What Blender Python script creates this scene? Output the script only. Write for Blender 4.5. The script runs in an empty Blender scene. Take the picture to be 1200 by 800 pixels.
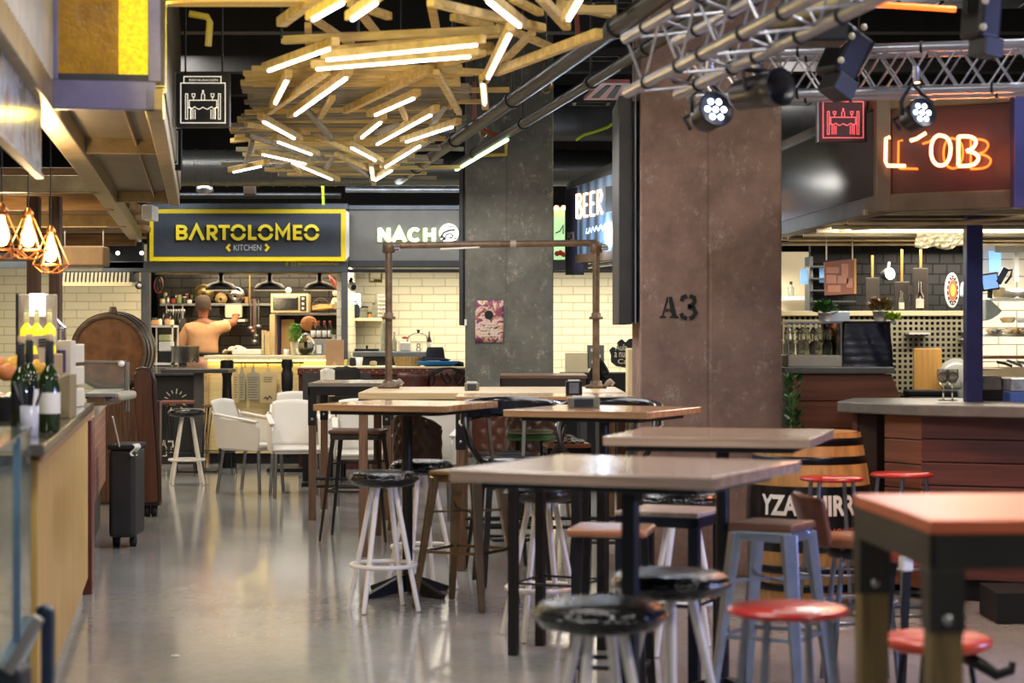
import bpy, math, random
from mathutils import Matrix, Vector, Euler
random.seed(7)
S = bpy.context.scene
COL = S.collection
PI = math.pi
F, H, CAM = 2400.0, 390.0, 1.5          # focal length in pixels, horizon row, eye height

def P(u, v, y):                          # a pixel and a distance give a point in the hall
    return Vector(((u-600)/F*y, y, CAM-(v-H)/F*y))
def smooth(pts,n=2):
    for _ in range(n):
        q=[pts[0]]
        for a,b in zip(pts,pts[1:]): q+=[(a[0]*.75+b[0]*.25,a[1]*.75+b[1]*.25),(a[0]*.25+b[0]*.75,a[1]*.25+b[1]*.75)]
        pts=q+[pts[-1]]
    return pts
def PX(u, y): return (u-600)/F*y
def PZ(v, y): return CAM-(v-H)/F*y

# ---------------------------------------------------------------- mesh builder
class MB:
    def __init__(s): s.v=[]; s.f=[]; s.m=[]; s.s=[]
    def add(s, vs, fs, smooth=False, m=0, M=None):
        o=len(s.v)
        for p in vs:
            p=Vector(p)
            s.v.append(M@p if M is not None else p)
        for f in fs: s.f.append([i+o for i in f]); s.m.append(m); s.s.append(smooth)
        return s
    def box(s, x0,x1,y0,y1,z0,z1, M=None, m=0):
        vs=[(x,y,z) for z in (z0,z1) for y in (y0,y1) for x in (x0,x1)]
        return s.add(vs,[(0,2,3,1),(4,5,7,6),(0,1,5,4),(2,6,7,3),(0,4,6,2),(1,3,7,5)],False,m,M)
    def cbox(s, cx,cy,cz,sx,sy,sz, M=None, m=0):
        return s.box(cx-sx/2,cx+sx/2,cy-sy/2,cy+sy/2,cz-sz/2,cz+sz/2,M,m)
    def bar(s, p, q, w, h, up=(0,0,1), m=0, taper=1.0):
        p=Vector(p); q=Vector(q); d=(q-p)
        if d.length<1e-6: return s
        d.normalize(); up=Vector(up)
        x=d.cross(up)
        if x.length<1e-4: x=d.cross(Vector((1,0,0)))
        x.normalize(); z=x.cross(d)
        vs=[]
        for c,k in ((p,1.0),(q,taper)):
            for a,b in ((-1,-1),(1,-1),(1,1),(-1,1)): vs.append(c+x*(a*w/2*k)+z*(b*h/2*k))
        return s.add(vs,[(0,1,2,3),(7,6,5,4),(0,4,5,1),(1,5,6,2),(2,6,7,3),(3,7,4,0)],False,m)
    def tube(s, pts, r, n=8, closed=False, m=0, caps=True, M=None):
        pts=[Vector(p) for p in pts]; k=len(pts)
        rs=r if isinstance(r,(list,tuple)) else [r]*k
        vs=[]; fs=[]; prev=None
        for i,p in enumerate(pts):
            a=pts[(i-1)%k] if (closed or i>0) else p
            b=pts[(i+1)%k] if (closed or i<k-1) else p
            d=(b-a)
            if d.length<1e-9: d=Vector((0,0,1))
            d.normalize()
            if prev is None:
                x=d.cross(Vector((0,0,1)))
                if x.length<1e-3: x=d.cross(Vector((1,0,0)))
            else: x=prev-d*prev.dot(d)
            if x.length<1e-6: x=d.orthogonal()
            x.normalize(); prev=x; y=d.cross(x)
            for j in range(n):
                t=2*PI*j/n; vs.append(p+x*(math.cos(t)*rs[i])+y*(math.sin(t)*rs[i]))
        for i in range(k if closed else k-1):
            for j in range(n):
                a=i*n+j; b=i*n+(j+1)%n; c=((i+1)%k)*n+(j+1)%n; d=((i+1)%k)*n+j
                fs.append((a,b,c,d))
        s.add(vs,fs,True,m,M)
        if caps and not closed:
            s.add(vs[:n],[tuple(range(n))[::-1]],False,m,M)
            s.add(vs[-n:],[tuple(range(n))],False,m,M)
        return s
    def lathe(s, prof, n=24, c=(0,0,0), M=None, m=0, smooth=True, sx=1, sy=1, caps=True):
        vs=[]; fs=[]; k=len(prof)
        for r,z in prof:
            for j in range(n):
                t=2*PI*j/n; vs.append((c[0]+r*sx*math.cos(t),c[1]+r*sy*math.sin(t),c[2]+z))
        for i in range(k-1):
            for j in range(n):
                fs.append((i*n+j,i*n+(j+1)%n,(i+1)*n+(j+1)%n,(i+1)*n+j))
        s.add(vs,fs,smooth,m,M)
        if caps:
            if prof[0][0]>1e-4: s.add(vs[:n],[tuple(range(n))[::-1]],False,m,M)
            if prof[-1][0]>1e-4: s.add(vs[-n:],[tuple(range(n))],False,m,M)
        return s
    def prism(s, poly, d0, d1, M=None, m=0):      # polygon in local xz, thickness along y
        n=len(poly)
        vs=[(x,d0,z) for x,z in poly]+[(x,d1,z) for x,z in poly]
        fs=[tuple(range(n)),tuple(range(2*n-1,n-1,-1))]+[(i,i+n,(i+1)%n+n,(i+1)%n) for i in range(n)]
        return s.add(vs,fs,False,m,M)
    def slab(s, poly, z0, z1, M=None, m=0):       # polygon in xy, thickness along z
        n=len(poly)
        vs=[(x,y,z0) for x,y in poly]+[(x,y,z1) for x,y in poly]
        fs=[tuple(range(n))[::-1],tuple(range(n,2*n))]+[(i,(i+1)%n,(i+1)%n+n,i+n) for i in range(n)]
        return s.add(vs,fs,False,m,M)
    def ribbon(s, pts, w, d0, d1, closed=False, M=None, m=0):   # flat stroke in local xz
        pts=[Vector((a,b)) for a,b in pts]; pts=[p for i,p in enumerate(pts) if i==0 or (p-pts[i-1]).length>1e-5]; k=len(pts); L=[]; R=[]
        for i,p in enumerate(pts):
            a=pts[(i-1)%k] if (closed or i>0) else None
            b=pts[(i+1)%k] if (closed or i<k-1) else None
            ds=[]
            if a is not None: ds.append((p-a).normalized())
            if b is not None: ds.append((b-p).normalized())
            ns=[Vector((-d.y,d.x)) for d in ds]
            nn=ns[0] if len(ns)==1 else (ns[0]+ns[1])
            if nn.length<1e-4: nn=ns[0]
            nn.normalize(); c=max(.45,nn.dot(ns[0]))
            L.append(p+nn*(w/2/c)); R.append(p-nn*(w/2/c))
        for i in range(k if closed else k-1):
            j=(i+1)%k
            s.prism([tuple(L[i]),tuple(R[i]),tuple(R[j]),tuple(L[j])],d0,d1,M,m)
        return s
    def ball(s, c, r, n=12, sz=1, sx=1, sy=1, M=None, m=0):
        k=max(4,n//2)
        prof=[(r*math.sin(PI*i/k),-r*sz*math.cos(PI*i/k)) for i in range(k+1)]
        return s.lathe(prof,n,c,M,m,True,sx,sy,False)
    def grid(s, fn, nu, nv, smooth=True, m=0, M=None, two=0.0):
        vs=[fn(i/nu,j/nv) for j in range(nv+1) for i in range(nu+1)]
        fs=[(j*(nu+1)+i,j*(nu+1)+i+1,(j+1)*(nu+1)+i+1,(j+1)*(nu+1)+i) for j in range(nv) for i in range(nu)]
        return s.add(vs,fs,smooth,m,M)
    def build(s, name, mat, parent=None, world=False, bevel=0, seg=2, sub=0, solid=0, recalc=True):
        me=bpy.data.meshes.new(name)
        vs=s.v; org=None
        if parent is None:
            xs=[p.x for p in vs]; ys=[p.y for p in vs]; zs=[p.z for p in vs]
            org=Vector(((min(xs)+max(xs))/2,(min(ys)+max(ys))/2,min(zs)))
            vs=[p-org for p in vs]
        elif world:
            iv=wm(parent).inverted(); vs=[iv@p for p in vs]
        me.from_pydata([tuple(p) for p in vs],[],s.f)
        for i,p in enumerate(me.polygons): p.use_smooth=s.s[i]; p.material_index=s.m[i]
        for mm in (mat if isinstance(mat,(list,tuple)) else [mat]): me.materials.append(mm)
        if recalc:
            import bmesh
            b=bmesh.new(); b.from_mesh(me); bmesh.ops.remove_doubles(b,verts=b.verts,dist=1e-6) if sub else None
            bmesh.ops.recalc_face_normals(b,faces=b.faces); b.to_mesh(me); b.free()
        me.update()
        o=bpy.data.objects.new(name,me); COL.objects.link(o)
        if org is not None: o.location=org
        if parent is not None: o.parent=parent
        if solid:
            md=o.modifiers.new('thickness','SOLIDIFY'); md.thickness=solid; md.offset=0
        if bevel:
            md=o.modifiers.new('edge','BEVEL'); md.width=bevel; md.segments=seg; md.limit_method='ANGLE'; md.angle_limit=.7
        if sub:
            md=o.modifiers.new('smooth','SUBSURF'); md.levels=sub; md.render_levels=sub
        return o

def wm(o):
    M=Matrix.LocRotScale(o.location,o.rotation_euler,o.scale)
    return wm(o.parent)@M if o.parent else M
def tag(o, label=None, cat=None, group=None, kind=None):
    if label: o['label']=label
    if cat: o['category']=cat
    if group: o['group']=group
    if kind: o['kind']=kind
    return o
def thing(name, label, cat, loc, rz=0, group=None):
    o=bpy.data.objects.new(name,None); COL.objects.link(o)
    o.location=loc; o.rotation_euler=(0,0,rz); o.empty_display_size=.1
    return tag(o,label,cat,group)
def copy_tree(o, loc=None, rz=None, label=None, parent=None):
    c=o.copy(); COL.objects.link(c)
    if parent is not None: c.parent=parent
    if loc is not None: c.location=loc
    if rz is not None: c.rotation_euler=(0,0,rz)
    if label: c['label']=label
    for ch in list(o.children): copy_tree(ch,parent=c)
    return c
def RZ(a, loc=(0,0,0)): return Matrix.Translation(Vector(loc))@Matrix.Rotation(a,4,'Z')
def text_geo(txt, off=0.0):
    cu=bpy.data.curves.new('t','FONT'); cu.body=txt; cu.offset=off; cu.resolution_u=3
    ob=bpy.data.objects.new('t',cu); COL.objects.link(ob)
    bpy.context.view_layer.update()
    dg=bpy.context.evaluated_depsgraph_get(); me=bpy.data.meshes.new_from_object(ob.evaluated_get(dg))
    vs=[(v.co.x,v.co.y) for v in me.vertices]; fs=[tuple(p.vertices) for p in me.polygons]
    bpy.data.objects.remove(ob); bpy.data.meshes.remove(me)
    x0=min(a for a,b in vs); x1=max(a for a,b in vs); y0=min(b for a,b in vs); y1=max(b for a,b in vs)
    return [((a-x0)/(x1-x0),(b-y0)/(y1-y0)) for a,b in vs], fs
def text_mb(txt, x0, x1, z0, z1, y, off=0.0, mb=None, fn=None, m=0, M=None):   # flat letters facing -y
    vs,fs=text_geo(txt,off); mb=mb or MB()
    f=fn or (lambda a,b:(x0+a*(x1-x0),y,z0+b*(z1-z0)))
    mb.add([f(a,b) for a,b in vs],fs,False,m,M); return mb
def arc(cx,cz,r,a0,a1,n=10,rz=None):
    rz=rz or r
    return [(cx+r*math.cos(math.radians(a0+(a1-a0)*i/n)),cz+rz*math.sin(math.radians(a0+(a1-a0)*i/n))) for i in range(n+1)]

# ---------------------------------------------------------------- materials
def lin(c):
    c=c/255.0
    return c/12.92 if c<=.04045 else ((c+.055)/1.055)**2.4
def rgb(t): return (lin(t[0]),lin(t[1]),lin(t[2]),1)
_m={}
def mat(name, c, rough=.5, metal=0.0, var=.12, scale=6.0, bump=0.0, kind='noise', c2=None, emis=None, estr=0, trans=0, ior=1.45, coat=0, stretch=None, alpha=1, bscale=None, spec=.5):
    if name in _m: return _m[name]
    m=bpy.data.materials.new(name); m.use_nodes=True; nt=m.node_tree; N=nt.nodes; L=nt.links
    b=N['Principled BSDF']
    b.inputs['Roughness'].default_value=rough; b.inputs['Metallic'].default_value=metal
    b.inputs['Specular IOR Level'].default_value=spec
    tc=N.new('ShaderNodeTexCoord'); mp=N.new('ShaderNodeMapping'); L.new(tc.outputs['Object'],mp.inputs[0])
    if stretch: mp.inputs['Scale'].default_value=stretch
    dark=tuple(max(0,x*(1-var)) for x in rgb(c)[:3])+(1,); lite=tuple(min(1,x*(1+var)) for x in rgb(c)[:3])+(1,)
    if c2: dark=rgb(c2)
    ra=N.new('ShaderNodeValToRGB')
    if kind=='brick':
        sp=N.new('ShaderNodeSeparateXYZ'); cb=N.new('ShaderNodeCombineXYZ'); L.new(mp.outputs[0],sp.inputs[0])
        ad=N.new('ShaderNodeMath'); ad.operation='ADD'; L.new(sp.outputs[0],ad.inputs[0]); L.new(sp.outputs[1],ad.inputs[1])
        L.new(ad.outputs[0],cb.inputs[0]); L.new(sp.outputs[2],cb.inputs[1])
        bt=N.new('ShaderNodeTexBrick'); L.new(cb.outputs[0],bt.inputs['Vector'])
        bt.inputs['Color1'].default_value=rgb(c); bt.inputs['Color2'].default_value=lite; bt.inputs['Mortar'].default_value=rgb(c2) if c2 else dark
        bt.inputs['Scale'].default_value=1; bt.inputs['Brick Width'].default_value=scale; bt.inputs['Row Height'].default_value=bscale
        bt.inputs['Mortar Size'].default_value=.006; bt.inputs['Mortar Smooth'].default_value=.6
        L.new(bt.outputs['Color'],b.inputs['Base Color'])
        bp=N.new('ShaderNodeBump'); bp.invert=True; bp.inputs['Strength'].default_value=bump; bp.inputs['Distance'].default_value=.012
        L.new(bt.outputs['Fac'],bp.inputs['Height']); L.new(bp.outputs[0],b.inputs['Normal'])
        _m[name]=m; return m
    if kind=='wood':
        nz=N.new('ShaderNodeTexNoise'); nz.inputs['Scale'].default_value=scale; nz.inputs['Detail'].default_value=6; nz.inputs['Distortion'].default_value=.6
        if not stretch: mp.inputs['Scale'].default_value=(.6,9,9)
        L.new(mp.outputs[0],nz.inputs['Vector']); fac=nz.outputs['Fac']
        ra.color_ramp.elements[0].position=.35; ra.color_ramp.elements[1].position=.65
    elif kind=='leather':
        nz=N.new('ShaderNodeTexVoronoi'); nz.inputs['Scale'].default_value=scale; L.new(mp.outputs[0],nz.inputs['Vector']); fac=nz.outputs['Distance']
    elif kind=='wave':
        nz=N.new('ShaderNodeTexWave'); nz.inputs['Scale'].default_value=scale; nz.inputs['Distortion'].default_value=.4; L.new(mp.outputs[0],nz.inputs['Vector']); fac=nz.outputs['Fac']
    else:
        nz=N.new('ShaderNodeTexNoise'); nz.inputs['Scale'].default_value=scale; nz.inputs['Detail'].default_value=8; nz.inputs['Roughness'].default_value=.65
        L.new(mp.outputs[0],nz.inputs['Vector']); fac=nz.outputs['Fac']
        ra.color_ramp.elements[0].position=.3; ra.color_ramp.elements[1].position=.7
    ra.color_ramp.elements[0].color=dark; ra.color_ramp.elements[1].color=lite
    L.new(fac,ra.inputs[0]); L.new(ra.outputs[0],b.inputs['Base Color'])
    if bump:
        bp=N.new('ShaderNodeBump'); bp.inputs['Strength'].default_value=bump; bp.inputs['Distance'].default_value=.01
        L.new(fac,bp.inputs['Height']); L.new(bp.outputs[0],b.inputs['Normal'])
    if emis:
        b.inputs['Emission Color'].default_value=rgb(emis); b.inputs['Emission Strength'].default_value=estr
    if trans: b.inputs['Transmission Weight'].default_value=trans; b.inputs['IOR'].default_value=ior
    if coat: b.inputs['Coat Weight'].default_value=coat; b.inputs['Coat Roughness'].default_value=.1
    if alpha<1: b.inputs['Alpha'].default_value=alpha
    _m[name]=m; return m

black=mat('black_steel',(22,22,24),.42,.3,.25,9)
blackm=mat('black_matte',(16,16,17),.75,0,.3,5)
steel=mat('brushed_steel',(150,150,150),.32,.9,.15,14)
chrome=mat('chrome',(205,205,205),.12,1,.05,4)
alum=mat('truss_aluminium',(170,172,182),.3,.9,.12,10)
grey=mat('grey_painted_steel',(92,92,94),.45,.5,.18,7)
dgrey=mat('dark_grey_steel',(58,58,60),.5,.4,.2,7)
rust=mat('rusty_scaffold_pipe',(118,98,80),.55,.55,.35,14,.2)
wtop=mat('oiled_oak_tabletop',(180,140,98),.24,0,.25,3,.03,'wood',coat=.6)
wtopd=mat('worn_walnut_tabletop',(180,152,130),.25,0,.25,3,.03,'wood',coat=.6)
wedge=mat('ply_edge',(150,112,70),.5,0,.25,5,.05,'wood')
pine=mat('pine_batten',(216,184,112),.55,0,.22,2,.06,'wood')
pineg=mat('weathered_batten',(150,140,118),.6,0,.25,2,.06,'wood')
brownleg=mat('rough_brown_timber',(106,76,54),.6,0,.3,6,.15,'wood',stretch=(9,9,.7))
planksred=mat('stained_red_planks',(92,52,46),.5,0,.3,2.5,.1,'wood',stretch=(.5,.5,9))
planksor=mat('stained_orange_planks',(128,78,54),.5,0,.28,2.5,.1,'wood',stretch=(.5,.5,9))
stone=mat('grey_stone_slab',(104,104,98),.4,0,.2,12,.05)
wpaint=mat('cream_painted_tube',(230,224,214),.4,0,.05,9)
wplastic=mat('white_resin',(214,208,198),.5,0,.04,5)
bleather=mat('black_basket_leather',(9,9,11),.24,0,.4,60,.28,'leather',spec=.4)
brleather=mat('brown_quilted_leather',(84,44,30),.35,0,.25,10,.15,'leather')
trunk=mat('oxblood_leather',(74,32,24),.42,0,.3,20,.2,'leather')
redseat=mat('red_lacquer',(176,38,32),.3,0,.12,8,coat=.3)
bronze=mat('bronze_lacquered_metal',(128,108,78),.2,.95,.2,8)
bluesteel=mat('blue_grey_steel',(66,78,112),.4,.5,.2,8)
galv=mat('galvanised_metal',(132,138,148),.32,.8,.25,10)
navy=mat('navy_paint',(38,44,104),.4,.1,.15,6)
white=mat('white_enamel',(225,222,215),.4,0,.05,5)
cream=mat('cream_wall_paint',(232,214,168),.6,0,.05,4)
glass=mat('clear_glass',(235,240,238),.03,0,0,4,trans=1,ior=1.2)
gglass=mat('green_bottle_glass',(30,48,14),.06,0,.1,4,coat=.5)
paper=mat('paper',(225,220,208),.7,0,.05,7)
leafm=mat('plant_leaf',(104,158,44),.5,0,.35,14)
leafd=mat('dark_leaf',(44,92,34),.5,0,.35,14)
wpot=mat('white_pot',(228,226,220),.4,0,.04,6)
kraft=mat('brown_paper',(158,122,88),.7,0,.12,6)
board=mat('bamboo_board',(206,152,78),.5,0,.15,2,.03,'wood',stretch=(9,9,.7))
tubeL=mat('led_tube',(255,255,255),.5,emis=(236,240,255),estr=6)
warmL=mat('warm_bulb',(255,220,160),.4,emis=(255,196,110),estr=16)
redneon=mat('orange_neon',(255,120,50),.4,emis=(255,150,96),estr=5)
whiteL=mat('lit_white',(255,255,255),.4,emis=(238,246,255),estr=5)
coolL=mat('cool_led_lens',(230,240,255),.3,emis=(215,226,255),estr=5)
yellow=mat('yellow_vinyl',(240,212,20),.4,0,.05,5)
# ---------------------------------------------------------------- camera
cam=bpy.data.cameras.new('camera'); co=bpy.data.objects.new('camera',cam); COL.objects.link(co)
co.location=(0,0,CAM); co.rotation_euler=(PI/2,0,0)
cam.sensor_width=36; cam.lens=72; cam.shift_y=-10/1200; cam.clip_start=.1; cam.clip_end=200
cam.dof.use_dof=True; cam.dof.focus_distance=17; cam.dof.aperture_fstop=3.2; cam.dof.aperture_blades=9
S.camera=co
# ---------------------------------------------------------------- setting
def struct(name, mb, m, **k): 
    o=mb.build(name,m,None,**k); o['kind']='structure'; return o
fl=bpy.data.materials.new('polished_concrete_floor'); fl.use_nodes=True
nt=fl.node_tree; N=nt.nodes; L=nt.links; b=N['Principled BSDF']
tc=N.new('ShaderNodeTexCoord'); b.inputs['Specular IOR Level'].default_value=.75; n1=N.new('ShaderNodeTexNoise'); n1.inputs['Scale'].default_value=1.3; n1.inputs['Detail'].default_value=10; n1.inputs['Roughness'].default_value=.7
n2=N.new('ShaderNodeTexNoise'); n2.inputs['Scale'].default_value=22; n2.inputs['Detail'].default_value=8
L.new(tc.outputs['Object'],n1.inputs[0]); L.new(tc.outputs['Object'],n2.inputs[0])
r1=N.new('ShaderNodeValToRGB'); r1.color_ramp.elements[0].position=.3; r1.color_ramp.elements[1].position=.7
r1.color_ramp.elements[0].color=rgb((146,145,141)); r1.color_ramp.elements[1].color=rgb((166,165,161))
r2=N.new('ShaderNodeValToRGB'); r2.color_ramp.elements[0].position=.35; r2.color_ramp.elements[1].position=.6
r2.color_ramp.elements[0].color=rgb((222,220,217)); r2.color_ramp.elements[1].color=(1,1,1,1)
mx=N.new('ShaderNodeMixRGB'); mx.blend_type='MULTIPLY'; mx.inputs[0].default_value=.4
L.new(n1.outputs[0],r1.inputs[0]); L.new(n2.outputs[0],r2.inputs[0]); L.new(r1.outputs[0],mx.inputs[1]); L.new(r2.outputs[0],mx.inputs[2]); L.new(mx.outputs[0],b.inputs['Base Color'])
rr=N.new('ShaderNodeMapRange'); rr.inputs[3].default_value=.05; rr.inputs[4].default_value=.17; L.new(n1.outputs[0],rr.inputs[0]); L.new(rr.outputs[0],b.inputs['Roughness'])
bp=N.new('ShaderNodeBump'); bp.inputs['Strength'].default_value=.05; bp.inputs['Distance'].default_value=.01; L.new(n2.outputs[0],bp.inputs['Height']); L.new(bp.outputs[0],b.inputs['Normal'])
struct('floor',MB().box(-8,8,-2,30,-.1,0),fl)
ceilm=mat('black_ceiling',(20,20,20),.8,0,.4,3,.3)
struct('ceiling',MB().box(-8,8,-2,30,4.7,4.8),ceilm)
dwall=mat('dark_wall',(34,32,30),.8,0,.3,2)
struct('wall_left',MB().box(-8,-7.9,-2,30,0,4.7),dwall)
struct('wall_right',MB().box(7.9,8,-2,30,0,4.7),dwall)
wbrick=mat('cream_metro_brick',(228,220,190),.35,0,.05,.30,.6,'brick',c2=(190,178,146),bscale=.105)
kbrick=mat('dark_metro_brick',(52,48,42),.22,0,.35,.25,.8,'brick',c2=(20,18,16),bscale=.122)
tbrick=mat('slate_tile',(17,17,18),.5,0,.6,.105,1,'brick',c2=(4,4,5),bscale=.078,spec=.25)
struct('wall_back',MB().box(-8,8,27.2,27.3,0,4.7),mat('upper_black_wall',(24,24,25),.8,0,.3,3))
struct('wall_nacho',MB().box(-2.12,4.2,26.4,26.5,0,2.35),wbrick)
struct('wall_kitchen',MB().box(-4.5,-2.0,26.0,26.1,0,2.5),kbrick)
struct('wall_left_stall',MB().box(-7.9,-4.5,25.4,25.5,0,2.6),wbrick)
struct('wall_kitchen_side',MB().box(-2.05,-1.99,23.95,26.1,0,2.5),wbrick)
# concrete columns
def concrete(name,c,c2):
    m=bpy.data.materials.new(name); m.use_nodes=True; nt=m.node_tree; N=nt.nodes; L=nt.links; b=N['Principled BSDF']; b.inputs['Roughness'].default_value=.72
    tc=N.new('ShaderNodeTexCoord')
    a=N.new('ShaderNodeTexNoise'); a.inputs['Scale'].default_value=2.2; a.inputs['Detail'].default_value=12; a.inputs['Roughness'].default_value=.72; L.new(tc.outputs['Object'],a.inputs[0])
    r=N.new('ShaderNodeValToRGB'); r.color_ramp.elements[0].position=.35; r.color_ramp.elements[1].position=.66; r.color_ramp.elements[0].color=rgb(c2); r.color_ramp.elements[1].color=rgb(c); L.new(a.outputs[0],r.inputs[0])
    mpp=N.new('ShaderNodeMapping'); mpp.inputs['Scale'].default_value=(2.6,2.6,1.9); L.new(tc.outputs['Object'],mpp.inputs[0])
    d=N.new('ShaderNodeTexNoise'); d.inputs['Scale'].default_value=3.4; d.inputs['Detail'].default_value=14; d.inputs['Roughness'].default_value=.8; L.new(mpp.outputs[0],d.inputs[0])
    q=N.new('ShaderNodeValToRGB'); q.color_ramp.elements[0].position=.55; q.color_ramp.elements[1].position=.66; q.color_ramp.elements[0].color=(0,0,0,1); q.color_ramp.elements[1].color=(.55,.55,.55,1); L.new(d.outputs[0],q.inputs[0])
    x=N.new('ShaderNodeMixRGB'); L.new(q.outputs[0],x.inputs[0]); L.new(r.outputs[0],x.inputs[1]); x.inputs[2].default_value=rgb((190,178,166)); L.new(x.outputs[0],b.inputs['Base Color'])
    bb=N.new('ShaderNodeBump'); bb.inputs['Strength'].default_value=.5; bb.inputs['Distance'].default_value=.012; L.new(d.outputs[0],bb.inputs['Height']); L.new(bb.outputs[0],b.inputs['Normal'])
    return m
conA=concrete('warm_worn_concrete',(148,120,108),(106,84,76)); conB=concrete('grey_worn_concrete',(112,110,100),(80,78,70))
pa=MB(); pa.box(.79,1.21,12.6,13.47,0,4.7); pa.box(1.216,1.66,12.6,13.47,0,4.7); pa.box(.8,1.65,12.606,13.46,0,4.7)
struct('pillar_near',pa,conA,bevel=.012)
pb=MB(); pb.box(-.465,-.055,20.3,21.17,0,4.7); pb.box(-.05,.41,20.3,21.17,0,4.7); pb.box(-.46,.4,20.306,21.16,0,4.7)
struct('pillar_far',pb,conB,bevel=.012)
# stencilled letters A3 on the column
yk=12.598
tg=thing('stencilled_number','black stencilled A3 painted on the big brown concrete column','number',P(795,374,yk))
A=[(773,372),(787,372),(787,370.5),(783.8,369),(785,364.8),(789,364.8)]
mb=MB()
def sp(poly): mb.prism([(PX(u,yk),PZ(v,yk)) for u,v in poly],yk-.003,yk)
sp([(773,372.5),(780,372.5),(780,370.5),(777.4,370),(783,351.5),(783,347.5),(781.6,347.5),(775.4,370),(773,370.7)])
sp([(784,347.5),(787.5,347.5),(793.2,370.2),(795.5,370.7),(795.5,372.5),(784.6,372.5),(784.6,370.7),(787.4,370),(786,365),(784,365),(784,361.8),(785.3,361.8),(784,354)])
sp([(779.8,365),(783,365),(783,361.8),(780.6,361.8)])
mb.ribbon([(PX(u,yk),PZ(v,yk)) for u,v in [(798.5,353),(800,348.5),(805,346.6)]],.026,yk-.003,yk)
mb.ribbon([(PX(u,yk),PZ(v,yk)) for u,v in [(808,346.6),(813,348.6),(814,353),(811.5,357.5),(806,358.6)]],.026,yk-.003,yk)
mb.ribbon([(PX(u,yk),PZ(v,yk)) for u,v in [(806,359.5),(813,361.5),(815,366.5),(812,371.5),(808,373.2)]],.026,yk-.003,yk)
mb.ribbon([(PX(u,yk),PZ(v,yk)) for u,v in [(805,373.2),(800,371.5),(798,367)]],.026,yk-.003,yk)
mb.build('letters',blackm,tg,world=True)
# dark hanging sign boxes seen edge on, beside the columns
t=thing('edge_on_sign_box','tall dark sign box hung edge on beside the brown column','sign',(.72,12.9,PZ(380,12.7)))
MB().box(PX(725,12.7),PX(741,12.7),12.7,13.5,PZ(380,12.7),PZ(112,12.7)).build('box',dgrey,t,True,bevel=.006)
MB().box(PX(741.5,12.7),PX(747.5,12.7),12.72,13.4,PZ(378,12.7),PZ(118,12.7)).build('frame',black,t,True)
MB().box(PX(744,12.65),PX(745.4,12.65),12.65,12.72,PZ(379,12.7),PZ(40,12.7)).build('rail',chrome,t,True)
t=thing('edge_on_sign_box','tall slim dark sign box hung edge on beside the grey column with the poster','sign',(-.5,20.4,PZ(380,20.3)))
MB().box(PX(538,20.35),PX(543,20.35),20.35,21.1,PZ(381,20.35),PZ(185,20.35)).build('box',dgrey,t,True,bevel=.006)
MB().box(PX(543.3,20.3),PX(545.2,20.3),20.36,21.0,PZ(374,20.35),PZ(185,20.35)).build('frame',black,t,True)
MB().box(PX(544.4,20.27),PX(547,20.27),20.24,20.3,PZ(381,20.3),PZ(374,20.3)).build('end_cap',white,t,True)
o=MB().box(PX(735,13.75),PX(751,13.75),13.75,13.95,0,PZ(408,13.75)).build('cream_post',cream,bevel=.01); tag(o,'square cream post standing tight beside the brown column','post')
# poster on the far column
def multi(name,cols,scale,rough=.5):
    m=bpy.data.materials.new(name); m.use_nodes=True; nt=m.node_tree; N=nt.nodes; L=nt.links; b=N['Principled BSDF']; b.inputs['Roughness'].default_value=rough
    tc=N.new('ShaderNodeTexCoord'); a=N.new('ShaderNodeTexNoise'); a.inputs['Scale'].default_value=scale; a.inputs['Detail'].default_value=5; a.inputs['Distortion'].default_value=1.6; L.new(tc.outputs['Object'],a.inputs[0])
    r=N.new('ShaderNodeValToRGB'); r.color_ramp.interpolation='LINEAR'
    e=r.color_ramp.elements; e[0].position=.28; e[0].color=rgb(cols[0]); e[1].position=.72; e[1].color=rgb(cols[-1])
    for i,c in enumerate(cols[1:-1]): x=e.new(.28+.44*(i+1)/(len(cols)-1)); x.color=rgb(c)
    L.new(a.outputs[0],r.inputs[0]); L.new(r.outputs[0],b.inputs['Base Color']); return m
t=thing('concert_poster','colourful swirling poster with curled corners taped to the grey column','poster',P(573,401,20.29))
yy=20.29
MB().grid(lambda a,b:(PX(557+33*a,yy),yy-.004-.02*max(0,abs(a-.5)*2-.75)*(1-b),PZ(401-49*b,yy)),8,8).build('sheet',multi('poster_swirl',[(40,20,60),(190,140,90),(222,200,190),(150,60,40),(90,50,120),(230,190,80)],9),t,True,solid=.001)
mb=MB(); mb.lathe([(0,0),(.045,0),(.045,.003)],16,M=Matrix.Translation((PX(573,yy),yy-.006,PZ(369,yy)))@Matrix.Rotation(PI/2,4,'X'))
mb.build('dark_roundel',blackm,t,True)
mb=MB()
for a,b_,v in ((566,582,379.5),(568,580,382.5),(563,584,386),(570,579,389),(561,586,393)):
    mb.ribbon([(PX(a+k*(b_-a)/6,yy),PZ(v+(.5 if k%2 else -.5),yy)) for k in range(7)],.008,yy-.012,yy-.008)
mb.build('small_print',paper,t,True)
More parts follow.
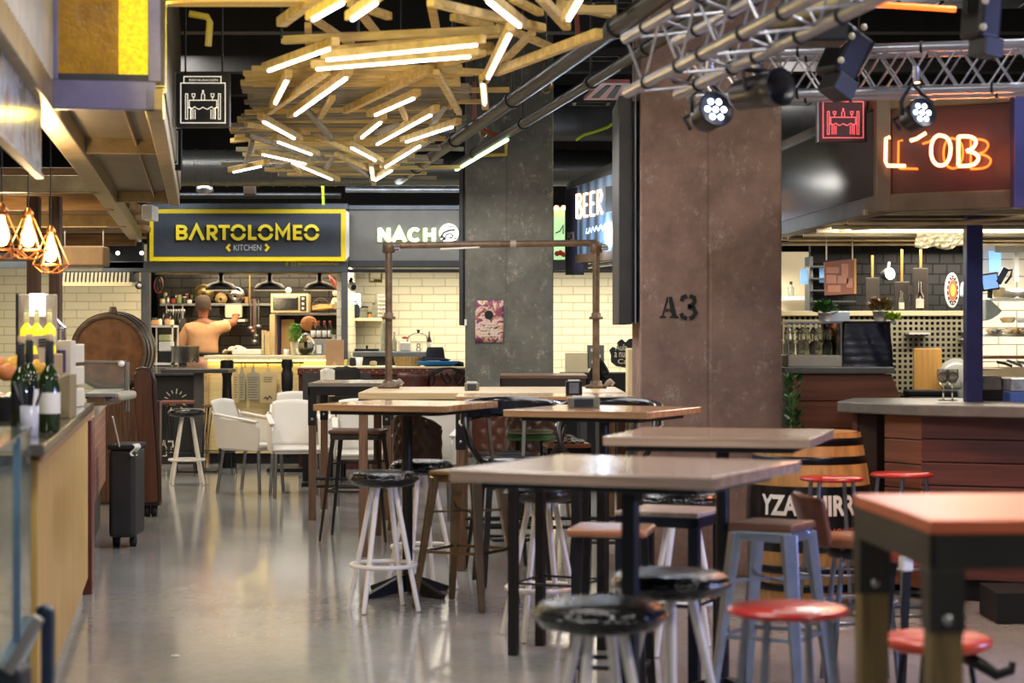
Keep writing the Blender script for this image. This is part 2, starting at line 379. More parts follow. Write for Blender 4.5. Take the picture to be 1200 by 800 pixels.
# ---------------------------------------------------------------- batten chandelier
ch=thing('batten_chandelier','huge hanging tangle of pale pine battens with white light tubes under the black ceiling','chandelier',(-.8,14,3.1))
def hz(v,dz=0.0):                       # distance at which the layer of the lamp is met at this row
    return F*(1.55+dz)/(H-v)
def C3(u,v,dz): y=hz(v,dz); return P(u,v,y)
def stick(a,b,dz=0.0,w=.055,m=pine):
    p=C3(a[0],a[1],dz); q=C3(b[0],b[1],dz)
    MB().bar(p,q,w*.72,w*random.uniform(.62,.8)).build('batten',m,ch,True,bevel=.004,seg=1)
def tubed(a,b,dz=-.12,ext=8,w=.06,m=pine):
    d=Vector((b[0]-a[0],b[1]-a[1])); k=ext/max(d.length,1)
    a2=(a[0]-d.x*k*.6,a[1]-d.y*k*.6); b2=(b[0]+d.x*k,b[1]+d.y*k)
    p=C3(a2[0],a2[1],dz); q=C3(b2[0],b2[1],dz)
    pp=C3(a[0],a[1],dz); qq=C3(b[0],b[1],dz)
    up=Vector((0,0,1)); side=Vector((0,-1,0))
    MB().bar(p,q,w*.72,w*.72).build('batten',m,ch,True,bevel=.004,seg=1)
    o=Vector((0,-.010,-w*.36-.009))
    MB().bar(pp+o,qq+o,.018,.013).build('light_tube',tubeL,ch,True,bevel=.005)
# cross laths that make the body
rows=[(v,) for v in [80+3.1*i for i in range(42)]]
for i,(v,) in enumerate(rows):
    k=(v-80)/125
    x0=300-12*math.sin(k*5)+random.uniform(-14,14)-(18 if 140<v<190 else 0); x1=552-70*k+random.uniform(-16,22)
    if v>190: x0=330+random.uniform(-20,10); x1=500+random.uniform(-25,45)
    s_=random.uniform(-5,5)
    stick((x0,v+s_*.5),(x1,v-s_*.5-random.uniform(0,3)),.0,.052,pineg if v>100 and random.random()<.75 else pine)
# second loose layer above
for v in (88,95,102,109,116,130,137,151,158,172,186):
    stick((315+random.uniform(-20,20),v+random.uniform(-3,3)),(520+random.uniform(-30,30),v+random.uniform(-9,3)),.16,.06,pineg)
near=[((330,26),(376,-8),.0,.075),((331,47),(586,35),.0,.062),((344,75),(577,54),0.02,.06),((316,85),(343,83),.02,.055),
 ((364,20),(412,52),.12,.055),((420,12),(452,52),.12,.055),((410,3),(456,19),.12,.055),((505,2),(511,34),.14,.06),((361,30),(362,66),.12,.055),
 ((504,2),(636,33),-.02,.06),((600,-2),(633,15),.05,.055),((633,-4),(664,31),-.05,.06),((640,12),(722,11),.05,.055),((655,4),(718,18),.1,.055),
 ((624,38),(587,75),-.05,.05),((702,39),(581,84),-.1,.062),((600,36),(645,55),.08,.05),((516,82),(568,85),-.02,.05),((511,84),(538,132),-.08,.055),
 ((533,106),(597,105),.05,.05),((500,119),(568,119),.05,.05),((383,83),(314,131),-.08,.06),((390,114),(375,137),-.1,.05),((358,126),(389,163),-.1,.05),
 ((505,81),(405,129),-.06,.06),((468,122),(478,143),-.1,.05),((522,121),(506,147),-.08,.055),((288,146),(362,155),-.08,.05),((290,158),(378,187),-.1,.055),
 ((370,160),(442,190),-.1,.055),((296,164),(288,192),-.1,.05),((394,181),(433,198),-.1,.05),((407,190),(436,208),-.1,.05),((395,180),(380,199),-.08,.05),
 ((512,159),(462,191),-.1,.05),((342,189),(352,203),-.1,.05),((282,150),(318,144),0,.06),((272,165),(310,160),0,.06),((455,92),(566,62),-.03,.06),
 ((440,64),(480,88),.1,.05),((384,58),(585,40),0,.055),((296,178),(340,184),-.05,.05),((325,196),(378,184),-.08,.05),((285,176),(330,178),.02,.05),((260,192),(300,190),.02,.045),
 ((470,145),(440,156),-.1,.05),((560,62),(592,60),.05,.05),((530,20),(590,34),.1,.05)]
for a,b,dz,w in near: stick(a,b,dz,w,pine if a[1]<120 else (pineg if random.random()<.5 else pine))
tubes=[((367,16),(402,-4)),((413,16),(441,-4)),((315,77),(386,51)),((383,64),(559,46)),((371,75),(551,60)),((336,90),(323,116)),((406,86),(346,130)),
 ((485,110),(440,130)),((446,139),(424,157)),((309,138),(345,158)),((326,162),(365,177)),((308,177),(358,188)),((343,187),(389,207)),((274,198),(306,191)),
 ((412,169),(440,184)),((442,165),(505,130)),((476,162),(530,144)),((452,192),(492,167)),((440,208),(459,196)),((435,193),(437,207)),((609,24),(572,-6)),
 ((597,35),(572,86)),((666,16),(680,-8)),((566,94),(568,117))]
for a,b in tubes: tubed(a,b)
# suspension wires
for u,v in ((330,45),(580,36),(420,90),(530,100),(360,150),(470,150),(640,20)):
    p=C3(u,v,0); MB().tube([p,(p.x,p.y,4.7)],.006,5).build('suspension_wire',black,ch,True)
# ---------------------------------------------------------------- ducts, beams, pipes
spiral=mat('spiral_duct',(92,94,94),.35,.8,.5,26,.2,'wave')
def duct(name,lab,x0,x1,y,z,r,m=spiral):
    mb=MB(); mb.tube([(x0,y,z),(x1,y,z)],r,20)
    k=int((x1-x0)/(.45 if r>.25 else .17))
    for i in range(k+1): x=x0+(x1-x0)*i/k; mb.tube([(x-.012,y,z),(x+.012,y,z)],r+.008,20)
    tag(mb.build(name,m),lab,'duct')
duct('ventilation_duct','ribbed silver duct across the hall above the lit white fascia letters',-4.0,4.2,22.6,3.32,.2)
duct('ventilation_duct','wide dark round duct crossing high up just before the ribbed silver duct',-1.6,4.5,21.9,3.85,.3,mat('dark_duct',(34,35,36),.5,.5,.3,8))
beamm=mat('painted_ceiling_beam',(44,43,42),.7,.1,.3,4)
for i,(y,z) in enumerate(((9,4.5),(11.5,4.45),(14,4.5),(16.5,4.45),(19,4.5),(21.5,4.45),(24,4.5))):
    o=MB().box(-7.9,7.9,y-.11,y+.11,z-.22,z+.2).build('ceiling_beam',beamm); o['kind']='structure'
for i in range(40):
    y=8+i*.42
    o=MB().box(-7.9,7.9,y,y+.03,4.62,4.7).build('ceiling_rib',beamm); o['kind']='structure'
t=thing('pale_beam','pale yellowish beam across the hall above the batten lamp and restaurant sign','beam',(-1.4,9.4,3.0))
MB().box(-1.7,-.9,9.55,9.7,PZ(4,9.6),PZ(-14,9.6)).build('timber',pine,t,True)
# the two long black pipes running down the hall
pipem=mat('black_pipe',(34,32,30),.4,.4,.25,10)
def pipe(lab,a,b,r,hang):
    t=thing('ceiling_pipe',lab,'pipe',((a+b)/2))
    MB().tube([a,b],r,12).build('tube',pipem,t,True)
    for k in hang:
        p=a.lerp(b,k); d=(b-a).normalized()
        MB().tube([p-d*.03,p+d*.03],r+.012,12).build('clamp',dgrey,t,True)
        MB().tube([p,(p.x,p.y,4.6)],.008,5).build('hanger',dgrey,t,True)
    return t
d=Vector((-1.76,10.9,0)).normalized()
a=P(467,211,21.3); pipe('thick black pipe running down the hall beside the batten lamp',a,a-d*13.5,.05,(.12,.33,.55,.8))
a=P(533,194,19.6); pipe('thinner glossy black pipe running parallel beyond the thick black pipe',a,a-d*13.2,.036,(.1,.3,.5,.62,.85))
t=thing('strip_light','slim pale green strip light hung under the thinner black pipe','light',P(556,176,21))
p0=P(535,190,21.6); p1=P(580,160,18); p1.x=p0.x+(p1-p0).y*(-1.76/10.9)*1.0
a=P(533,194,19.6)+Vector((0,0,-.05)); MB().bar(a-d*.1,a-d*3.2,.025,.02).build('lens',mat('pale_green_led',(220,255,220),.4,emis=(200,255,190),estr=2.2),t,True)
# pink grille, green cable, yellow pipe, orange conduits
t=thing('ceiling_vent','pinkish rectangular ceiling vent with dark slots next to the brown column','vent',P(708,107,17))
pinkm=mat('pink_grille',(148,92,92),.5,0,.1,8)
z=3.5
MB().slab([(PX(705,16.4),16.4),(PX(738,16.4),16.4),(PX(738,17.6),17.6),(PX(684,17.6),17.6)],z,z+.03).build('frame',pinkm,t,True)
for a,b in ((710,693),(722,711)):
    MB().slab([(PX(a,16.55),16.55),(PX(a+6,16.55),16.55),(PX(b+9,17.4),17.4),(PX(b,17.4),17.4)],z-.006,z-.001).build('slot',blackm,t,True)
gc=mat('lime_cable',(176,200,30),.5,0,.08,5)
o=MB().tube([P(675,164,20),P(684,158,20),P(698,154,20),P(712,149,20),P(726,139,20)],.016,6).build('cable',gc); tag(o,'loose lime green cable drooping beside the brown column','cable')
o=MB().tube([P(378,207,23),P(379,240,23)],.018,6).build('cable',gc); tag(o,'lime green cable dropping straight to the yellow framed kitchen sign','cable')
ym=mat('yellow_conduit',(196,170,60),.5,0,.1,5)
for pts,lab in (([P(562,182,20.2),P(593,181,20.2),P(593,155,20.2)],'yellow conduit bent up the face of the grey column'),
                ([P(222,16,11),P(243,20,11),P(246,26,11),P(244,54,11)],'short bent amber conduit in the dark ceiling above the restaurant sign')):
    o=MB().tube(pts,.02,6).build('conduit',ym); tag(o,lab,'conduit')
om=mat('orange_conduit',(150,66,40),.5,0,.1,5)
for pts,lab in (([P(556,145,18),P(556,96,18)],'thin orange drop pipe beside the batten lamp'),
                ([P(565,151,17),P(578,158,17),P(584,158,17)],'small bent orange pipe near the top of the grey column'),
                ([P(676,16,13),P(678,58,13)],'thin brown drop pipe behind the long black pipes')):
    o=MB().tube(pts,.018,6).build('conduit',om); tag(o,lab,'conduit')
# eye hooks on the slab
for u,v,y,lab in ((755,25,12.2,'brass hoop lamp holder hung just before the brown column'),(640,101,15,'brass hoop lamp holder hung between the two black pipes'),(566,154,18,'brass hoop lamp holder hung before the grey column')):
    t=thing('lamp_holder',lab,'lamp holder',P(u,v,y))
    c=P(u,v,y); MB().tube([c+Vector((.035*math.cos(k),0,.045*math.sin(k))) for k in [2*PI*i/14 for i in range(14)]],.012,6,True).build('hoop',mat('brass',(168,140,86),.3,.8,.1,8),t,True)
    MB().tube([c+Vector((0,0,.045)),(c.x,c.y,4.6)],.006,5).build('wire',black,t,True)
# cable tray and long trays
tray=mat('cable_tray',(54,55,54),.5,.5,.3,6)
for i,(y,z) in enumerate(((15.5,4.0),(17.8,3.9),(20.0,3.75))):
    mb=MB(); mb.box(.55,4.5,y,y+.02,z,z+.08); mb.box(.55,4.5,y+.28,y+.3,z,z+.08)
    for k in range(12): mb.box(.6+k*.33,.63+k*.33,y,y+.3,z,z+.015)
    tag(mb.build('cable_tray',tray),'dark cable tray crossing above the hall between the columns, %s'%('highest in view','between two others','lowest in view')[i],'cable tray')
# galvanised conduits above the kitchen fascia
for i,(v,x0,x1,m_) in enumerate(((211,215,345,steel),(229,205,400,black),(222,405,545,galv))):
    o=MB().tube([P(x0,v,23.2),P(x1,v,23.2)],.035,8).build('conduit',m_); tag(o,('silver pipe above the kitchen sign','black pipe lying just over the kitchen sign','galvanised pipe over the grey fascia with lit letters')[i],'conduit')
t=thing('ceiling_spot','round silver downlight hung above the kitchen sign','spotlight',P(240,228,23))
MB().lathe([(.03,.07),(.09,.05),(.1,0),(.07,-.02),(0,-.03)],18,M=Matrix.Translation(P(240,224,23.0))).build('shade',steel,t,True)
MB().tube([P(240,217,23.0),P(240,190,23.0)],.008,5).build('stem',black,t,True)
t=thing('ceiling_spot','small brown cube spotlight hung above the kitchen sign','spotlight',P(293,224,23))
MB().cbox(*P(293,222,23),.13,.12,.12).build('housing',mat('brown_metal',(74,56,46),.5,.3,.2,6),t,True,bevel=.008)
MB().tube([P(293,216,23),P(293,190,23)],.008,5).build('stem',black,t,True)
# restaurant signs
def rsign(x0,x1,v0,v1,y,lab,lm,bm):
    t=thing('restaurant_sign',lab,'sign',P((x0+x1)/2,v1,y))
    X=lambda a:PX(x0+(x1-x0)*a/100,y); Z=lambda b:PZ(v0+(v1-v0)*b/100,y)
    MB().box(X(0),X(100),y,y+.06,Z(100),Z(0)).build('board',bm,t,True,bevel=.004)
    w=(X(100)-X(0))*.016
    mb=MB()
    R=lambda pts,c=False,k=1: mb.ribbon([(X(a),Z(b)) for a,b in pts],w*k,y-.006,y-.001,c)
    R([(8,18),(92,18),(92,92),(8,92)],True); R([(14,18),(14,6),(84,6),(84,18)])
    R([(24,50),(76,50),(76,63),(71,66),(66,62),(58,67),(50,63),(42,67),(34,62),(29,66),(24,63)],True,.9)
    R([(17,38),(21,38),(21,85),(17,85)],True,.8); R([(83,38),(79,38),(79,85),(83,85)],True,.8)
    for q in (27,31,35): R([(q,67),(q,85)],False,.8)
    for q in (65,69,73): R([(q,67),(q,85)],False,.8)
    R([(22,64),(27,64),(27,85)],False,.8); R([(78,64),(73,64),(73,85)],False,.8)
    R([(47,50),(47,40),(49,37),(49,32),(51,32),(51,37),(53,40),(53,50)],False,.8)
    for q in (32,68): R([(q,50),(q,44)],False,.7); R([(q-3,38),(q+3,38),(q+2,44),(q-2,44)],True,.7)
    mb.build('pictogram',lm,t,True)
    text_mb('RESTAURACIÓN',X(24),X(78),Z(14.6),Z(9.6),y-.006).build('lettering',lm,t,True)
    MB().box(X(-4),X(-1),y,y+.06,Z(100),Z(-3)).build('bracket',steel,t,True)
    for a in (15,85): MB().tube([(X(a),y+.03,Z(0)),(X(a),y+.03,4.7)],.006,5).build('hanger',black,t,True)
rsign(207,269,86,149,12.0,'black hanging restaurant sign with white line drawing of a table under the dark ceiling',mat('white_line_vinyl',(235,226,205),.5,emis=(235,226,205),estr=.5),mat('sign_black',(30,27,24),.5,0,.2,5))
rsign(960,1016,109,166,11.6,'hanging restaurant sign with pink glowing line drawing of a table by the red neon stall',mat('pink_line_vinyl',(236,96,96),.5,emis=(236,96,104),estr=.7),mat('sign_maroon',(60,20,24),.4,0,.2,5))
t=thing('hanging_sign','second black hanging sign seen almost edge on below the restaurant sign','sign',P(208,199,13.4))
y=13.4
MB().box(PX(204,y),PX(212,y),y,y+.06,PZ(199,y),PZ(151,y)).build('board',blackm,t,True)
mb=MB(); mb.ribbon([(PX(205.5,y),PZ(154,y)),(PX(208,y),PZ(154,y)),(PX(208,y),PZ(192,y)),(PX(205.5,y),PZ(192,y))],.008,y-.005,y-.001); mb.build('line',white,t,True)
t['label']='narrow black hanging sign just below the black restaurant sign'
# ================================================================ kitchen stall (yellow framed sign)
K=23.8
fas=mat('blue_grey_steel_beam',(84,90,98),.4,.6,.2,6)
t=thing('kitchen_stall','dark steel frame of posts and beams around the kitchen stall','stall frame',(-3.0,K,0))
MB().box(PX(120,K),PX(408,K),K,K+.14,PZ(319,K),PZ(306,K)).build('lower_beam',fas,t,True,bevel=.01)
MB().box(PX(172,K),PX(408,K),K,K+.14,PZ(246,K),PZ(238,K)).build('upper_beam',fas,t,True,bevel=.01)
for u0,u1 in ((165,175),(400,407)): MB().box(PX(u0,K),PX(u1,K),K+.005,K+.12,0,PZ(318,K)).build('post',grey,t,True,bevel=.006)
MB().box(PX(172,K),PX(178,K),K,K+.12,PZ(308,K),PZ(240,K)).build('post',grey,t,True,bevel=.006)
t=thing('kitchen_sign','dark blue kitchen sign with yellow frame and yellow capital letters','sign',P(290,306,K))
Y0=K-.1
MB().box(PX(175,Y0),PX(405,Y0),Y0,Y0+.08,PZ(306,Y0),PZ(245,Y0)).build('frame',yellow,t,True,bevel=.006)
MB().box(PX(180,Y0),PX(399.5,Y0),Y0-.006,Y0,PZ(300.5,Y0),PZ(250,Y0)).build('panel',mat('slate_blue_panel',(52,58,70),.5,0,.12,4),t,True)
MB().prism([(PX(405,Y0),PZ(246,Y0)),(PX(409,Y0),PZ(249,Y0)),(PX(409,Y0),PZ(300,Y0)),(PX(405,Y0),PZ(305,Y0))],Y0+.01,Y0+.07).build('side_trim',white,t,True)
yl=Y0-.03
def G(u0,u1,strokes,mb,w=3.6,v0=281,v1=263.4):
    for st,cl in strokes:
        mb.ribbon([(PX(u0+(u1-u0)*a,yl),PZ(v0+(v1-v0)*b,yl)) for a,b in st],w/F*yl,yl,yl+.02,cl)
w=0.1
Bt=[([(0.12,.1),(.12,.9)],0),([(.0,.9),(.55,.9)]+arc(.55,.72,.33,90,-90,6,.18)+[(.2,.54)],0),([(.12,.5),(.6,.5)]+arc(.6,.3,.33,90,-90,6,.2)+[(.0,.1)],0)]
At=[([(0.02,0),(.5,.95),(.98,0)],0)]
Rt=[([(.12,0),(.12,1)],0),([(.0,.9),(.55,.9)]+arc(.55,.66,.33,90,-90,6,.24)+[(.3,.42)],0),([(.45,.42),(.92,0)],0)]
Tt=[([(0,.9),(1,.9)],0),([(.5,0),(.5,.9)],0)]
Lt=[([(.15,1),(.15,.1),(1,.1)],0)]
Mt=[([(.08,0),(.08,.95),(.5,.35),(.92,.95),(.92,0)],0)]
Et=[([(.15,0),(.15,1)],0),([(.1,.9),(1,.9)],0),([(.1,.5),(.9,.5)],0),([(.1,.1),(1,.1)],0)]
Ot=[(arc(.5,.5,.44,168,12,12),0),(arc(.5,.5,.44,-168,-12,12),0)]
seq=[(206.5,219,Bt),(222,238.5,At),(242.5,254.5,Rt),(256,269,Tt),(270.5,287.5,Ot),(291,300.5,Lt),(302.5,319.5,Ot),(323,339.5,Mt),(343.5,354,Et),(356.5,373.5,Ot)]
sh=MB(); 
for q in seq:
    G(q[0]-2,q[1]-2,q[2],sh,3.8,283,265.4)
sh.v=[p+Vector((0,.01,0)) for p in sh.v]
sh.build('letter_shadows',blackm,t,True)  # black shadow of the letters, built as an offset dark copy
mb=MB()
for q in seq: G(q[0],q[1],q[2],mb)
mb.build('lettering',mat('yellow_letters',(240,222,60),.5,emis=(246,222,60),estr=.15),t,True)
text_mb('KITCHEN',PX(274,yl),PX(306,yl),PZ(293.5,yl),PZ(286.5,yl),yl).build('small_lettering',mat('pale_letters',(200,200,196),.5),t,True)
mb=MB()
mb.ribbon([(PX(269.5,yl),PZ(286,yl)),(PX(266,yl),PZ(290,yl)),(PX(269.5,yl),PZ(294,yl))],.026,yl,yl+.01)
mb.ribbon([(PX(311,yl),PZ(286,yl)),(PX(314.5,yl),PZ(290,yl)),(PX(311,yl),PZ(294,yl))],.026,yl,yl+.01)
mb.build('chevrons',yellow,t,True)
yb=K-.004
mb=MB(); text_mb('@bartolomeokitchen',PX(348,yb),PX(397,yb),PZ(311.5,yb),PZ(307,yb),yb,0,mb)
mb.ribbon([(PX(342,yb),PZ(307.5,yb)),(PX(346,yb),PZ(307.5,yb)),(PX(346,yb),PZ(311,yb)),(PX(342,yb),PZ(311,yb))],.006,yb-.002,yb,True)
mb.ribbon([(PX(337.5,yb),PZ(307,yb)),(PX(336,yb),PZ(307.4,yb)),(PX(336,yb),PZ(311.6,yb))],.01,yb-.002,yb)
mb.ribbon([(PX(334.5,yb),PZ(309,yb)),(PX(337.7,yb),PZ(309,yb))],.008,yb-.002,yb)
tag(mb.build('handle_lettering',mat('yellow_small',(206,190,60),.5)),None,None,None,None).parent=None
o=bpy.data.objects['handle_lettering']; tag(o,'small yellow social media lettering on the beam under the kitchen sign','lettering')
# rail under the beam with the three black pendant lamps
o=MB().tube([P(182,320,24.2),P(396,320,24.2)],.016,8).build('lamp_rail',mat('pale_rail',(190,170,130),.4,.3)); tag(o,'thin pale rail under the kitchen beam that carries three black lamps','rail')
pend=thing('pendant_lamp','','pendant lamp',(0,0,0),0,'black lamps over the kitchen counter')
MB().lathe([(.022,.21),(.03,.12),(.05,.10),(.14,.075),(.175,.04),(.185,0)],28,caps=False).build('shade',mat('black_enamel',(24,22,21),.5,.2,.1,5),pend,solid=.004)
MB().lathe([(.172,-.004),(.187,-.004),(.187,.004),(.172,.004),(.172,-.004)],28,caps=False).build('rim',white,pend)
MB().ball((0,0,.04),.035,10).build('bulb',warmL,pend)
MB().tube([(0,0,.2),(0,0,.3)],.005,5).build('cord',black,pend)
for i,(u,lab) in enumerate(((259,'black pendant lamp above the cook'),(316,'middle one of the three black pendant lamps in the kitchen'),(374.5,'black pendant lamp above the potted basil and brown paper bag'))):
    o=pend if i==0 else copy_tree(pend)
    o.location=P(u,340,24.2); o['label']=lab
# counter
cf=mat('pale_yellow_ply',(226,202,140),.5,0,.08,3,.02,'wood')
C0=K-.3
t=thing('service_counter','pale plywood kitchen service counter with lit top edge and black plinth','counter',(PX(310,C0),C0,0))
MB().box(PX(243,C0),PX(386,C0),C0,C0+.7,.12,PZ(428,C0)).build('front',cf,t,True)
MB().box(PX(240,C0),PX(386,C0),C0-.1,C0+.75,PZ(421,C0),PZ(416.5,C0)).build('top',mat('pale_worktop',(222,208,160),.35,0,.08,4),t,True,bevel=.006)
MB().box(PX(243,C0),PX(386,C0),C0+.01,C0+.7,PZ(429,C0),PZ(421,C0)).build('cavity',cream,t,True)
MB().box(PX(245,C0),PX(384,C0),C0-.06,C0-.04,PZ(422.4,C0),PZ(421.4,C0)).build('light_strip',mat('warm_strip',(255,230,150),.4,emis=(255,226,130),estr=9),t,True)
MB().box(PX(246,C0),PX(384,C0),C0+.03,C0+.7,0,.12).build('plinth',blackm,t,True)
t=thing('menu_rail','thin black rail with hooks across the front of the kitchen counter','rail',P(315,425,C0))
yr=C0-.05
MB().tube([P(274,424.8,yr),P(356,424.8,yr)],.012,6).build('rod',black,t,True)
for u in (283,287,297,314,332,352): MB().tube([P(u,424.8,yr),P(u,429.5,yr),P(u+1,430.5,yr)],.005,5).build('hook',black,t,True)
mt=[mat('menu_board_grey',(160,150,118),.6,0,.1,5),mat('menu_board_tan',(196,172,122),.6,0,.1,5)]
for i,(u0,u1,v0,v1,m_) in enumerate(((273,280,437,472,1),(280,287,437,469,0),(289,304,437,468,0),(304.5,324,437,472,1))):
    y=yr-.012*(i+1)
    t=thing('menu_paddle',('narrow tan paddle board behind the others','narrow grey paddle board beside the tan one','grey paddle shaped menu board of small print lines','widest tan paddle shaped menu board with small drawing')[i]+' on the counter front rail','menu board',P((u0+u1)/2,v1,y))
    MB().prism([(PX(a,y),PZ(b,y)) for a,b in ((u0,v1),(u0,v0+1),(u0+1,v0),((u0+u1)/2-2,v0-1),((u0+u1)/2-1.6,v0-7),((u0+u1)/2+1.6,v0-7),((u0+u1)/2+2,v0-1),(u1-1,v0),(u1,v0+1),(u1,v1))],y-.004,y+.004).build('board',mt[m_],t,True,bevel=.002)
    mb=MB()
    n=9 if i<3 else 3
    for k in range(n):
        v=v0+5+k*(2.9 if i<3 else 2.5); a=u0+1.5+(0 if i<3 else 3); b=u1-1.5-(0 if i<3 else 3)
        mb.ribbon([(PX(a,y),PZ(v,y)),(PX(b-(k*7%3)*.6,y),PZ(v,y))],.006,y-.006,y-.004)
    if i==3: mb.ribbon([(PX(a_,y),PZ(b_,y)) for a_,b_ in ((309,467),(312,465),(313,468),(316,464),(319,467))],.012,y-.006,y-.004)
    mb.build('small_print',mat('dark_print',(70,60,44),.7),t,True)
# black board with sunburst and drawings
y=23.4
t=thing('chalk_board_front','black counter front with white sunburst and white chalk drawings','counter front',(PX(205,y),y,0))
MB().box(PX(178,y),PX(233,y),y,y+.5,0,PZ(440,y)).build('panel',mat('chalkboard',(26,25,24),.7,0,.2,4),t,True)
MB().box(PX(168,y),PX(236,y),y-.06,y+.55,PZ(440,y),PZ(437,y)).build('top',dgrey,t,True,bevel=.005)
mb=MB(); yd=y-.004
for k in range(14):
    a=2*PI*k/14+.1; r0,r1=(9,15) if k%2 else (9.5,13.5)
    mb.ribbon([(PX(205.5+r0*math.cos(a),yd),PZ(470-r0*math.sin(a),yd)),(PX(205.5+r1*math.cos(a),yd),PZ(470-r1*math.sin(a),yd))],.008,yd-.002,yd)
mb.ribbon([(PX(a,yd),PZ(b,yd)) for a,b in ((189,534),(189,524),(191,521),(191,516),(193,516),(193,521),(195,524),(195,534))],.009,yd-.002,yd,True)
mb.ribbon([(PX(a,yd),PZ(b,yd)) for a,b in ((188,528),(196,528))],.006,yd-.002,yd)
mb.build('chalk_drawing',mat('chalk_white',(226,216,190),.8),t,True)
mb=MB(); mb.ribbon([(PX(a,yd),PZ(b,yd)) for a,b in ((197,517),(203,517),(203,522),(200.5,525),(200.5,530))],.02,yd-.002,yd); mb.build('glass_drawing',mat('chalk_white',(226,216,190),.8),t,True)
# side return of the counter in pale wood beside the black board
o=MB().box(PX(228,23.35),PX(243,23.35),23.35,23.5,0,PZ(438,23.35)).build('counter_end_panel',mat('tan_ply',(184,152,104),.55,0,.15,3,.02,'wood')); tag(o,'tan plywood end panel between the black chalk board and the lit counter','panel')
# raised kitchen floor
struct('floor_kitchen_platform',MB().box(-4.4,-2.2,24.3,26,0,.12),mat('kitchen_tiles',(90,84,76),.4,0,.2,5))
# back counter and shelves
y=25.6
t=thing('back_worktop','steel kitchen worktop along the dark brick wall','worktop',(PX(290,y),y,0))
MB().box(PX(178,25.4),PX(314,25.4),25.2,25.98,1.02,1.08).build('top',steel,t,True,bevel=.006)
MB().box(PX(180,25.4),PX(313,25.4),25.3,25.98,.12,1.02).build('body',dgrey,t,True)
def shelf(name,lab,u0,u1,v,y,d,m,th=.03):
    o=MB().box(PX(u0,y),PX(u1,y),y,y+d,PZ(v,y)-th,PZ(v,y)).build(name,m,bevel=.003); return tag(o,lab,'shelf')
shelf('wall_shelf','long steel pipe shelf on the dark brick wall behind the cook',187,320,355.5,25.7,.25,steel)
shelf('wall_shelf','short steel shelf high on the dark brick wall beside the cook',187,300,350,25.9,.06,grey,.02)
shelf('wall_shelf','white shelf below the steel mixing bowl',262,287,374,25.6,.3,white)
shelf('wall_shelf','steel shelf that carries the oven and the bread cage',318,396,366.5,25.3,.5,steel)
# vertical brass pipe and rack of hanging ladles
o=MB().tube([P(292.5,322,25.6),P(292.5,358,25.6)],.014,8).build('standpipe',mat('brass',(168,140,86),.3,.8,.1,8)); tag(o,'thin brass standpipe on the dark brick wall','pipe')
# utensils
def ladle(u,v0,v1,y,lab,m_=steel,w=.03):
    t=thing('hanging_ladle',lab,'ladle',P(u,v1,y),0,'ladles hanging in the kitchen')
    MB().tube([P(u,v0,y),P(u,v1-3,y)],.009,6).build('handle',m_,t,True)
    MB().ball(P(u,v1-1.5,y),w,10,.7).build('bowl',m_,t,True)
lads=[(294,351,386),(297,350,390),(300,352,395),(303,351,384),(298.5,350,402)]
for i,(u,a,b) in enumerate(lads): ladle(u,a,b,25.5-.03*i,'steel ladle hanging beside the oven, number %s from the cook'%('one','two','three','four','five')[i],[steel,mat('copper_pan',(170,104,84),.3,.7,.1,5)][i in (1,)],.045)
def bowl(lab,u,v,y,r,m_):
    t=thing('mixing_bowl',lab,'bowl',P(u,v,y))
    M=Matrix.Translation(P(u,v,y))@Matrix.Rotation(-PI/2+.25,4,'X')
    MB().lathe([(.02,-r*.55),(r*.5,-r*.48),(r*.85,-r*.2),(r,0),(r*1.05,0),(r*1.05,.01),(r,.01)],24,M=M,caps=False).build('basin',m_,t,True,solid=.004)
bowl('big shiny steel bowl leaning on the dark brick wall beside the cook',276,346,25.8,.11,chrome)
bowl('brass coloured bowl behind the head of the cook',239,344,25.8,.12,mat('dull_brass',(150,130,80),.3,.8,.15,5))
bowl('brown wicker bowl next to the steel bowl',259,350,25.75,.07,mat('wicker',(170,140,92),.7,0,.3,30,.3))
o=MB().box(PX(264,25.7),PX(284,25.7),25.65,25.75,PZ(372,25.7),PZ(357,25.7)).build('plastic_tub',mat('cream_tub',(214,200,166),.5,0,.1,5),bevel=.02); tag(o,'square cream plastic tub under the big steel bowl','tub')
# pots on the left hanging
for i,(u,v,r,m_,lab) in enumerate(((214,376,.05,steel,'tall steel pot hanging behind the arm of the cook'),(203,372,.04,dgrey,'dark pan hanging beside the tall steel pot'),(195,370,.035,dgrey,'narrow dark pan at the end of the hanging row'))):
    t=thing('hanging_pot',lab,'pot',P(u,v,25.5))
    MB().lathe([(r*.9,-.1),(r,-.09),(r,.03),(r*1.08,.035)],20,M=Matrix.Translation(P(u,v,25.5))).build('body',m_,t,True)
    MB().tube([P(u,v-2,25.5),P(u,357,25.55)],.006,5).build('hook',steel,t,True)
    MB().tube([P(u-3,v-2,25.46),P(u-4,v+3,25.4),P(u-3,v+6,25.46)],.006,5).build('handle',steel,t,True)
for i in range(7):
    u=196+i*3.1
    t=thing('kitchen_tool','%s of the steel tools standing on the wall shelf, counted from the coiled hose'%('first','second','third','fourth','fifth','sixth','seventh')[i],'utensil',P(u,366,25.6),0,'upright tools by the hanging pots')
    MB().tube([P(u,376,25.6),P(u+.8,366,25.6)],.007,5).build('handle',steel,t,True)
    MB().ball(P(u+.8,364.5,25.6),.022,8,1.4,1,.4).build('head',steel,t,True)
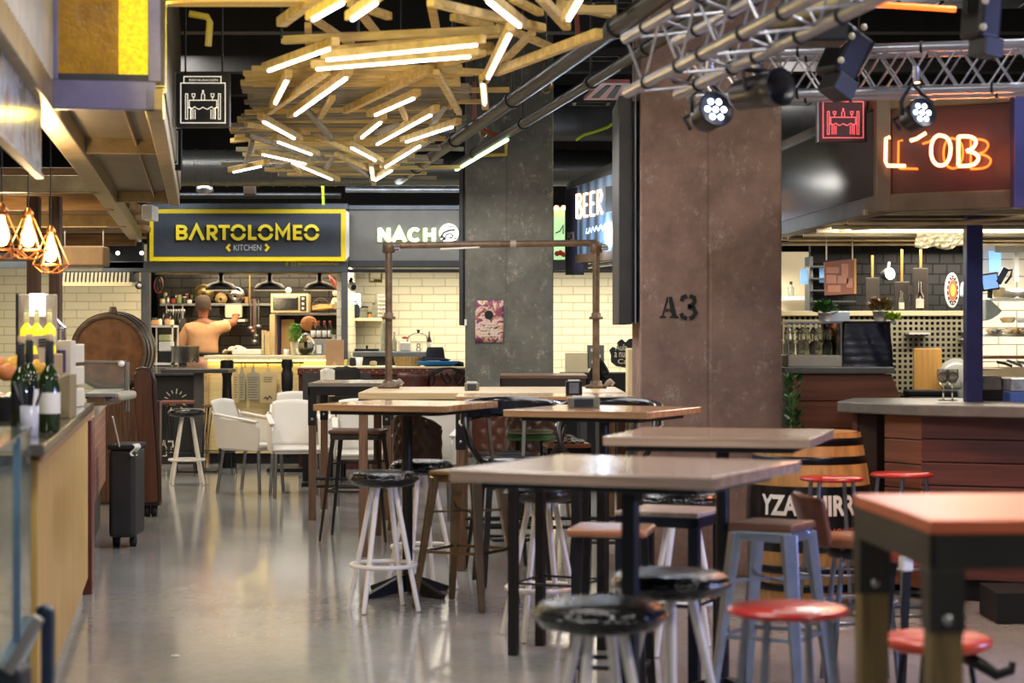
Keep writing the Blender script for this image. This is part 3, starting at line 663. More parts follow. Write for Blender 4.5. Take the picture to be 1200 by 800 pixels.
# coiled red black hose left top
for i,(c,lab) in enumerate((((30,28,26),'black coiled hose hanging on the kitchen post'),((150,50,46),'red coiled hose hanging on the kitchen post'))):
    mb=MB()
    for k in range(3): mb.tube([P(186+3.6*math.cos(a)+k*.5-i,333+8*math.sin(a)+i*2,24.2+k*.03+i*.1) for a in [2*PI*j/16 for j in range(16)]],.012,6,True)
    tag(mb.build('coiled_hose',mat('hose_%d'%i,c,.5)),lab,'hose')
# white wire trolley left
t=thing('wire_trolley','white framed trolley rack beside the cook holding kitchen things','trolley',(PX(190,24.6),24.6,.12))
ty=24.5
for u in (178,203.5):
    for yy in (24.4,24.8): MB().box(PX(u-.8,ty),PX(u+.8,ty),yy,yy+.03,.12,PZ(381,ty)).build('upright',white,t,True)
for v in (381,425): MB().box(PX(177,ty),PX(204.3,ty),24.4,24.83,PZ(v,ty)-.025,PZ(v,ty)).build('shelf',white,t,True)
for i,(u0,u1,v0,v1,m_,lab) in enumerate(((187,202,412,424.6,blackm,'black plastic box on the lower shelf of the white trolley'),(186,201,400,411.5,white,'white tray stacked on the black box in the white trolley'),(186,200,392,399.5,mat('pale_green_tub',(190,196,140),.5),'pale green tub stacked at the top inside the white trolley'),(177,186,375,380.6,mat('tan_tub',(190,140,90),.5),'tan lidded tub on top of the white trolley'))):
    o=MB().box(PX(u0,24.5),PX(u1,24.5),24.5,24.7,PZ(v1,24.5),PZ(v0,24.5)).build('storage_box',m_,bevel=.012); tag(o,lab,'box')
o=MB().ball(P(192,389,24.45),.05,12).build('steel_ball_pan',steel); bpy.data.objects.remove(o)
t=thing('stock_pot','large round steel stock pot beside the apron of the cook','pot',P(217,430,24.4))
MB().lathe([(.15,0),(.165,.01),(.165,.18),(.175,.19),(.175,.2)],28,M=Matrix.Translation(P(217,425,24.4)+Vector((0,0,-.0)))).build('body',steel,t,True)
MB().tube([P(226,424,24.2),P(228,420,24.2),P(230,424,24.2)],.01,6).build('handle',black,t,True)
MB().cbox(PX(217,24.4),24.4,PZ(431,24.4),.4,.35,.02).build('stand',steel,t,True)
for i in range(2): MB().cbox(PX(208+i*18,24.4),24.4,(PZ(431,24.4)+.12)/2,.03,.03,PZ(431,24.4)-.12).build('leg',steel,t,True)
# oven
y=25.2
t=thing('countertop_oven','cream framed glass fronted oven on the steel kitchen shelf','oven',P(339,366,y))
MB().box(PX(317,y),PX(361,y),y+.02,y+.35,PZ(366.4,y),PZ(344,y)).build('body',mat('cream_enamel',(216,196,152),.4,0,.06,4),t,True,bevel=.01)
MB().box(PX(320,y),PX(349.5,y),y,y+.03,PZ(363,y),PZ(347.5,y)).build('window',mat('dark_oven_glass',(28,28,30),.1,0,.6,20),t,True,bevel=.006)
MB().box(PX(351.5,y),PX(359,y),y+.005,y+.025,PZ(364,y),PZ(346.5,y)).build('control_panel',dgrey,t,True)
for v in (350,356,361.5): MB().lathe([(.016,0),(.014,.02),(0,.02)],12,M=Matrix.Translation((PX(355,y),y+.005,PZ(v,y)))@Matrix.Rotation(PI/2,4,'X')).build('knob',white,t,True)
MB().tube([(PX(322,y),y-.03,PZ(349,y)),(PX(348,y),y-.03,PZ(349,y))],.006,6).build('handle',steel,t,True)
o=MB().ball(P(338,340,25.3),.04,12,.9).build('white_teapot',white); tag(o,'round white lidded jar on top of the oven','jar')
# bread cage with loaves
t=thing('wire_basket','dark wire dome basket with baguettes beside the oven','basket',P(376,366,25.1))
mb=MB()
for k in range(9):
    a=PI*k/8; mb.tube([P(376+11*math.cos(b)*1,363-14*math.sin(b)*math.sin(a+.001)**.0,25.2+.12*math.cos(a)) for b in [PI*j/10 for j in range(11)]],.004,4)
for v in (360,356,352): 
    w=11*math.sqrt(max(0,1-((363-v)/14)**2)); mb.tube([(PX(376,25.2)+w/F*25.2*math.cos(b),25.2+.12*math.sin(b),PZ(v,25.2)) for b in [2*PI*j/14 for j in range(14)]],.004,4,True)
mb.build('dome',mat('wire_grey',(96,90,84),.4,.6),t,True)
for i in range(4): 
    o=MB().tube([P(366,362.5-i*1.1,25.05+i*.07),P(376,361.5-i*1.1,25.07+i*.07),P(391,360-i*.9,25.05+i*.07)],[.012,.024,.012],8).build('baguette',mat('bread_crust',(186,130,70),.6,0,.25,12)); tag(o,'baguette %s the bread pile by the oven'%('at the bottom of','second from the bottom in','second from the top in','on top of')[i],'bread',"baguettes by the oven")
# fridge/cupboard openings under oven
t=thing('tall_cupboard','open dark cupboard with tan board inside, under the oven shelf','cupboard',(PX(350,25.3),25.3,.12))
MB().box(PX(316,25.2),PX(322,25.2),25.2,25.7,.12,PZ(368,25.2)).build('side_panel',mat('beige_laminate',(176,158,124),.5,0,.1,4),t,True)
MB().box(PX(322.5,25.3),PX(396,25.3),25.65,25.7,.12,PZ(368,25.2)).build('back_panel',blackm,t,True)
MB().box(PX(327,25.3),PX(342,25.3),25.55,25.6,.9,PZ(374,25.3)).build('board',mat('tan_cardboard',(186,156,108),.6,0,.1,5),t,True)
MB().box(PX(323,25.3),PX(326,25.3),25.5,25.6,.9,PZ(370,25.3)).build('edge_light',mat('violet_metal',(60,50,120),.4,.3),t,True)
# items on the service counter
top=PZ(416.5,C0-.1)
def basil(lab,cat,x,y,z,r,h,n,m_,pot_h=.1,pot_r=.055,pm=None,name='potted_plant',lw=.018):
    t=thing(name,lab,cat,(x,y,z))
    MB().lathe([(pot_r*.72,0),(pot_r*.75,.002),(pot_r,pot_h),(pot_r*1.02,pot_h),(pot_r*.9,pot_h-.006),(0,pot_h-.01)],18).build('pot',pm or wpot,t)
    mb=MB(); rd=random.Random(hash(lab)%1000)
    rd=random.Random(len(lab)*7)
    for k in range(n):
        a=rd.uniform(0,2*PI); q=rd.random(); rr=r*math.sqrt(rd.random())*(1-.45*q*q); hh=pot_h+q*h
        c=Vector((rr*math.cos(a),rr*math.sin(a),hh)); d=Vector((math.cos(a)*rd.uniform(.3,1),math.sin(a)*rd.uniform(.3,1),rd.uniform(.2,1))).normalized()
        s_=d.cross(Vector((0,0,1))).normalized(); l=lw*rd.uniform(1.2,2.2); up=d.cross(s_)*.003
        mb.add([c,c+d*l*.5+s_*lw*.5+up,c+d*l,c+d*l*.5-s_*lw*.5+up],[(0,1,2,3)],True)
    mb.build('foliage',m_,t)
    mb=MB()
    for k in range(7):
        a=2*PI*k/7; mb.tube([(0,0,pot_h-.01),(r*.5*math.cos(a),r*.5*math.sin(a),pot_h+h*.8)],.003,4)
    mb.build('stems',leafd,t); return t
basil('leafy green basil in a white pot on the kitchen counter','plant',PX(346,23.9),23.9,top,.085,.2,420,leafm,.15,.06,lw=.02)
o=thing('glass_jar','round clear glass jar of lemon water on the kitchen counter','jar',(PX(358,23.75),23.75,top))
MB().lathe([(.07,0),(.1,.02),(.118,.08),(.11,.15),(.075,.2),(.05,.215),(.05,.235),(.06,.24)],26).build('vessel',glass,o)
MB().lathe([(.06,.01),(.095,.03),(.108,.08),(.0,.085)],22).build('lemons',mat('lemon_slices',(214,196,70),.3,0,.35,25),o)
MB().lathe([(.052,.236),(.052,.25),(0,.262)],18).build('lid',steel,o)
o=thing('paper_bag','tall folded brown paper bag at the end of the kitchen counter','bag',(PX(393,C0-.1),C0-.1,PZ(430,C0)))
bx0,bx1=PX(382.5,C0-.12),PX(402.5,C0-.12)
MB().slab([(bx0,C0-.2),(bx1,C0-.2),(bx1,C0-.05),(bx0,C0-.05)],PZ(431,C0-.2),PZ(398,C0-.2)).build('sack',kraft,o,True,bevel=.004)
MB().prism([(bx0+.05,PZ(431,C0)),(bx0+.1,PZ(423,C0)),(bx0+.15,PZ(431,C0))],C0-.207,C0-.2).build('fold',mat('pale_kraft',(186,150,116),.7),o,True)
# wooden carrier in the middle: board stack
for i,(u,v0,w_) in enumerate(((308,387,3),(311.5,390,2.6),(314,388,2.4))):
    o=MB().box(PX(u-w_/2,24.1),PX(u+w_/2,24.1),24.1,24.35,top,PZ(v0,24.1)).build('chopping_board',mat('pale_board',(208,180,128),.5,0,.1,4,.02,'wood'),bevel=.004)
    tag(o,('thickest','middle','thinnest')[i]+' of the pale boards standing on edge on the kitchen counter','board','boards standing on the kitchen counter')
# brown curly wig-like bread/hat stand
o=MB().ball(P(362,379,24.4),.1,18,.9,1,.7).build('wicker_ball',mat('straw_fibre',(176,112,58),.6,0,.5,18,.6,'wave')); tag(o,'round bundle of reddish brown straw behind the basil','straw bundle')
for i in range(4):
    t=thing('sauce_bottle','dark sauce bottle with white label, %s in the row behind the lemon jar'%('first','second','third','last')[i],'bottle',(PX(367+i*6.6,24.2),24.2,PZ(397,24.2)),0,'sauce bottles behind the lemon jar')
    MB().lathe([(.026,0),(.028,.005),(.028,.12),(.012,.16),(.011,.2),(0,.2)],14).build('bottle_body',mat('dark_sauce',(46,16,12),.15,0,.2,5),t)
    MB().lathe([(.0285,.02),(.0288,.02),(.0288,.1),(.0285,.1)],14,caps=False).build('label',paper,t)
    MB().lathe([(.013,.195),(.013,.215),(0,.215)],10).build('cap',redseat,t)
o=MB().box(PX(364,24.2),PX(400,24.2),24.1,24.35,top,PZ(397,24.2)).build('condiment_riser',mat('grey_riser',(150,146,136),.5,0,.1,4),bevel=.006); tag(o,'low grey riser under the sauce bottles','riser')
basil('tiny green plant in a white pot at the end of the sauce bottles','plant',PX(391,24.15),24.15,PZ(397,24.15),.035,.05,120,leafd,.05,.03,lw=.014)
o=thing('glass_tumbler','small glass of pale drink on the kitchen counter','glass',(PX(335.5,23.8),23.8,top)); MB().lathe([(.028,0),(.03,.005),(.034,.07),(.031,.07),(.027,.008),(0,.008)],16).build('tumbler',mat('frosted_glass',(230,225,210),.2,0,.05,5),o)
t=thing('menu_holder','steel framed card holder next to the lemon jar','card holder',(PX(374,23.8),23.8,top))
MB().box(PX(368.5,23.8),PX(379,23.8),23.78,23.8,top,PZ(402,23.8)).build('frame',steel,t,True)
MB().box(PX(371,23.8),PX(377,23.8),23.77,23.78,PZ(414,23.8),PZ(404,23.8)).build('card',paper,t,True)
# heap of cloths and trays in front of cook
o=MB().grid(lambda a,b:(PX(262+28*a,24.3),24.2+.3*b,top+.02+.07*abs(math.sin(a*9+b*4))*(1-abs(2*a-1)**3)+.02*math.sin(a*23+b*11)),16,8).build('kitchen_cloth',mat('pale_cloth',(206,196,172),.8,0,.15,9),solid=.012); tag(o,'crumpled pale cloth on the kitchen counter beside the cook','cloth')
o=MB().box(PX(272,24.0),PX(306,24.0),24.0,24.16,top,PZ(409,24.0)).build('tray',mat('white_tray',(216,210,196),.5,0,.06,5),bevel=.015); tag(o,'low white tray beside the standing boards','tray')
# little hanging cloth, garlic
o=MB().grid(lambda a,b:(PX(385+9*a+4*b,24.3),24.3+.02*math.sin(9*a),PZ(322+8*a+13*b,24.3)),8,8).build('tea_towel',mat('pink_towel',(176,92,84),.8,0,.2,20),solid=.006); tag(o,'pink checked tea towel hanging near the kitchen post','towel')
mb=MB(); rd=random.Random(3)
for k in range(14): mb.ball(P(394.5+rd.uniform(-4,4),351+rd.uniform(-8,8),24.6+rd.uniform(-.05,.05)),.035,8)
tag(mb.build('garlic_string',mat('garlic_skin',(224,208,176),.6,0,.1,9)),'string of pale garlic bulbs hanging on the kitchen post','garlic')
# ---------------------------------------------------------------- the cook, seen from behind
def skin(name,verts,edges,mt_,parent,sub=2,flat=None):
    me=bpy.data.meshes.new(name); me.from_pydata([v[:3] for v in verts],edges,[]); me.materials.append(mt_)
    o=bpy.data.objects.new(name,me); COL.objects.link(o); o.parent=parent
    md=o.modifiers.new('skin','SKIN'); md.use_smooth_shade=True
    for i,v in enumerate(verts):
        r=v[3]; me.skin_vertices[0].data[i].radius=(r,v[4] if len(v)>4 else r)
    me.skin_vertices[0].data[0].use_root=True
    ms=o.modifiers.new('s','SUBSURF'); ms.levels=sub; ms.render_levels=sub
    return o
skm=mat('skin_tone',(136,82,56),.55,0,.08,9)
cook=thing('person','cook seen from behind in tan t-shirt and dark apron tie, one arm raised','person',(PX(238,24.9),24.9,.12),0)
#            x     y    z    r
B=[(0,0,.98,.14,.10),(0,.0,1.16,.135,.10),(0,0,1.34,.16,.10),(0,0,1.47,.13,.08),(0,.0,1.545,.052),(0,.01,1.62,.066),(0,.012,1.70,.094,.102),(0,.012,1.80,.066,.076),
   (.19,0,1.47,.06),(.36,.05,1.50,.05),(.36,.29,1.58,.038),(.35,.35,1.60,.03),
   (-.19,0,1.45,.06),(-.27,.02,1.19,.048),(-.17,.25,1.08,.036),(-.13,.30,1.08,.03),
   (.10,0,.88,.10),(.11,.02,.50,.068),(.11,0,.09,.045),(.12,.12,.035,.04),
   (-.10,0,.88,.10),(-.11,.02,.50,.068),(-.11,0,.09,.045),(-.12,.12,.035,.04)]
E=[(0,1),(1,2),(2,3),(3,4),(4,5),(5,6),(6,7),(3,8),(8,9),(9,10),(10,11),(3,12),(12,13),(13,14),(14,15),(0,16),(16,17),(17,18),(18,19),(0,20),(20,21),(21,22),(22,23)]
# hands with fingers
for s_,root,ci,dx in ((1,11,(.35,.35,1.60),1),(-1,15,(-.13,.30,1.08),-1)):
    for k in range(4):
        n=len(B); off=(k-1.5)*.02
        B.append((ci[0]+off,ci[1]+.05,ci[2]+.012,.0095)); B.append((ci[0]+off*1.1,ci[1]+.09-abs(off)*.3,ci[2]-.01,.008))
        E+=[(root,n),(n,n+1)]
    n=len(B); B.append((ci[0]-s_*.04,ci[1]+.02,ci[2],.0105)); B.append((ci[0]-s_*.05,ci[1]+.055,ci[2]-.005,.009)); E+=[(root,n),(n,n+1)]
skin('body',B,E,skm,cook,2)
shirt=mat('tan_tshirt',(196,150,110),.9,0,.1,11,.9)
Vs=[(0,0,1.08,.20,.155),(0,0,1.18,.205,.16),(0,0,1.34,.205,.16),(0,0,1.45,.17,.125),(0,0,1.52,.075,.07),(.165,0,1.445,.085),(.34,.045,1.475,.078),(-.17,0,1.43,.085),(-.265,.015,1.26,.09),(-.26,.04,1.17,.085)]
skin('tshirt',Vs,[(0,1),(1,2),(2,3),(3,4),(3,5),(5,6),(3,7),(7,8),(8,9)],shirt,cook,2)
tr=[(0,0,.95,.17,.125),(.105,0,.86,.115),(.115,.02,.5,.09),(.115,0,.12,.07),(-.105,0,.86,.115),(-.115,.02,.5,.09),(-.115,0,.12,.07)]
skin('trousers',tr,[(0,1),(1,2),(2,3),(0,4),(4,5),(5,6)],mat('pink_grey_trousers',(186,146,124),.85,0,.08,5),cook,2)
MB().lathe([(.2,.80),(.195,1.0),(.185,1.11)],24,sy=.78,caps=False).build('apron_back',mat('pink_apron',(206,160,136),.85,0,.1,7,.2),cook,solid=.01)
hair=MB(); hair.lathe([(.10,-.035),(.108,.02),(.105,.06),(.088,.11),(.05,.138),(0,.146)],20,(0,.0,1.70),sx=.92,sy=1.06); hair.build('hair',mat('dark_hair',(52,38,28),.8,0,.3,30,.3),cook)
MB().lathe([(.195,0),(.198,.025),(.195,.045)],24,(0,0,1.10),sx=1,sy=.78,caps=False).build('apron_tie',mat('apron_black',(34,28,26),.8),cook,solid=.008)
MB().grid(lambda a,b:(.155+.05*a-.0*b+.02*b,-.0-.1*(1-a)+.02*a,1.12-.2*b),3,5).build('apron_skirt',mat('apron_black',(34,28,26),.8),cook,solid=.012)
MB().tube([(.062*math.cos(a),.01+.06*math.sin(a),1.555-.012*math.sin(a)) for a in [2*PI*i/16 for i in range(16)]],.006,6,True).build('apron_strap',mat('apron_black',(34,28,26),.8),cook)
for s_ in (1,-1): MB().lathe([(0,-.03),(.012,-.02),(.016,.01),(.012,.03),(0,.035)],10,(s_*.088,.01,1.675),sx=.6,sy=1.1).build('ear',skm,cook)
cook.scale=(1.0,1.0,1.0)

t=thing('sign_light','long pale strip light fitting above the kitchen sign','light',P(290,236,23.1))
MB().box(PX(205,23.1),PX(345,23.1),23.1,23.16,PZ(214,23.1),PZ(210,23.1)).build('housing',steel,t,True)
for u in (230,320): MB().tube([P(u,210,23.13),P(u,190,23.13)],.006,5).build('hanger',black,t,True)
rd=random.Random(21)
cl=[mat('clutter_cream',(210,196,160),.6,0,.1,8),steel,mat('clutter_red',(150,60,46),.5,0,.1,8),mat('clutter_green',(120,138,84),.5,0,.1,8),dgrey,white,mat('clutter_tan2',(176,136,90),.6,0,.1,8)]
names=('storage_jar','spice_tin','stacked_bowl','sauce_tub')
col=('cream','steel','red','green','dark','white','tan')
k=0
for (u,v,yy,h,r) in [(u,355.3,25.8,rd.uniform(.05,.12),rd.uniform(.025,.045)) for u in (191,196.5,203,210,216,222,289)]+[(u,349.6,25.92,rd.uniform(.05,.09),.022) for u in (194,206,219,225,270)]+[(u,PY_,25.4,rd.uniform(.06,.16),rd.uniform(.03,.06)) for u,PY_ in ((264,431),(271,431),(281,431),(290,431),(297,431),(304,431))]+[(u,380.6,24.6,rd.uniform(.05,.1),.03) for u in (181,187,196,201)]:
    z=PZ(v,yy) if v<400 else 1.08
    n=names[k%4]
    t=thing(n,'%s %s %s'%(col[k%7],n.replace('_',' '),('on the long shelf behind the cook, %d steps from the post'%(k+1)) if k<7 else ('on the short upper shelf behind the cook, %d from its post end'%(k-6)) if k<12 else ('on the steel worktop beyond the counter cloth, %d along'%(k-11)) if k<18 else 'on top of the white trolley, %d along'%(k-17)),'container',(PX(u,yy),yy,z))
    if n=='stacked_bowl': MB().lathe([(r*.6,0),(r*1.1,h*.4),(r*.7,h*.4),(r*1.15,h*.9),(r*.9,h*.9),(0,h*.5)],16).build('bowls',cl[k%7],t)
    else:
        MB().lathe([(r*.95,0),(r,.005),(r,h*.8),(r*.8,h*.86)],16).build('vessel',cl[k%7],t); MB().lathe([(r*.84,h*.84),(r*.84,h),(0,h)],14).build('lid',cl[(k+3)%7],t)
    k+=1
# ================================================================ grey fascia stall with lit letters
N0=23.8
t=thing('stall_fascia','plain grey steel fascia behind the lit white letters','fascia',(PX(475,N0),N0,PZ(318,N0)))
fm=mat('grey_fascia',(118,116,112),.55,.3,.14,3)
MB().box(PX(408,N0),PX(545,N0),N0+.03,N0+.12,PZ(305,N0),PZ(246,N0)).build('panel',fm,t,True)
MB().box(PX(408,N0),PX(1000,N0),N0,N0+.14,PZ(246,N0),PZ(240,N0)).build('upper_beam',fas,t,True,bevel=.008)
MB().box(PX(408,N0),PX(1000,N0),N0,N0+.14,PZ(313,N0),PZ(305,N0)).build('lower_beam',dgrey,t,True,bevel=.008)
MB().box(PX(408,N0),PX(1000,N0),N0+.02,N0+.16,PZ(319,N0),PZ(315,N0)).build('lintel',black,t,True,bevel=.008)
t=thing('lit_letters','glowing white letters NACHO ending in a round animal head logo','sign',P(490,283,N0))
yl=N0-.03; wm_=mat('lit_letter_face',(255,255,250),.4,emis=(244,255,226),estr=1.25); gm=mat('lit_letter_side',(190,220,120),.5,emis=(170,214,90),estr=.5)
def NL(strokes,u0,u1,mb,w=3.9,dy=0,v0=283,v1=267):
    for st in strokes: mb.ribbon([(PX(u0+(u1-u0)*a,yl),PZ(v0+(v1-v0)*b,yl)) for a,b in st],w/F*yl,yl+dy,yl+dy+.03)
nach=[([[(.15,0),(.15,1)],[(.15,.95),(.85,.05)],[(.85,0),(.85,1)]],443,458),([[(0.05,0),(.5,.95),(.95,0)],[(.25,.3),(.75,.3)]],460,476),
      ([arc(.55,.5,.42,-45,-315,12,.42)],478,493),([[(.15,0),(.15,1)],[(.85,0),(.85,1)],[(.15,.5),(.85,.5)]],496.5,511)]
mb=MB(); 
for st,a,b in nach: NL(st,a,b,mb)
mb.build('letter_faces',wm_,t,True)
mb=MB()
for st,a,b in nach: NL(st,a-1.2,b-1.2,mb,4.2,.035)
mb.build('letter_sides',gm,t,True)
R_=11.5/F*yl
MB().lathe([(0,0),(R_,0),(R_,.03),(0,.03)],32,M=Matrix.Translation((PX(526,yl),yl,PZ(273.5,yl)))@Matrix.Rotation(PI/2,4,'X')).build('logo_disc',wm_,t,True)
yd=yl-.034
mb=MB()
def q(pts,w=.02): mb.ribbon([(PX(a,yd),PZ(b,yd)) for a,b in pts],w,yd-.003,yd)
q([(517,277),(520,272.5),(526,270),(533,269)],.022); q([(521,280),(523.5,274.5),(528,273.5),(531,276),(529,279),(526,278)],.016)
q([(531,279),(535,279.5)],.016); q([(530,283),(535,282)],.014); q([(515.5,278),(519,277.5),(521,280),(518,281.5)],.024); q([(524,266),(530,265),(534,266.5)],.012)
mb.build('logo_drawing',mat('logo_ink',(70,60,76),.6),t,True)
# shelf with laptop, jars
shelf('wall_shelf','cream wall shelf with jars and screen in the stall with lit letters',406,449,372.5,25.9,.45,cream,.035)
y=26.0
t=thing('desktop_screen','white lit screen on the cream shelf','screen',(PX(415,y),y,PZ(372.5,y)))
MB().box(PX(405,y),PX(423.5,y),y,y+.03,PZ(361,y),PZ(343,y)).build('bezel',dgrey,t,True,bevel=.004)
MB().box(PX(406,y),PX(422.7,y),y-.004,y,PZ(360,y),PZ(344,y)).build('display',mat('lit_display',(255,255,255),.4,emis=(236,242,255),estr=3),t,True)
MB().box(PX(411,y),PX(417,y),y,y+.1,PZ(372.5,y),PZ(361,y)).build('stand',dgrey,t,True)
t=thing('dark_backpack','dark blue bag standing on the cream shelf before the lit screen','bag',(PX(414,25.95),25.93,PZ(372.5,25.95)))
MB().slab([(PX(408,25.9),25.9),(PX(421.5,25.9),25.9),(PX(421,25.9),25.99),(PX(409,25.9),25.99)],PZ(372.5,25.9),PZ(356,25.9)).build('pouch',mat('navy_cloth',(26,32,52),.85,0,.2,12),t,True,bevel=.03)
MB().tube([P(411,356,25.94),P(413,353,25.94),P(418,353.5,25.94),P(419,357,25.94)],.012,6).build('strap',blackm,t,True)
for i,(u,w_,h,m_,lab) in enumerate(((427.5,3.4,12,glass,'black lidded coffee press on the cream shelf'),(433,2.6,5,mat('amber_jar',(176,130,70),.2),'small amber jar on the cream shelf'),(438,2.4,16,glass,'tall clear bottle on the cream shelf'),(442,2.2,13,glass,'shorter clear bottle next to the tall one on the cream shelf'))):
    t=thing('glass_container',lab,'jar',(PX(u,26.05),26.05,PZ(372.5,26.0))); h_=h/F*26; r=w_/F*26
    MB().lathe([(r,0),(r,h_*.6),(r*.6,h_*.8),(r*.6,h_)] if i>1 else [(r,0),(r,h_)],14).build('vessel',m_,t)
    MB().lathe([(r*.7,h_),(r*.7,h_+.012),(0,h_+.015)] if i>1 else [(r*1.2,h_),(r*1.2,h_+.02),(0,h_+.022)],12).build('lid',blackm if i!=3 else steel,t)
t=thing('plate_rack','white stack of open trays on the cream shelf beside the scaffold post','rack',(PX(446,26),26,PZ(372.5,26)))
for k in range(6): MB().box(PX(442.5,26.0),PX(452,26.0),26.0,26.25,PZ(345+k*4.8,26.0)-.012,PZ(345+k*4.8,26.0)).build('tray',white,t,True)
for u in (443.5,451.5): MB().box(PX(u-.3,26),PX(u+.3,26),26.02,26.04,PZ(372.5,26),PZ(344,26)).build('upright',white,t,True)
t=thing('security_camera','small round camera on a bracket at the kitchen post','camera',P(413,335,24.4))
MB().tube([P(410,329,24.1),P(412,332,24.15),P(411.5,326,24.1)],.02,6).build('bracket',black,t,True)
M=Matrix.Translation(P(413,335,24.1))@Matrix.Rotation(PI/2+.3,4,'X')@Matrix.Rotation(.3,4,'Y')
MB().lathe([(0,-.06),(.045,-.06),(.055,.04),(.05,.06),(0,.06)],18,M=M).build('housing',white,t,True); MB().lathe([(.034,.061),(.0,.066)],14,M=M).build('lens',blackm,t,True)
for (a,b,c_,lab) in (((433,320),(433,330),(448,330),'bent brass pipe under the grey fascia'),((447,320),(447,328),(438,328),'second short bent brass pipe under the grey fascia')):
    o=MB().tube([P(*a,24.3),P(*b,24.3),P(*c_,24.3)],.014,6).build('brass_pipe',mat('brass',(168,140,86),.3,.8,.1,8)); tag(o,lab,'pipe')
# high steel pass counter with kitchen things
y=24.9
t=thing('steel_pass','long grey steel serving pass behind the leather counter','counter',(PX(460,y),y,0))
MB().box(PX(413,y),PX(504,y),y,y+.5,PZ(418,y),PZ(411.5,y)).build('top',mat('pass_steel',(126,134,134),.3,.8,.12,8),t,True,bevel=.012)
MB().box(PX(416,y),PX(500,y),y+.1,y+.5,0,PZ(418,y)).build('body',dgrey,t,True)
zt=PZ(411.5,y)
t=thing('knife_tray','black tray of tools lying on the steel pass','tray',(PX(424,y),y+.05,zt))
MB().box(PX(415,y),PX(443,y),y+.05,y+.3,zt,zt+.03).build('tray_body',blackm,t,True,bevel=.008)
MB().box(PX(428,y),PX(430.5,y),y+.1,y+.13,zt+.03,zt+.07).build('upright_tool',blackm,t,True)
for i,(u,h,r,lab) in enumerate(((449.5,50,3.6,'very tall clear glass bottle on the steel pass'),(462,22,3,'clear bottle on the steel pass just behind the scaffold post'))):
    t=thing('clear_bottle',lab,'bottle',(PX(u,y+.15),y+.15,zt)); H_=h/F*y; r=r/F*y
    MB().lathe([(r,0),(r,H_*.55),(r*.4,H_*.72),(r*.35,H_),(0,H_)],16).build('bottle_body',mat('smoked_glass',(186,190,180),.05,0,.1,4,trans=.7,ior=1.3),t)
    MB().lathe([(r*.4,H_),(r*.4,H_+.02),(0,H_+.02)],10).build('cap',steel,t)
# scale
t=thing('balance_scale','old white balance scale with hoop and dark arrow top on the steel pass','scale',(PX(478,y),y+.1,zt))
ys=y+.12
MB().slab([(PX(468.5,ys),ys-.08),(PX(482,ys),ys-.08),(PX(481,ys),ys+.08),(PX(469.5,ys),ys+.08)],zt,PZ(400.5,ys)).build('body',mat('scale_white',(206,204,198),.4,0,.1,6),t,True,bevel=.015)
MB().box(PX(463,ys),PX(506,ys),ys-.02,ys+.01,PZ(400.8,ys),PZ(400,ys)).build('beam',steel,t,True)
MB().tube([P(477+(k-0)*0,400,ys) for k in (0,)]+[P(477,400,ys),P(479,394,ys),P(484,390.8,ys),P(491,389.8,ys),P(497,391,ys),P(500,394,ys),P(501,400,ys)],.009,6).build('hoop',steel,t,True)
mb=MB(); mb.prism([(PX(487.8,ys),PZ(386.2,ys)),(PX(492.6,ys),PZ(386.2,ys)),(PX(491.2,ys),PZ(390,ys)),(PX(489.4,ys),PZ(390,ys))],ys-.01,ys+.01); mb.build('pointer',blackm,t,True)
for v,r in ((404.5,1.8),(409,2.2)): MB().tube([P(490.5+r*math.cos(a),v+r*math.sin(a),ys) for a in [2*PI*i/12 for i in range(12)]],.008,5,True).build('ring',steel,t,True)
MB().ball(P(474.5,395.5,ys),.03,10,.6,1.3).build('red_knob',redseat,t,True)
t=thing('brown_bottle','small brown bottle with white label on the steel pass','bottle',(PX(503,ys),ys,zt))
MB().lathe([(.03,0),(.031,.13),(.012,.18),(.012,.25),(0,.25)],14).build('bottle_body',mat('brown_glass',(60,36,18),.1,0,.2,5,coat=.4),t); MB().lathe([(.0315,.03),(.0315,.11)],14,caps=False).build('label',paper,t)
# leather clad counter
y=22.55; zl=PZ(430.5,y)
t=thing('leather_counter','counter clad in studded oxblood leather under the lit letters','counter',(PX(450,y),y,0))
MB().box(PX(350,y),PX(548,y),y,y+.8,0,PZ(438,y)).build('front',trunk,t,True)
MB().box(PX(348,y),PX(548,y),y-.05,y+.8,PZ(431.5,y),PZ(429.5,y)).build('top',cream,t,True,bevel=.004)
MB().box(PX(349,y),PX(548,y),y-.04,y,PZ(439,y),PZ(431.5,y)).build('band',mat('red_leather_band',(104,46,34),.45,0,.3,20,.2,'leather'),t,True,bevel=.006)
mb=MB()
for k in range(44): mb.ball((PX(352+k*4.5,y),y-.045,PZ(433.8 if k%2 else 436.5,y)),.012,6)
mb.build('studs',mat('antique_brass',(150,116,84),.35,.7,.1,6),t,True)
zc=PZ(429.5,y)
t=thing('felt_hat','black felt hat resting on the blue hat','hat',(PX(511,y),y+.2,zc+.08))
yh=y+.2; c=(PX(510,yh),yh,PZ(421,yh))
MB().lathe([(.165,-.01),(.17,0),(.11,.012),(.105,.03),(.095,.11),(.085,.135),(.04,.125),(0,.12)],26,c,sy=.85).build('crown',mat('black_felt',(26,27,34),.95,0,.2,18),t,True,solid=.004)
t=thing('felt_hat','bright blue hat lying under the black felt hat on the leather counter','hat',(PX(515,yh),yh,zc))
MB().lathe([(.10,-.05),(.14,-.03),(.22,.0),(.24,.02),(.235,.03),(.12,.025),(0,.03)],28,(PX(514,yh),yh-.03,PZ(426,yh)),sy=.8).build('brim',mat('blue_felt',(16,108,178),.8,0,.12,14),t,True)
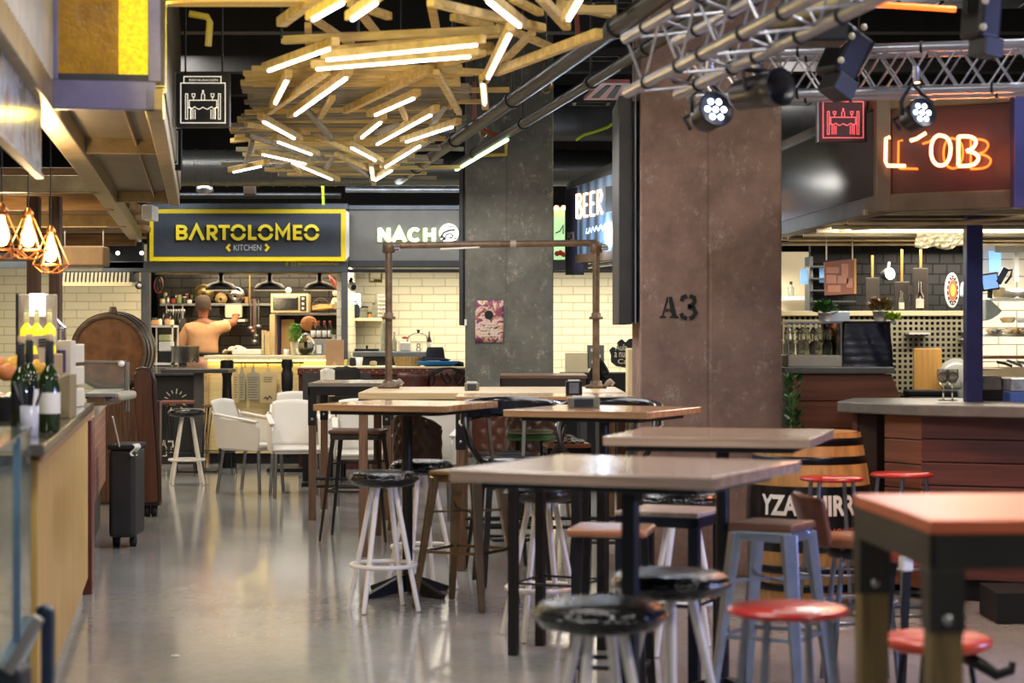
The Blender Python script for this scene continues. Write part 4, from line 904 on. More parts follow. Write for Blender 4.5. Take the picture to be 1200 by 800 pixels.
o=MB().grid(lambda a,b:(PX(507+36*a,yh),yh-.1+.3*b,PZ(427+1.5*math.sin(a*12+b*5)-3*math.sin(a*PI)*(1-b),yh)),18,6).build('dark_coat',mat('black_coat',(30,30,32),.9,0,.3,12,.3),solid=.03); tag(o,'black folded coat under the blue hat on the leather counter','coat')
for i,(u,w_,v0,m_,lab) in enumerate(((405,4,422,mat('yellow_tub',(210,190,90),.5),'yellowish tub at the kitchen end of the leather counter'),(413,7,420,blackm,'black box bag on the leather counter'),(421,3.2,422,white,'white paper cup on the leather counter'),(437,8,424,mat('clutter_tan',(170,150,110),.6,0,.4,20),'low tan parcel on the leather counter'),(478,15,419,mat('wicker',(170,140,92),.7,0,.3,30,.3),'long wicker basket on the leather counter'))):
    yc=y+.35
    if i==2: o=MB().lathe([(.03,0),(.042,.1),(.038,.1),(.026,.006),(0,.006)],16,(PX(u,yc),yc,zc)).build('paper_cup',m_)
    elif i==4:
        mb=MB(); mb.lathe([(.13,0),(.15,.1),(.155,.105)],24,(PX(u,yc),yc,zc),sy=.6)
        for k in range(24): a=2*PI*k/24; mb.tube([(PX(u,yc)+.132*math.cos(a),yc+.08*math.sin(a),zc),(PX(u,yc)+.157*math.cos(a),yc+.095*math.sin(a),zc+.105)],.006,4)
        o=mb.build('wicker_basket',m_)
    else: o=MB().box(PX(u-w_/2,yc),PX(u+w_/2,yc),yc,yc+.14,zc,zc+(430-v0)/F*yc*1.0).build(('storage_tub','camera_bag','','parcel')[i],m_,bevel=.02)
    tag(o,lab,('tub','bag','cup','parcel','basket')[i])
mb=MB()
rd=random.Random(5)
# ---------------------------------------------------------------- wall area beyond the grey column
o=MB().box(PX(662,25),PX(690,25),25,25.05,PZ(438,25),PZ(413,25)).build('cream_box',mat('cream_card',(220,206,168),.6,0,.06,4),bevel=.004); tag(o,'cream panel standing against the brick between grey column and scaffold post','panel')
t=thing('laptop','grey laptop lid with round stickers behind the chalk cloud sign','laptop',(PX(697,25),25,PZ(443,25)))
MB().box(PX(688,25),PX(708,25),25,25.02,PZ(432,25),PZ(404,25)).build('lid',mat('laptop_grey',(120,122,116),.4,.4,.1,5),t,True,bevel=.006)
mb=MB()
for a,b in ((694,410),(702,417),(695,424)): mb.lathe([(0,0),(.022,0),(.022,.002)],14,M=Matrix.Translation((PX(a,25),24.997,PZ(b,25)))@Matrix.Rotation(PI/2,4,'X'))
mb.build('stickers',white,t,True)
y=20.5
t=thing('chalk_cloud_sign','black cloud shaped sign with white handwriting beside the scaffold post','sign',(PX(728,y),y,PZ(432,y)))
pts=[(716,416),(714,410),(718,406),(722,408),(724,400),(729,397),(733,401),(737,397),(744,396),(750,404),(752,420),(748,428),(735,431),(722,429),(716,424)]
MB().prism([(PX(a,y),PZ(b,y)) for a,b in pts],y,y+.02).build('board',mat('chalkboard',(26,25,24),.7,0,.2,4),t,True,bevel=.004)
mb=MB(); text_mb('Aula',PX(721,y),PX(735,y),PZ(410.5,y),PZ(403,y),y-.003,0,mb); text_mb('a nue',PX(720,y),PX(736,y),PZ(418.5,y),PZ(412.5,y),y-.003,0,mb); text_mb('Ca',PX(724,y),PX(735,y),PZ(426,y),PZ(420.5,y),y-.003,0,mb)
mb.build('handwriting',mat('chalk_white',(226,216,190),.8),t,True)
o=MB().box(PX(660,y),PX(752,y),21.5,22.1,0,PZ(437,21.5)).build('dark_counter',blackm,bevel=.01); tag(o,'low black counter behind the scaffold post','counter')
o=MB().grid(lambda a,b:(PX(694+16*a,20.8)+.02*math.sin(9*b),20.8+.15*math.sin(PI*a),PZ(446-(26*b)*(math.sin(PI*(.25+.6*a))),20.8)),12,10).build('dark_jacket',blackm,solid=.03); tag(o,'black jacket bundle beside the foot of the scaffold post','jacket')
o=MB().box(PX(741,12.56),PX(751,12.56),12.9,13.4,0,PZ(410,12.6)-.0).build('white_board_edge',cream); bpy.data.objects.remove(o)
# beer stall beyond
y=17.6
t=thing('beer_stall_canopy','dark canopy of the beer stall seen obliquely between the two columns','stall canopy',(PX(690,y),y,PZ(300,y)))
def Q(u,v,yy): return P(u,v,yy)
# side face runs from the far end (u 664) to the near end (u 730)
def yb_(u): return 21.0-(u-664)/66*4.5
def face(pts,th,name,m_,off=0.0,par=t,bev=0):
    vs=[P(u,v,yb_(u)+off) for u,v in pts]; vs2=[p+Vector((0,th,0)) for p in vs]; n=len(vs)
    return MB().add(vs+vs2,[tuple(range(n)),tuple(range(2*n-1,n-1,-1))]+[(i,i+n,(i+1)%n+n,(i+1)%n) for i in range(n)]).build(name,m_,par,True,bevel=bev)
face([(664,300),(664,222),(728,200),(728,292)],.05,'panel',mat('beer_stall_slats',(96,126,164),.45,.2,.7,2.2,.8,'wave',stretch=(3,3,.1)))
face([(664,222),(664,214),(728,186),(728,200)],.08,'upper_beam',dgrey,-.02)
face([(664,309),(664,300),(728,292),(728,303)],.08,'lower_beam',mat('stall_brown_beam',(96,74,56),.5,.2,.3,6),-.02)
t=thing('neon_beer_sign','warm white neon capital letters BEER on a dark box above the blue neon tubes','neon sign',P(690,245,18.6))
face([(702,220),(728,216),(728,246),(702,250)],.06,'box',blackm,-.16,t)
mb=MB()
def tubeL_(mb,pts,off=-.26,r=.013):
    if off==-.26: pts=[(676+(u-679)*1.17,223+(v-226)*1.28) for u,v in pts]
    mb.tube([P(u,v,yb_(u)+off) for u,v in pts],r,6)
for a,s_ in ((679,0),(685.5,-.8),(692,-1.6),(698.6,-2.4)):
    pass
def bl(u,v): return (u,v)
tubeL_(mb,[(679,251),(679,230),(682,230),(683.5,233),(682,238),(679,240)]); tubeL_(mb,[(679,240),(683,241),(684,246),(682,251),(679,251)])
tubeL_(mb,[(690,229),(686.5,229.5),(686.5,250),(690,249.5)]); tubeL_(mb,[(686.5,239.5),(689.5,239)])
tubeL_(mb,[(697,227.5),(693.2,228),(693.2,249),(697,248.5)]); tubeL_(mb,[(693.2,238.3),(696.5,238)])
tubeL_(mb,[(700,248),(700,226.5),(703,226),(704.3,230),(703,235.5),(700,236.5),(704.5,247)])
mb.build('neon_lettering',mat('beer_neon',(255,220,190),.4,emis=(255,190,130),estr=3.2),t,True)
t=thing('blue_neon_scribble','bright pale blue glowing neon word on blue lit slats','neon sign',P(703,270,18.3))
mb=MB()
tubeL_(mb,[(690,268),(689,273),(692,273),(693,267),(695,272),(697,266),(699,271),(701,265),(703,270),(706,264),(708,269),(711,263),(713,268),(716,263)],-.1,.02)
mb.build('neon_lettering',mat('blue_neon',(220,240,255),.4,emis=(170,214,255),estr=5),t,True)
t=thing('beer_banner','long navy cloth banner hanging with white letters beside the scaffold post','banner',P(674,323,18.9))
MB().grid(lambda a,b:P(663+21*a,322-100*b-4*a*b,yb_(663+21*a)-.12+.02*math.sin(7*a)),12,10).build('cloth',mat('navy_cloth_banner',(26,30,66),.8,0,.2,6),t,True,solid=.008)
text_mb('POLAR',0,1,0,1,0,.01,fn=lambda a,b:P(665+16*a,283-11*b-2*a,yb_(665+16*a)-.16)).build('lettering',mat('banner_letters',(196,190,190),.6),t,True)
t=thing('green_menu_board','tall pale green lit menu board with red corner lamps beyond the grey column','menu board',P(655,300,22))
yy=22
MB().box(PX(649,yy),PX(662,yy),yy,yy+.05,PZ(304,yy),PZ(243,yy)).build('panel',mat('pale_green_lit',(176,214,160),.4,emis=(176,220,160),estr=.55),t,True)
mb=MB(); mb.ribbon([(PX(651,yy),PZ(273,yy)),(PX(656,yy),PZ(271,yy)),(PX(660,yy),PZ(264,yy)),(PX(660,yy),PZ(274,yy))],.012,yy-.006,yy-.001); mb.build('line_drawing',blackm,t,True)
mb=MB(); 
for u in (652,660.5): mb.ball(P(u,243.5,yy-.05),.028,10)
mb.build('lamps',mat('red_lamp',(255,120,90),.4,emis=(255,120,90),estr=6),t,True)
mb=MB(); [mb.ball(P(u,v,yy-.02),.03,8,1,1,.3) for u,v in ((653,297),(657,296),(660.5,298))]
mb.build('fruit_picture',redseat,t,True)
o=MB().box(PX(640,23.7),PX(760,23.7),23.2,23.3,PZ(318,23.5),PZ(309,23.5)).build('far_lintel',dgrey); tag(o,'dark steel lintel over the brick wall between the two columns','lintel'); o['kind']='structure'
for i,v in enumerate((308,313)):
    o=MB().tube([P(690,v,19),P(728,v-5,16.8)],.012,6).build('silver_rod',chrome); tag(o,('upper','lower')[i]+' silver rod under the beer stall canopy','rod')
# ---------------------------------------------------------------- scaffold tube frame
Ys=14.8; zt_=1.1
t=thing('scaffold_frame','rusty scaffold tube goal frame standing on the plank tables','frame',(-.1,Ys,1.1))
def post(u,vt):
    x=PX(u,Ys)
    MB().tube([(x,Ys,zt_+.01),(x,Ys,PZ(vt,Ys))],.026,14).build('post',rust,t,True)
    MB().lathe([(.075,0),(.08,.006),(.08,.02),(.045,.03),(.04,.055)],18,(x,Ys,zt_)).build('flange',rust,t,True)
    for v in (371,405):
        if v==371: MB().lathe([(.028,-.02),(.05,-.018),(.05,.0),(.034,.004),(.034,.022),(.028,.03)],16,(x,Ys,PZ(v,Ys))).build('coupler',rust,t,True)
    z=PZ(290,Ys)
    MB().lathe([(.03,-.04),(.045,-.035),(.045,.035),(.03,.04)],16,(x,Ys,z)).build('coupler',rust,t,True)
    for k in (0,1): MB().tube([(x+.04,Ys-.04,z-.01+.02*k),(x+.085,Ys-.05,z-.01+.02*k)],.012,8).build('bolt',steel,t,True)
post(455.5,285); post(698.5,283)
x0,x1=PX(455,Ys),PX(699,Ys)
MB().tube([(x0,Ys,PZ(287.5,Ys)),(x1,Ys,PZ(284.5,Ys))],.024,14).build('crossbar',rust,t,True)
MB().tube([(PX(516,Ys),Ys-.03,PZ(292,Ys)),(PX(562,Ys),Ys-.03,PZ(290,Ys))],.008,6).build('thin_rod',white,t,True)
MB().tube([(PX(598,Ys),Ys,PZ(285.6,Ys)),(PX(605,Ys),Ys,PZ(285.5,Ys))],.027,14).build('tape',mat('pale_tape',(170,160,146),.6,0,.1,6),t,True)
for u,lab in ((466,'knotted rag tied low on the scaffold post by the cream planks'),(713,'twisted rag lying by the scaffold post near the jacket')):
    o=MB().tube([P(u-4,452,Ys-.05),P(u-1,449,Ys-.06),P(u+2,447,Ys-.05),P(u+5,449,Ys-.04),P(u+3,452,Ys-.06)],[.012,.02,.024,.018,.01],8).build('rag',mat('grey_rag',(150,136,124),.9,0,.3,20)); tag(o,lab,'rag')
# ================================================================ counters and canopy along the west side of the hall
D=Vector((-.1615,.987,0)).normalized()      # direction of the counters
Nn=Vector((-.987,-.1615,0))                 # into the stall
def LP(x0,y0,s,n=0,z=0): return Vector((x0,y0,0))+D*s+Nn*n+Vector((0,0,z))
ang=math.atan2(D.y,D.x)
A0=(-1.735,7.5)
def lbox(mb,o,s0,s1,n0,n1,z0,z1,m=0):
    ps=[LP(o[0],o[1],s,n) for s,n in ((s0,n0),(s1,n0),(s1,n1),(s0,n1))]
    return mb.slab([(p.x,p.y) for p in ps],z0,z1,None,m)
t=thing('bar_counter','long bar counter with yellowish wood front and dark glossy top','counter',LP(*A0,2,.4))
lbox(MB(),A0,0,4.25,0,.05,.10,1.04).build('front_panel',mat('honey_oak_panel',(188,152,84),.45,0,.16,2.4,.02,'wood',stretch=(7,7,.5)),t,True,bevel=.004)
lbox(MB(),A0,0,4.25,.06,.85,.0,1.0).build('body',dgrey,t,True)
lbox(MB(),A0,0,4.25,.03,.08,0,.1).build('kick',mat('pale_kick',(168,156,140),.5,0,.1,4),t,True)
lbox(MB(),A0,-.15,4.3,-.03,.85,1.055,1.1).build('top',mat('dark_polished_top',(88,78,70),.14,.1,.2,5,coat=.6),t,True,bevel=.006)
lbox(MB(),A0,-.15,4.3,-.028,-.02,1.03,1.056).build('edge_strip',wedge,t,True)
# red end post of the counter
o=MB(); lbox(o,A0,4.3,4.7,-.02,.5,0,1.0); o=o.build('end_post',mat('red_brown_post',(98,40,30),.35,0,.25,3,.03,'wood',stretch=(9,9,.6)),bevel=.006); tag(o,'glossy red brown upright panel closing the end of the bar counter','panel')
# second counter with stone top and pinkish brick side
A1=LP(*A0,4.75,.03); A1=(A1.x,A1.y)
t=thing('stone_counter','counter with grey stone top and pink brick front past the wooden bar','counter',LP(A1[0],A1[1],.8,.3))
lbox(MB(),A1,0,4.0,-.04,.7,.98,1.06).build('top',mat('pale_stone_top',(182,166,136),.3,0,.15,8),t,True,bevel=.006)
lbox(MB(),A1,.3,3.9,.02,.7,.35,.98).build('front',mat('pink_brick_tile',(160,104,84),.4,0,.1,.2,.5,'brick',c2=(196,160,136),bscale=.08),t,True)
lbox(MB(),A1,.05,3.9,.06,.7,0,.35).build('plinth',dgrey,t,True)
# glass guard
t=thing('glass_guard','clear glass sneeze guard with steel clips on the stone counter','glass guard',LP(A1[0],A1[1],1.2,.2,1.06))
gp=MB(); gp.box(PX(90,13),PX(147,13),13,13.012,1.06,PZ(424,13)); gp.build('pane',mat('guard_glass',(225,235,228),.05,0,0,4,trans=.9,ior=1.1),t,True)
MB().box(PX(90,13),PX(147,13),12.985,13.025,PZ(424.5,13),PZ(422.5,13)).build('rail',steel,t,True)
MB().lathe([(0,0),(.02,0),(.02,.02),(0,.02)],12,M=Matrix.Translation((PX(143,12.98),12.97,PZ(426,12.98)))@Matrix.Rotation(PI/2,4,'X')).build('clip',white,t,True)
for u in (147,150): MB().box(PX(u-.8,13),PX(u+.8,13),13,13.03,1.0,PZ(424,13)).build('post',steel,t,True)
t=thing('steel_scale','flat steel topped weighing scale under the glass guard','scale',P(122,475,12.7))
y=12.6; 
MB().add([P(100,461,12.3),P(136,461,12.3),P(146,455,13.1),P(113,456,13.1)]+[p-Vector((0,0,.02)) for p in (P(100,461,12.3),P(136,461,12.3),P(146,455,13.1),P(113,456,13.1))],[(0,1,2,3),(7,6,5,4),(0,4,5,1),(1,5,6,2),(2,6,7,3),(3,7,4,0)]).build('platter',steel,t,True)
MB().box(PX(101,12.4),PX(124,12.4),12.4,12.9,1.06,PZ(462,12.4)).build('body',mat('warm_steel',(150,120,86),.4,.5,.2,6),t,True,bevel=.01)
MB().box(PX(125,12.4),PX(143,12.4),12.4,12.9,PZ(470,12.4),PZ(460,12.4)).build('display_box',mat('pale_display',(150,142,122),.5,0,.1,6),t,True,bevel=.02)
for u in (102,129): MB().lathe([(0,0),(.012,0),(.012,.01)],12,M=Matrix.Translation((PX(u,12.38),12.39,PZ(465,12.38)))@Matrix.Rotation(PI/2,4,'X')).build('knob',black,t,True)
# black bin
t=thing('waste_bin','tall black bin with white liner hanging out beside the stone counter','bin',(PX(144,14.2),14.2,0))
y=14.2
MB().slab([(PX(127,y),y),(PX(158,y),y),(PX(158,y),y+.4),(PX(127,y),y+.4)],PZ(630,y),PZ(526,y)).build('body',mat('black_plastic',(34,33,32),.55,0,.15,5),t,True,bevel=.03,seg=3)
MB().slab([(PX(126,y),y-.02),(PX(159.5,y),y-.02),(PX(159.5,y),y+.42),(PX(126,y),y+.42)],PZ(527,y),PZ(521,y)).build('rim',blackm,t,True,bevel=.012)
MB().grid(lambda a,b:(PX(156+3*math.sin(b*6)+4*a,y),y-.03+.1*a,PZ(520+14*b,y)),4,8).build('liner',paper,t,True,solid=.004)
MB().box(PX(127,y),PX(145,y),y+.05,y+.3,0.08,PZ(628,y)).build('undercarriage',galv,t,True)
for u in (130,150): MB().lathe([(0,-.02),(.04,-.02),(.04,.02),(0,.02)],14,M=Matrix.Translation((PX(u,y),y+.2,.04))@Matrix.Rotation(PI/2,4,'Y')).build('wheel',blackm,t,True)
o=MB().tube([P(132,488,13.9),P(140,523,14.15)],.006,6).build('white_rod',white); tag(o,'thin white rod leaning from the stone counter into the black bin','rod')
# curved wooden end panel
y=16.7
t=thing('scroll_end_panel','tall dark brown wooden panel with scrolled rounded top standing beside the big barrel','panel',(PX(168,y),y,0))
pr=[(157,438),(160,434.5),(166,433),(172,434),(176,438),(178,446),(178,456),(179,480),(182,520),(184,560),(185,588),(167,590),(166,560),(163,520),(158,480),(156.5,456)]
MB().prism([(PX(u,y),PZ(v,y)) for u,v in pr],y,y+.05).build('face',mat('dark_mahogany',(88,54,36),.4,0,.25,3,.03,'wood',stretch=(8,8,.6)),t,True,bevel=.008)
mb=MB(); mb.tube([P(u,v,y+.02) for u,v in [(160,434.5),(166,432.3),(173,433),(178,438),(180.5,446),(180.5,456),(181.5,480),(184,520),(186,560),(186.5,588)]],.02,8); mb.build('edge_moulding',mat('mahogany_edge',(54,32,24),.35,0,.2,4),t,True)
MB().box(PX(160,y),PX(186,y),y+.05,y+.14,.09,PZ(470,y)).build('back_box',mat('dark_mahogany',(88,54,36),.4),t,True)
for u in (171,179): MB().lathe([(0,-.02),(.05,-.02),(.05,.02),(0,.02)],16,M=Matrix.Translation((PX(u,y),y+.07,.05))@Matrix.Rotation(PI/2,4,'Y')).build('caster',blackm,t,True)
MB().box(PX(165,y),PX(185,y),y,y+.14,.09,.12).build('base',blackm,t,True)
# big barrel on its side
y=17.9
t=thing('wine_barrel','big wine barrel lying with its round brown head facing out','barrel',P(128,490,y))
R=45/F*y; c=P(127,412,y)
M=Matrix.Translation(c)@Matrix.Rotation(-PI/2,4,'X')@Matrix.Scale(1,4)
MB().lathe([(0,.03),(R*.86,.03)],40,M=M,caps=False).build('head',mat('barrel_head',(150,102,64),.4,0,.3,3,.05,'wood',stretch=(3,.6,3)),t,True)
MB().lathe([(R*.86,.03),(R*.88,0),(R*.97,0),(R*1.0,.02),(R*1.03,.15),(R*1.05,.3),(R*1.04,.42),(R*.98,.5)],40,M=M,caps=False).build('staves',mat('barrel_stave',(110,88,66),.45,0,.3,5,.1,'wood'),t,True)
for k,(z,r) in enumerate(((.04,1.01),(.15,1.035),(.3,1.05))): MB().lathe([(R*r,z-.025),(R*(r+.012),z),(R*(r+.01),z+.04),(R*r,z+.05)],40,M=M,caps=False).build('hoop',mat('barrel_hoop',(84,80,76),.3,.8,.2,6),t,True,solid=.006)
MB().lathe([(.04,0),(.03,.05),(0,.05)],14,M=Matrix.Translation(c+Vector((0,.2,R*1.03)))).build('bung',brownleg,t,True)
MB().box(c.x-.3,c.x+.3,y+.05,y+.4,0,c.z-R*.98).build('cradle',brownleg,t,True,bevel=.02)
# ---------------------------------------------------------------- things on the bar counter
def bottle(lab,u,y,h,r,body,cap,label,group=None,name='wine_bottle',z=1.1,cork=None,n=.42):
    t=thing(name,lab,'bottle',(PX(u,y),y,z),0,group)
    MB().lathe([(r*.9,0),(r,.006),(r,h*.56),(r*.85,h*.62),(r*.36,h*.72),(r*.34,h*.97),(r*.4,h*.98),(r*.4,h),(0,h)],20).build('bottle_body',body,t)
    MB().lathe([(r*1.01,h*.2),(r*1.02,h*.21),(r*1.02,h*.42),(r*1.01,h*.43)],20,caps=False).build('label',label,t)
    MB().lathe([(r*.43,h*.74),(r*.42,h*.99),(0,h*1.0)],14).build('capsule',cap,t)
    if cork: MB().lathe([(r*.3,h),(r*.34,h*1.07),(0,h*1.07)],12).build('cork',cork,t)
    return t
corkm=mat('cork',(196,164,124),.8,0,.2,20)
bottle('dark green wine bottle with cork, first from the display of pale beers',24.5,8.4,.36,.041,gglass,blackm,blackm,'wine bottles on the bar',cork=corkm)
bottle('dark green wine bottle with white label between two other wine bottles',34.5,8.8,.37,.041,gglass,blackm,paper,'wine bottles on the bar',cork=corkm)
bottle('dark green wine bottle with big square white label, the last toward the aisle',58,8.3,.37,.043,gglass,blackm,paper,'wine bottles on the bar',cork=corkm)
t=thing('cutlery_cup','white and blue cup holding dark cutlery on the bar','cup',(PX(34.5,7.9),7.9,1.1))
MB().lathe([(.03,0),(.033,.005),(.036,.12),(.033,.12),(.029,.006),(0,.006)],20).build('cup_body',mat('grey_cup',(176,176,186),.3,0,.1,5),t)
for k,(a,b,c_,d_) in enumerate(((.0,.02,-.07,.21),(.01,0,.0,.2),(-.01,0,.055,.2),(.0,-.02,.02,.22),(-.015,0,-.04,.2))): MB().bar((a,b,.02),(c_,b*1.5,d_),.02,.006).build('cutlery',black,t)
t=thing('fruit_basket','dark basket of lemons and oranges behind the wine bottles','basket',(PX(18,9.4),9.4,1.1))
MB().lathe([(.12,0),(.16,.1),(.17,.11),(.15,.1),(.11,.01),(0,.01)],24).build('bowl',dgrey,t)
lm_=mat('lemon_peel',(226,170,40),.45,0,.12,20,.1)
for i,(u,v,yy,m_) in enumerate(((14,428,9.3,lm_),(22,426,9.4,lm_),(43,431,9.5,lm_),(50,430,9.6,lm_),(8,436,9.2,mat('orange_peel',(214,128,60),.5,0,.1,20,.1)),(2,429,9.4,mat('orange_peel',(214,128,60),.5)))):
    o=MB().ball(P(u,v,yy),.045,16,.9).build('lemon' if i<4 else 'orange',m_)
    tag(o,('lemon resting against the first wine bottle','lemon between the first two wine bottles','lemon just beyond the middle wine bottle','lemon touching the wine bottle with square label','orange lying low in front of the lemons','orange at the edge of the fruit pile by the screen')[i],'fruit','fruit behind the wine bottles')
# printed display with pale beers
y=10.2
t=thing('mirror_panel','framed upright panel with painted reflection of a bright screen behind the yellow beers','panel',(PX(35,y),y,1.1))
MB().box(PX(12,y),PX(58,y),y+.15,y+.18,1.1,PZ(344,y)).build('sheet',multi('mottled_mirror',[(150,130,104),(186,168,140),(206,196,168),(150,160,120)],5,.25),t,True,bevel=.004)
MB().box(PX(11,y),PX(13,y),y+.13,y+.2,1.1,PZ(343,y)).build('frame',black,t,True)
MB().box(PX(27,y),PX(45,y),y+.14,y+.149,PZ(370,y),PZ(343,y)).build('screen_reflection',mat('painted_screen_glow',(240,224,240),.4,emis=(246,226,240),estr=1.3),t,True)  # reflected bright screen painted as a glowing sheet
by=mat('yellow_beer',(232,206,40),.12,0,.15,5,coat=.4,emis=(236,212,40),estr=.7)  # backlight of the display put into the bottles as emission
for i,u in enumerate((31,43,58)):
    bottle(('yellow beer bottle on the bar display, next to the panel edge','yellow beer bottle between its two neighbours on the bar display','yellow beer bottle on the bar display, next to the white box')[i],u,9.9-.02*i,.20,.03,by,mat('clear_neck',(236,224,150),.1),mat('cream_label',(226,214,150),.5),'yellow beer bottles',name='beer_bottle',z=1.40,cork=mat('gold_cap',(206,188,150),.4,.3,.1,5))
o=MB().box(PX(22,9.9),PX(66,9.9),9.82,10.05,1.1,1.40).build('display_box',mat('display_tan',(170,140,96),.5,0,.2,6),bevel=.006); tag(o,'tan display box under the yellow beer bottles','box')
t=thing('menu_card','tilted cream menu card standing before the yellow beers','menu',(PX(47,9.2),9.2,1.1))
MB().prism([(PX(39,9.3),PZ(394,9.3)),(PX(55,9.3),PZ(392,9.3)),(PX(57,9.3),PZ(424,9.3)),(PX(47,9.3),PZ(425,9.3))],9.3,9.31).build('card',mat('kraft_card',(214,190,160),.6,0,.1,5),t,True)
mb=MB(); 
for v in (398,401.5,405): mb.ribbon([(PX(45,9.29),PZ(v,9.29)),(PX(53,9.29),PZ(v-.6,9.29))],.008,9.293,9.298)
mb.build('small_print',mat('dark_print',(70,60,44),.7),t,True)
t=thing('white_box_poster','white box with purple poster and orange letters OS at the end of the bar','box',(PX(72,10.4),10.4,1.1))
MB().box(PX(60,10.4),PX(83,10.4),10.4,10.52,1.1,PZ(399,10.4)).build('carton',mat('cream_carton',(214,204,182),.5,0,.06,5),t,True,bevel=.004)
MB().box(PX(62,10.4),PX(77,10.4),10.39,10.399,PZ(436,10.4),PZ(410,10.4)).build('poster',mat('violet_print',(82,64,104),.5,0,.1,6),t,True)
text_mb('OS',PX(63,10.4),PX(72,10.4),PZ(431,10.4),PZ(418,10.4),10.386,.03).build('lettering',mat('orange_print',(250,130,50),.5,emis=(250,130,50),estr=.4),t,True)
t=thing('beer_tap','chrome beer tap column standing behind the yellow beers','beer tap',(PX(71,10.9),10.9,1.1))
MB().lathe([(.05,0),(.05,.02),(.03,.03),(.03,.42),(.034,.43),(0,.45)],18).build('column',chrome,t)
MB().tube([(0,0,.42),(-.03,-.04,.47),(-.09,-.08,.43)],.028,10).build('spout',chrome,t)
MB().cbox(PX(70,10.9),10.9,PZ(402,10.9),.11,.1,.012).build('tray',dgrey,t,True)
for k in range(3):
    o=MB().box(PX(83,11),PX(90,11),10.9,11.2,1.1+.075*k*1.6,1.1+.075*k*1.6+.1).build('white_carton',mat('cream_carton',(214,204,182),.5),bevel=.006); tag(o,('bottom','middle','top')[k]+' carton of the white stack at the end of the bar','carton','white cartons on the bar end')
o=MB().prism([(PX(68,9.6),1.1),(PX(82,9.6),1.1),(PX(82,9.6),PZ(438,9.6)),(PX(68,9.6),PZ(443,9.6))],9.6,9.75).build('steel_bin_cover',mat('khaki_panel',(150,134,96),.5,.1,.1,5),bevel=.004); tag(o,'khaki angled housing standing on the bar beside the wine bottle with square label','housing')
o=MB().ball(P(-1,474,9.7),.055,16,1.1).build('pink_vase',mat('pink_ceramic',(190,150,140),.3,0,.1,5)); tag(o,'round pinkish ceramic vase at the edge of the view on the bar','vase')
# ---------------------------------------------------------------- refrigerated glass case, very near
t=thing('glass_display_case','tall curved glass display case with blue grey frame near the bar','display case',(-1.55,6.0,0))
gA=(-1.58,6.55)
lbox(MB(),gA,-1.6,.55,.0,.012,.52,1.16).build('front_glass',mat('case_glass',(214,232,226),.04,0,0,4,trans=.92,ior=1.08),t,True)
lbox(MB(),gA,.55,.57,.0,.5,.3,1.16).build('end_glass',mat('case_glass_edge',(196,222,206),.04,0,0,4,trans=.75,ior=1.08),t,True)
lbox(MB(),gA,-1.6,.58,-.005,.6,1.16,1.175).build('top_glass',mat('case_glass',(214,232,226),.04),t,True)
lbox(MB(),gA,-.06,-.035,-.012,.012,.1,1.17).build('upright',mat('case_frame',(120,150,172),.35,.5,.15,6),t,True)
lbox(MB(),gA,-1.6,.54,.08,.6,0,.3).build('base',mat('case_base',(96,98,104),.4,.3,.1,6),t,True,bevel=.01)
lbox(MB(),gA,-1.6,.5,.1,.55,.52,.54).build('shelf',white,t,True)
lbox(MB(),gA,-1.6,.5,.1,.55,.82,.835).build('shelf',steel,t,True)
lbox(MB(),gA,-1.6,.57,-.03,.03,.46,.52).build('lower_rail',mat('case_frame',(120,150,172),.35),t,True,bevel=.006)
for i in range(5):
    p=LP(*gA,-.5+.22*i,.3,.84); o=MB().lathe([(.05,0),(.07,.02),(.065,.07),(0,.09)],16,tuple(p)).build('cheese_wheel',[mat('pale_cheese',(214,200,150),.5,0,.1,6),mat('green_tub',(120,150,110),.4,0,.1,6)][i%2]); tag(o,'%s round food from the near end of the glass case shelf'%('first','second','third','fourth','fifth')[i],'food','food in the glass case')
# chair-like steel handle at the corner
t=thing('folded_stand','dark blue metal stand with pale diagonal brace before the glass case','stand',(-1.2,5.2,0))
y=5.3
def pz(u,v): return (PX(u,y),PZ(v,y))
MB().prism([pz(47,820),pz(47,722),pz(49,714),pz(54,711),pz(59,714),pz(60.5,722),pz(60.5,820)],y,y+.05).build('post',mat('dark_teal_steel',(44,58,82),.35,.4,.15,6),t,True,bevel=.01)
MB().prism([pz(34,728),pz(36,715),pz(44,712),pz(47,714),pz(47,722),pz(40,726),pz(37,737)],y+.06,y+.1).build('hook',mat('dark_teal_steel',(44,58,82),.35),t,True,bevel=.006)
MB().bar((PX(12,y),y-.02,PZ(786,y)),(PX(48,y),y-.02,PZ(722,y)),.03,.028).build('brace',mat('brace_pale',(176,168,160),.4,.3,.1,6),t,True,bevel=.004)
MB().prism([pz(-20,830),pz(-20,782),pz(20,780),pz(27,786),pz(28,830)],y-.03,y+.1).build('base',mat('dark_slate_box',(44,50,58),.5,0,.1,6),t,True,bevel=.015)
# ---------------------------------------------------------------- canopy
D2=Vector((-.1495,.9888,0)).normalized(); N2=Vector((-.9888,-.1495,0))
def CP(s,n,z,o=(-1.6,9.2)): return Vector((o[0],o[1],z))+D2*s+N2*n
def cbx(mb,s0,s1,n0,n1,z0,z1):
    ps=[CP(s,n,0) for s,n in ((s0,n0),(s1,n0),(s1,n1),(s0,n1))]; return mb.slab([(p.x,p.y) for p in ps],z0,z1)
pf=mat('lilac_grey_steel',(126,120,150),.35,.5,.18,7); gold=mat('bare_steel_warm',(150,130,92),.4,.6,.3,8,.1)
t=thing('stall_canopy','overhead steel box canopy with backlit yellow glass above the bar counter','stall canopy',CP(3,.2,2.5))
W=.47
cbx(MB(),0,.06,0,W,2.5,2.63).build('front_beam',pf,t,True,bevel=.006)
cbx(MB(),.0,.05,-.02,.035,2.63,3.9).build('front_upright',pf,t,True,bevel=.004)
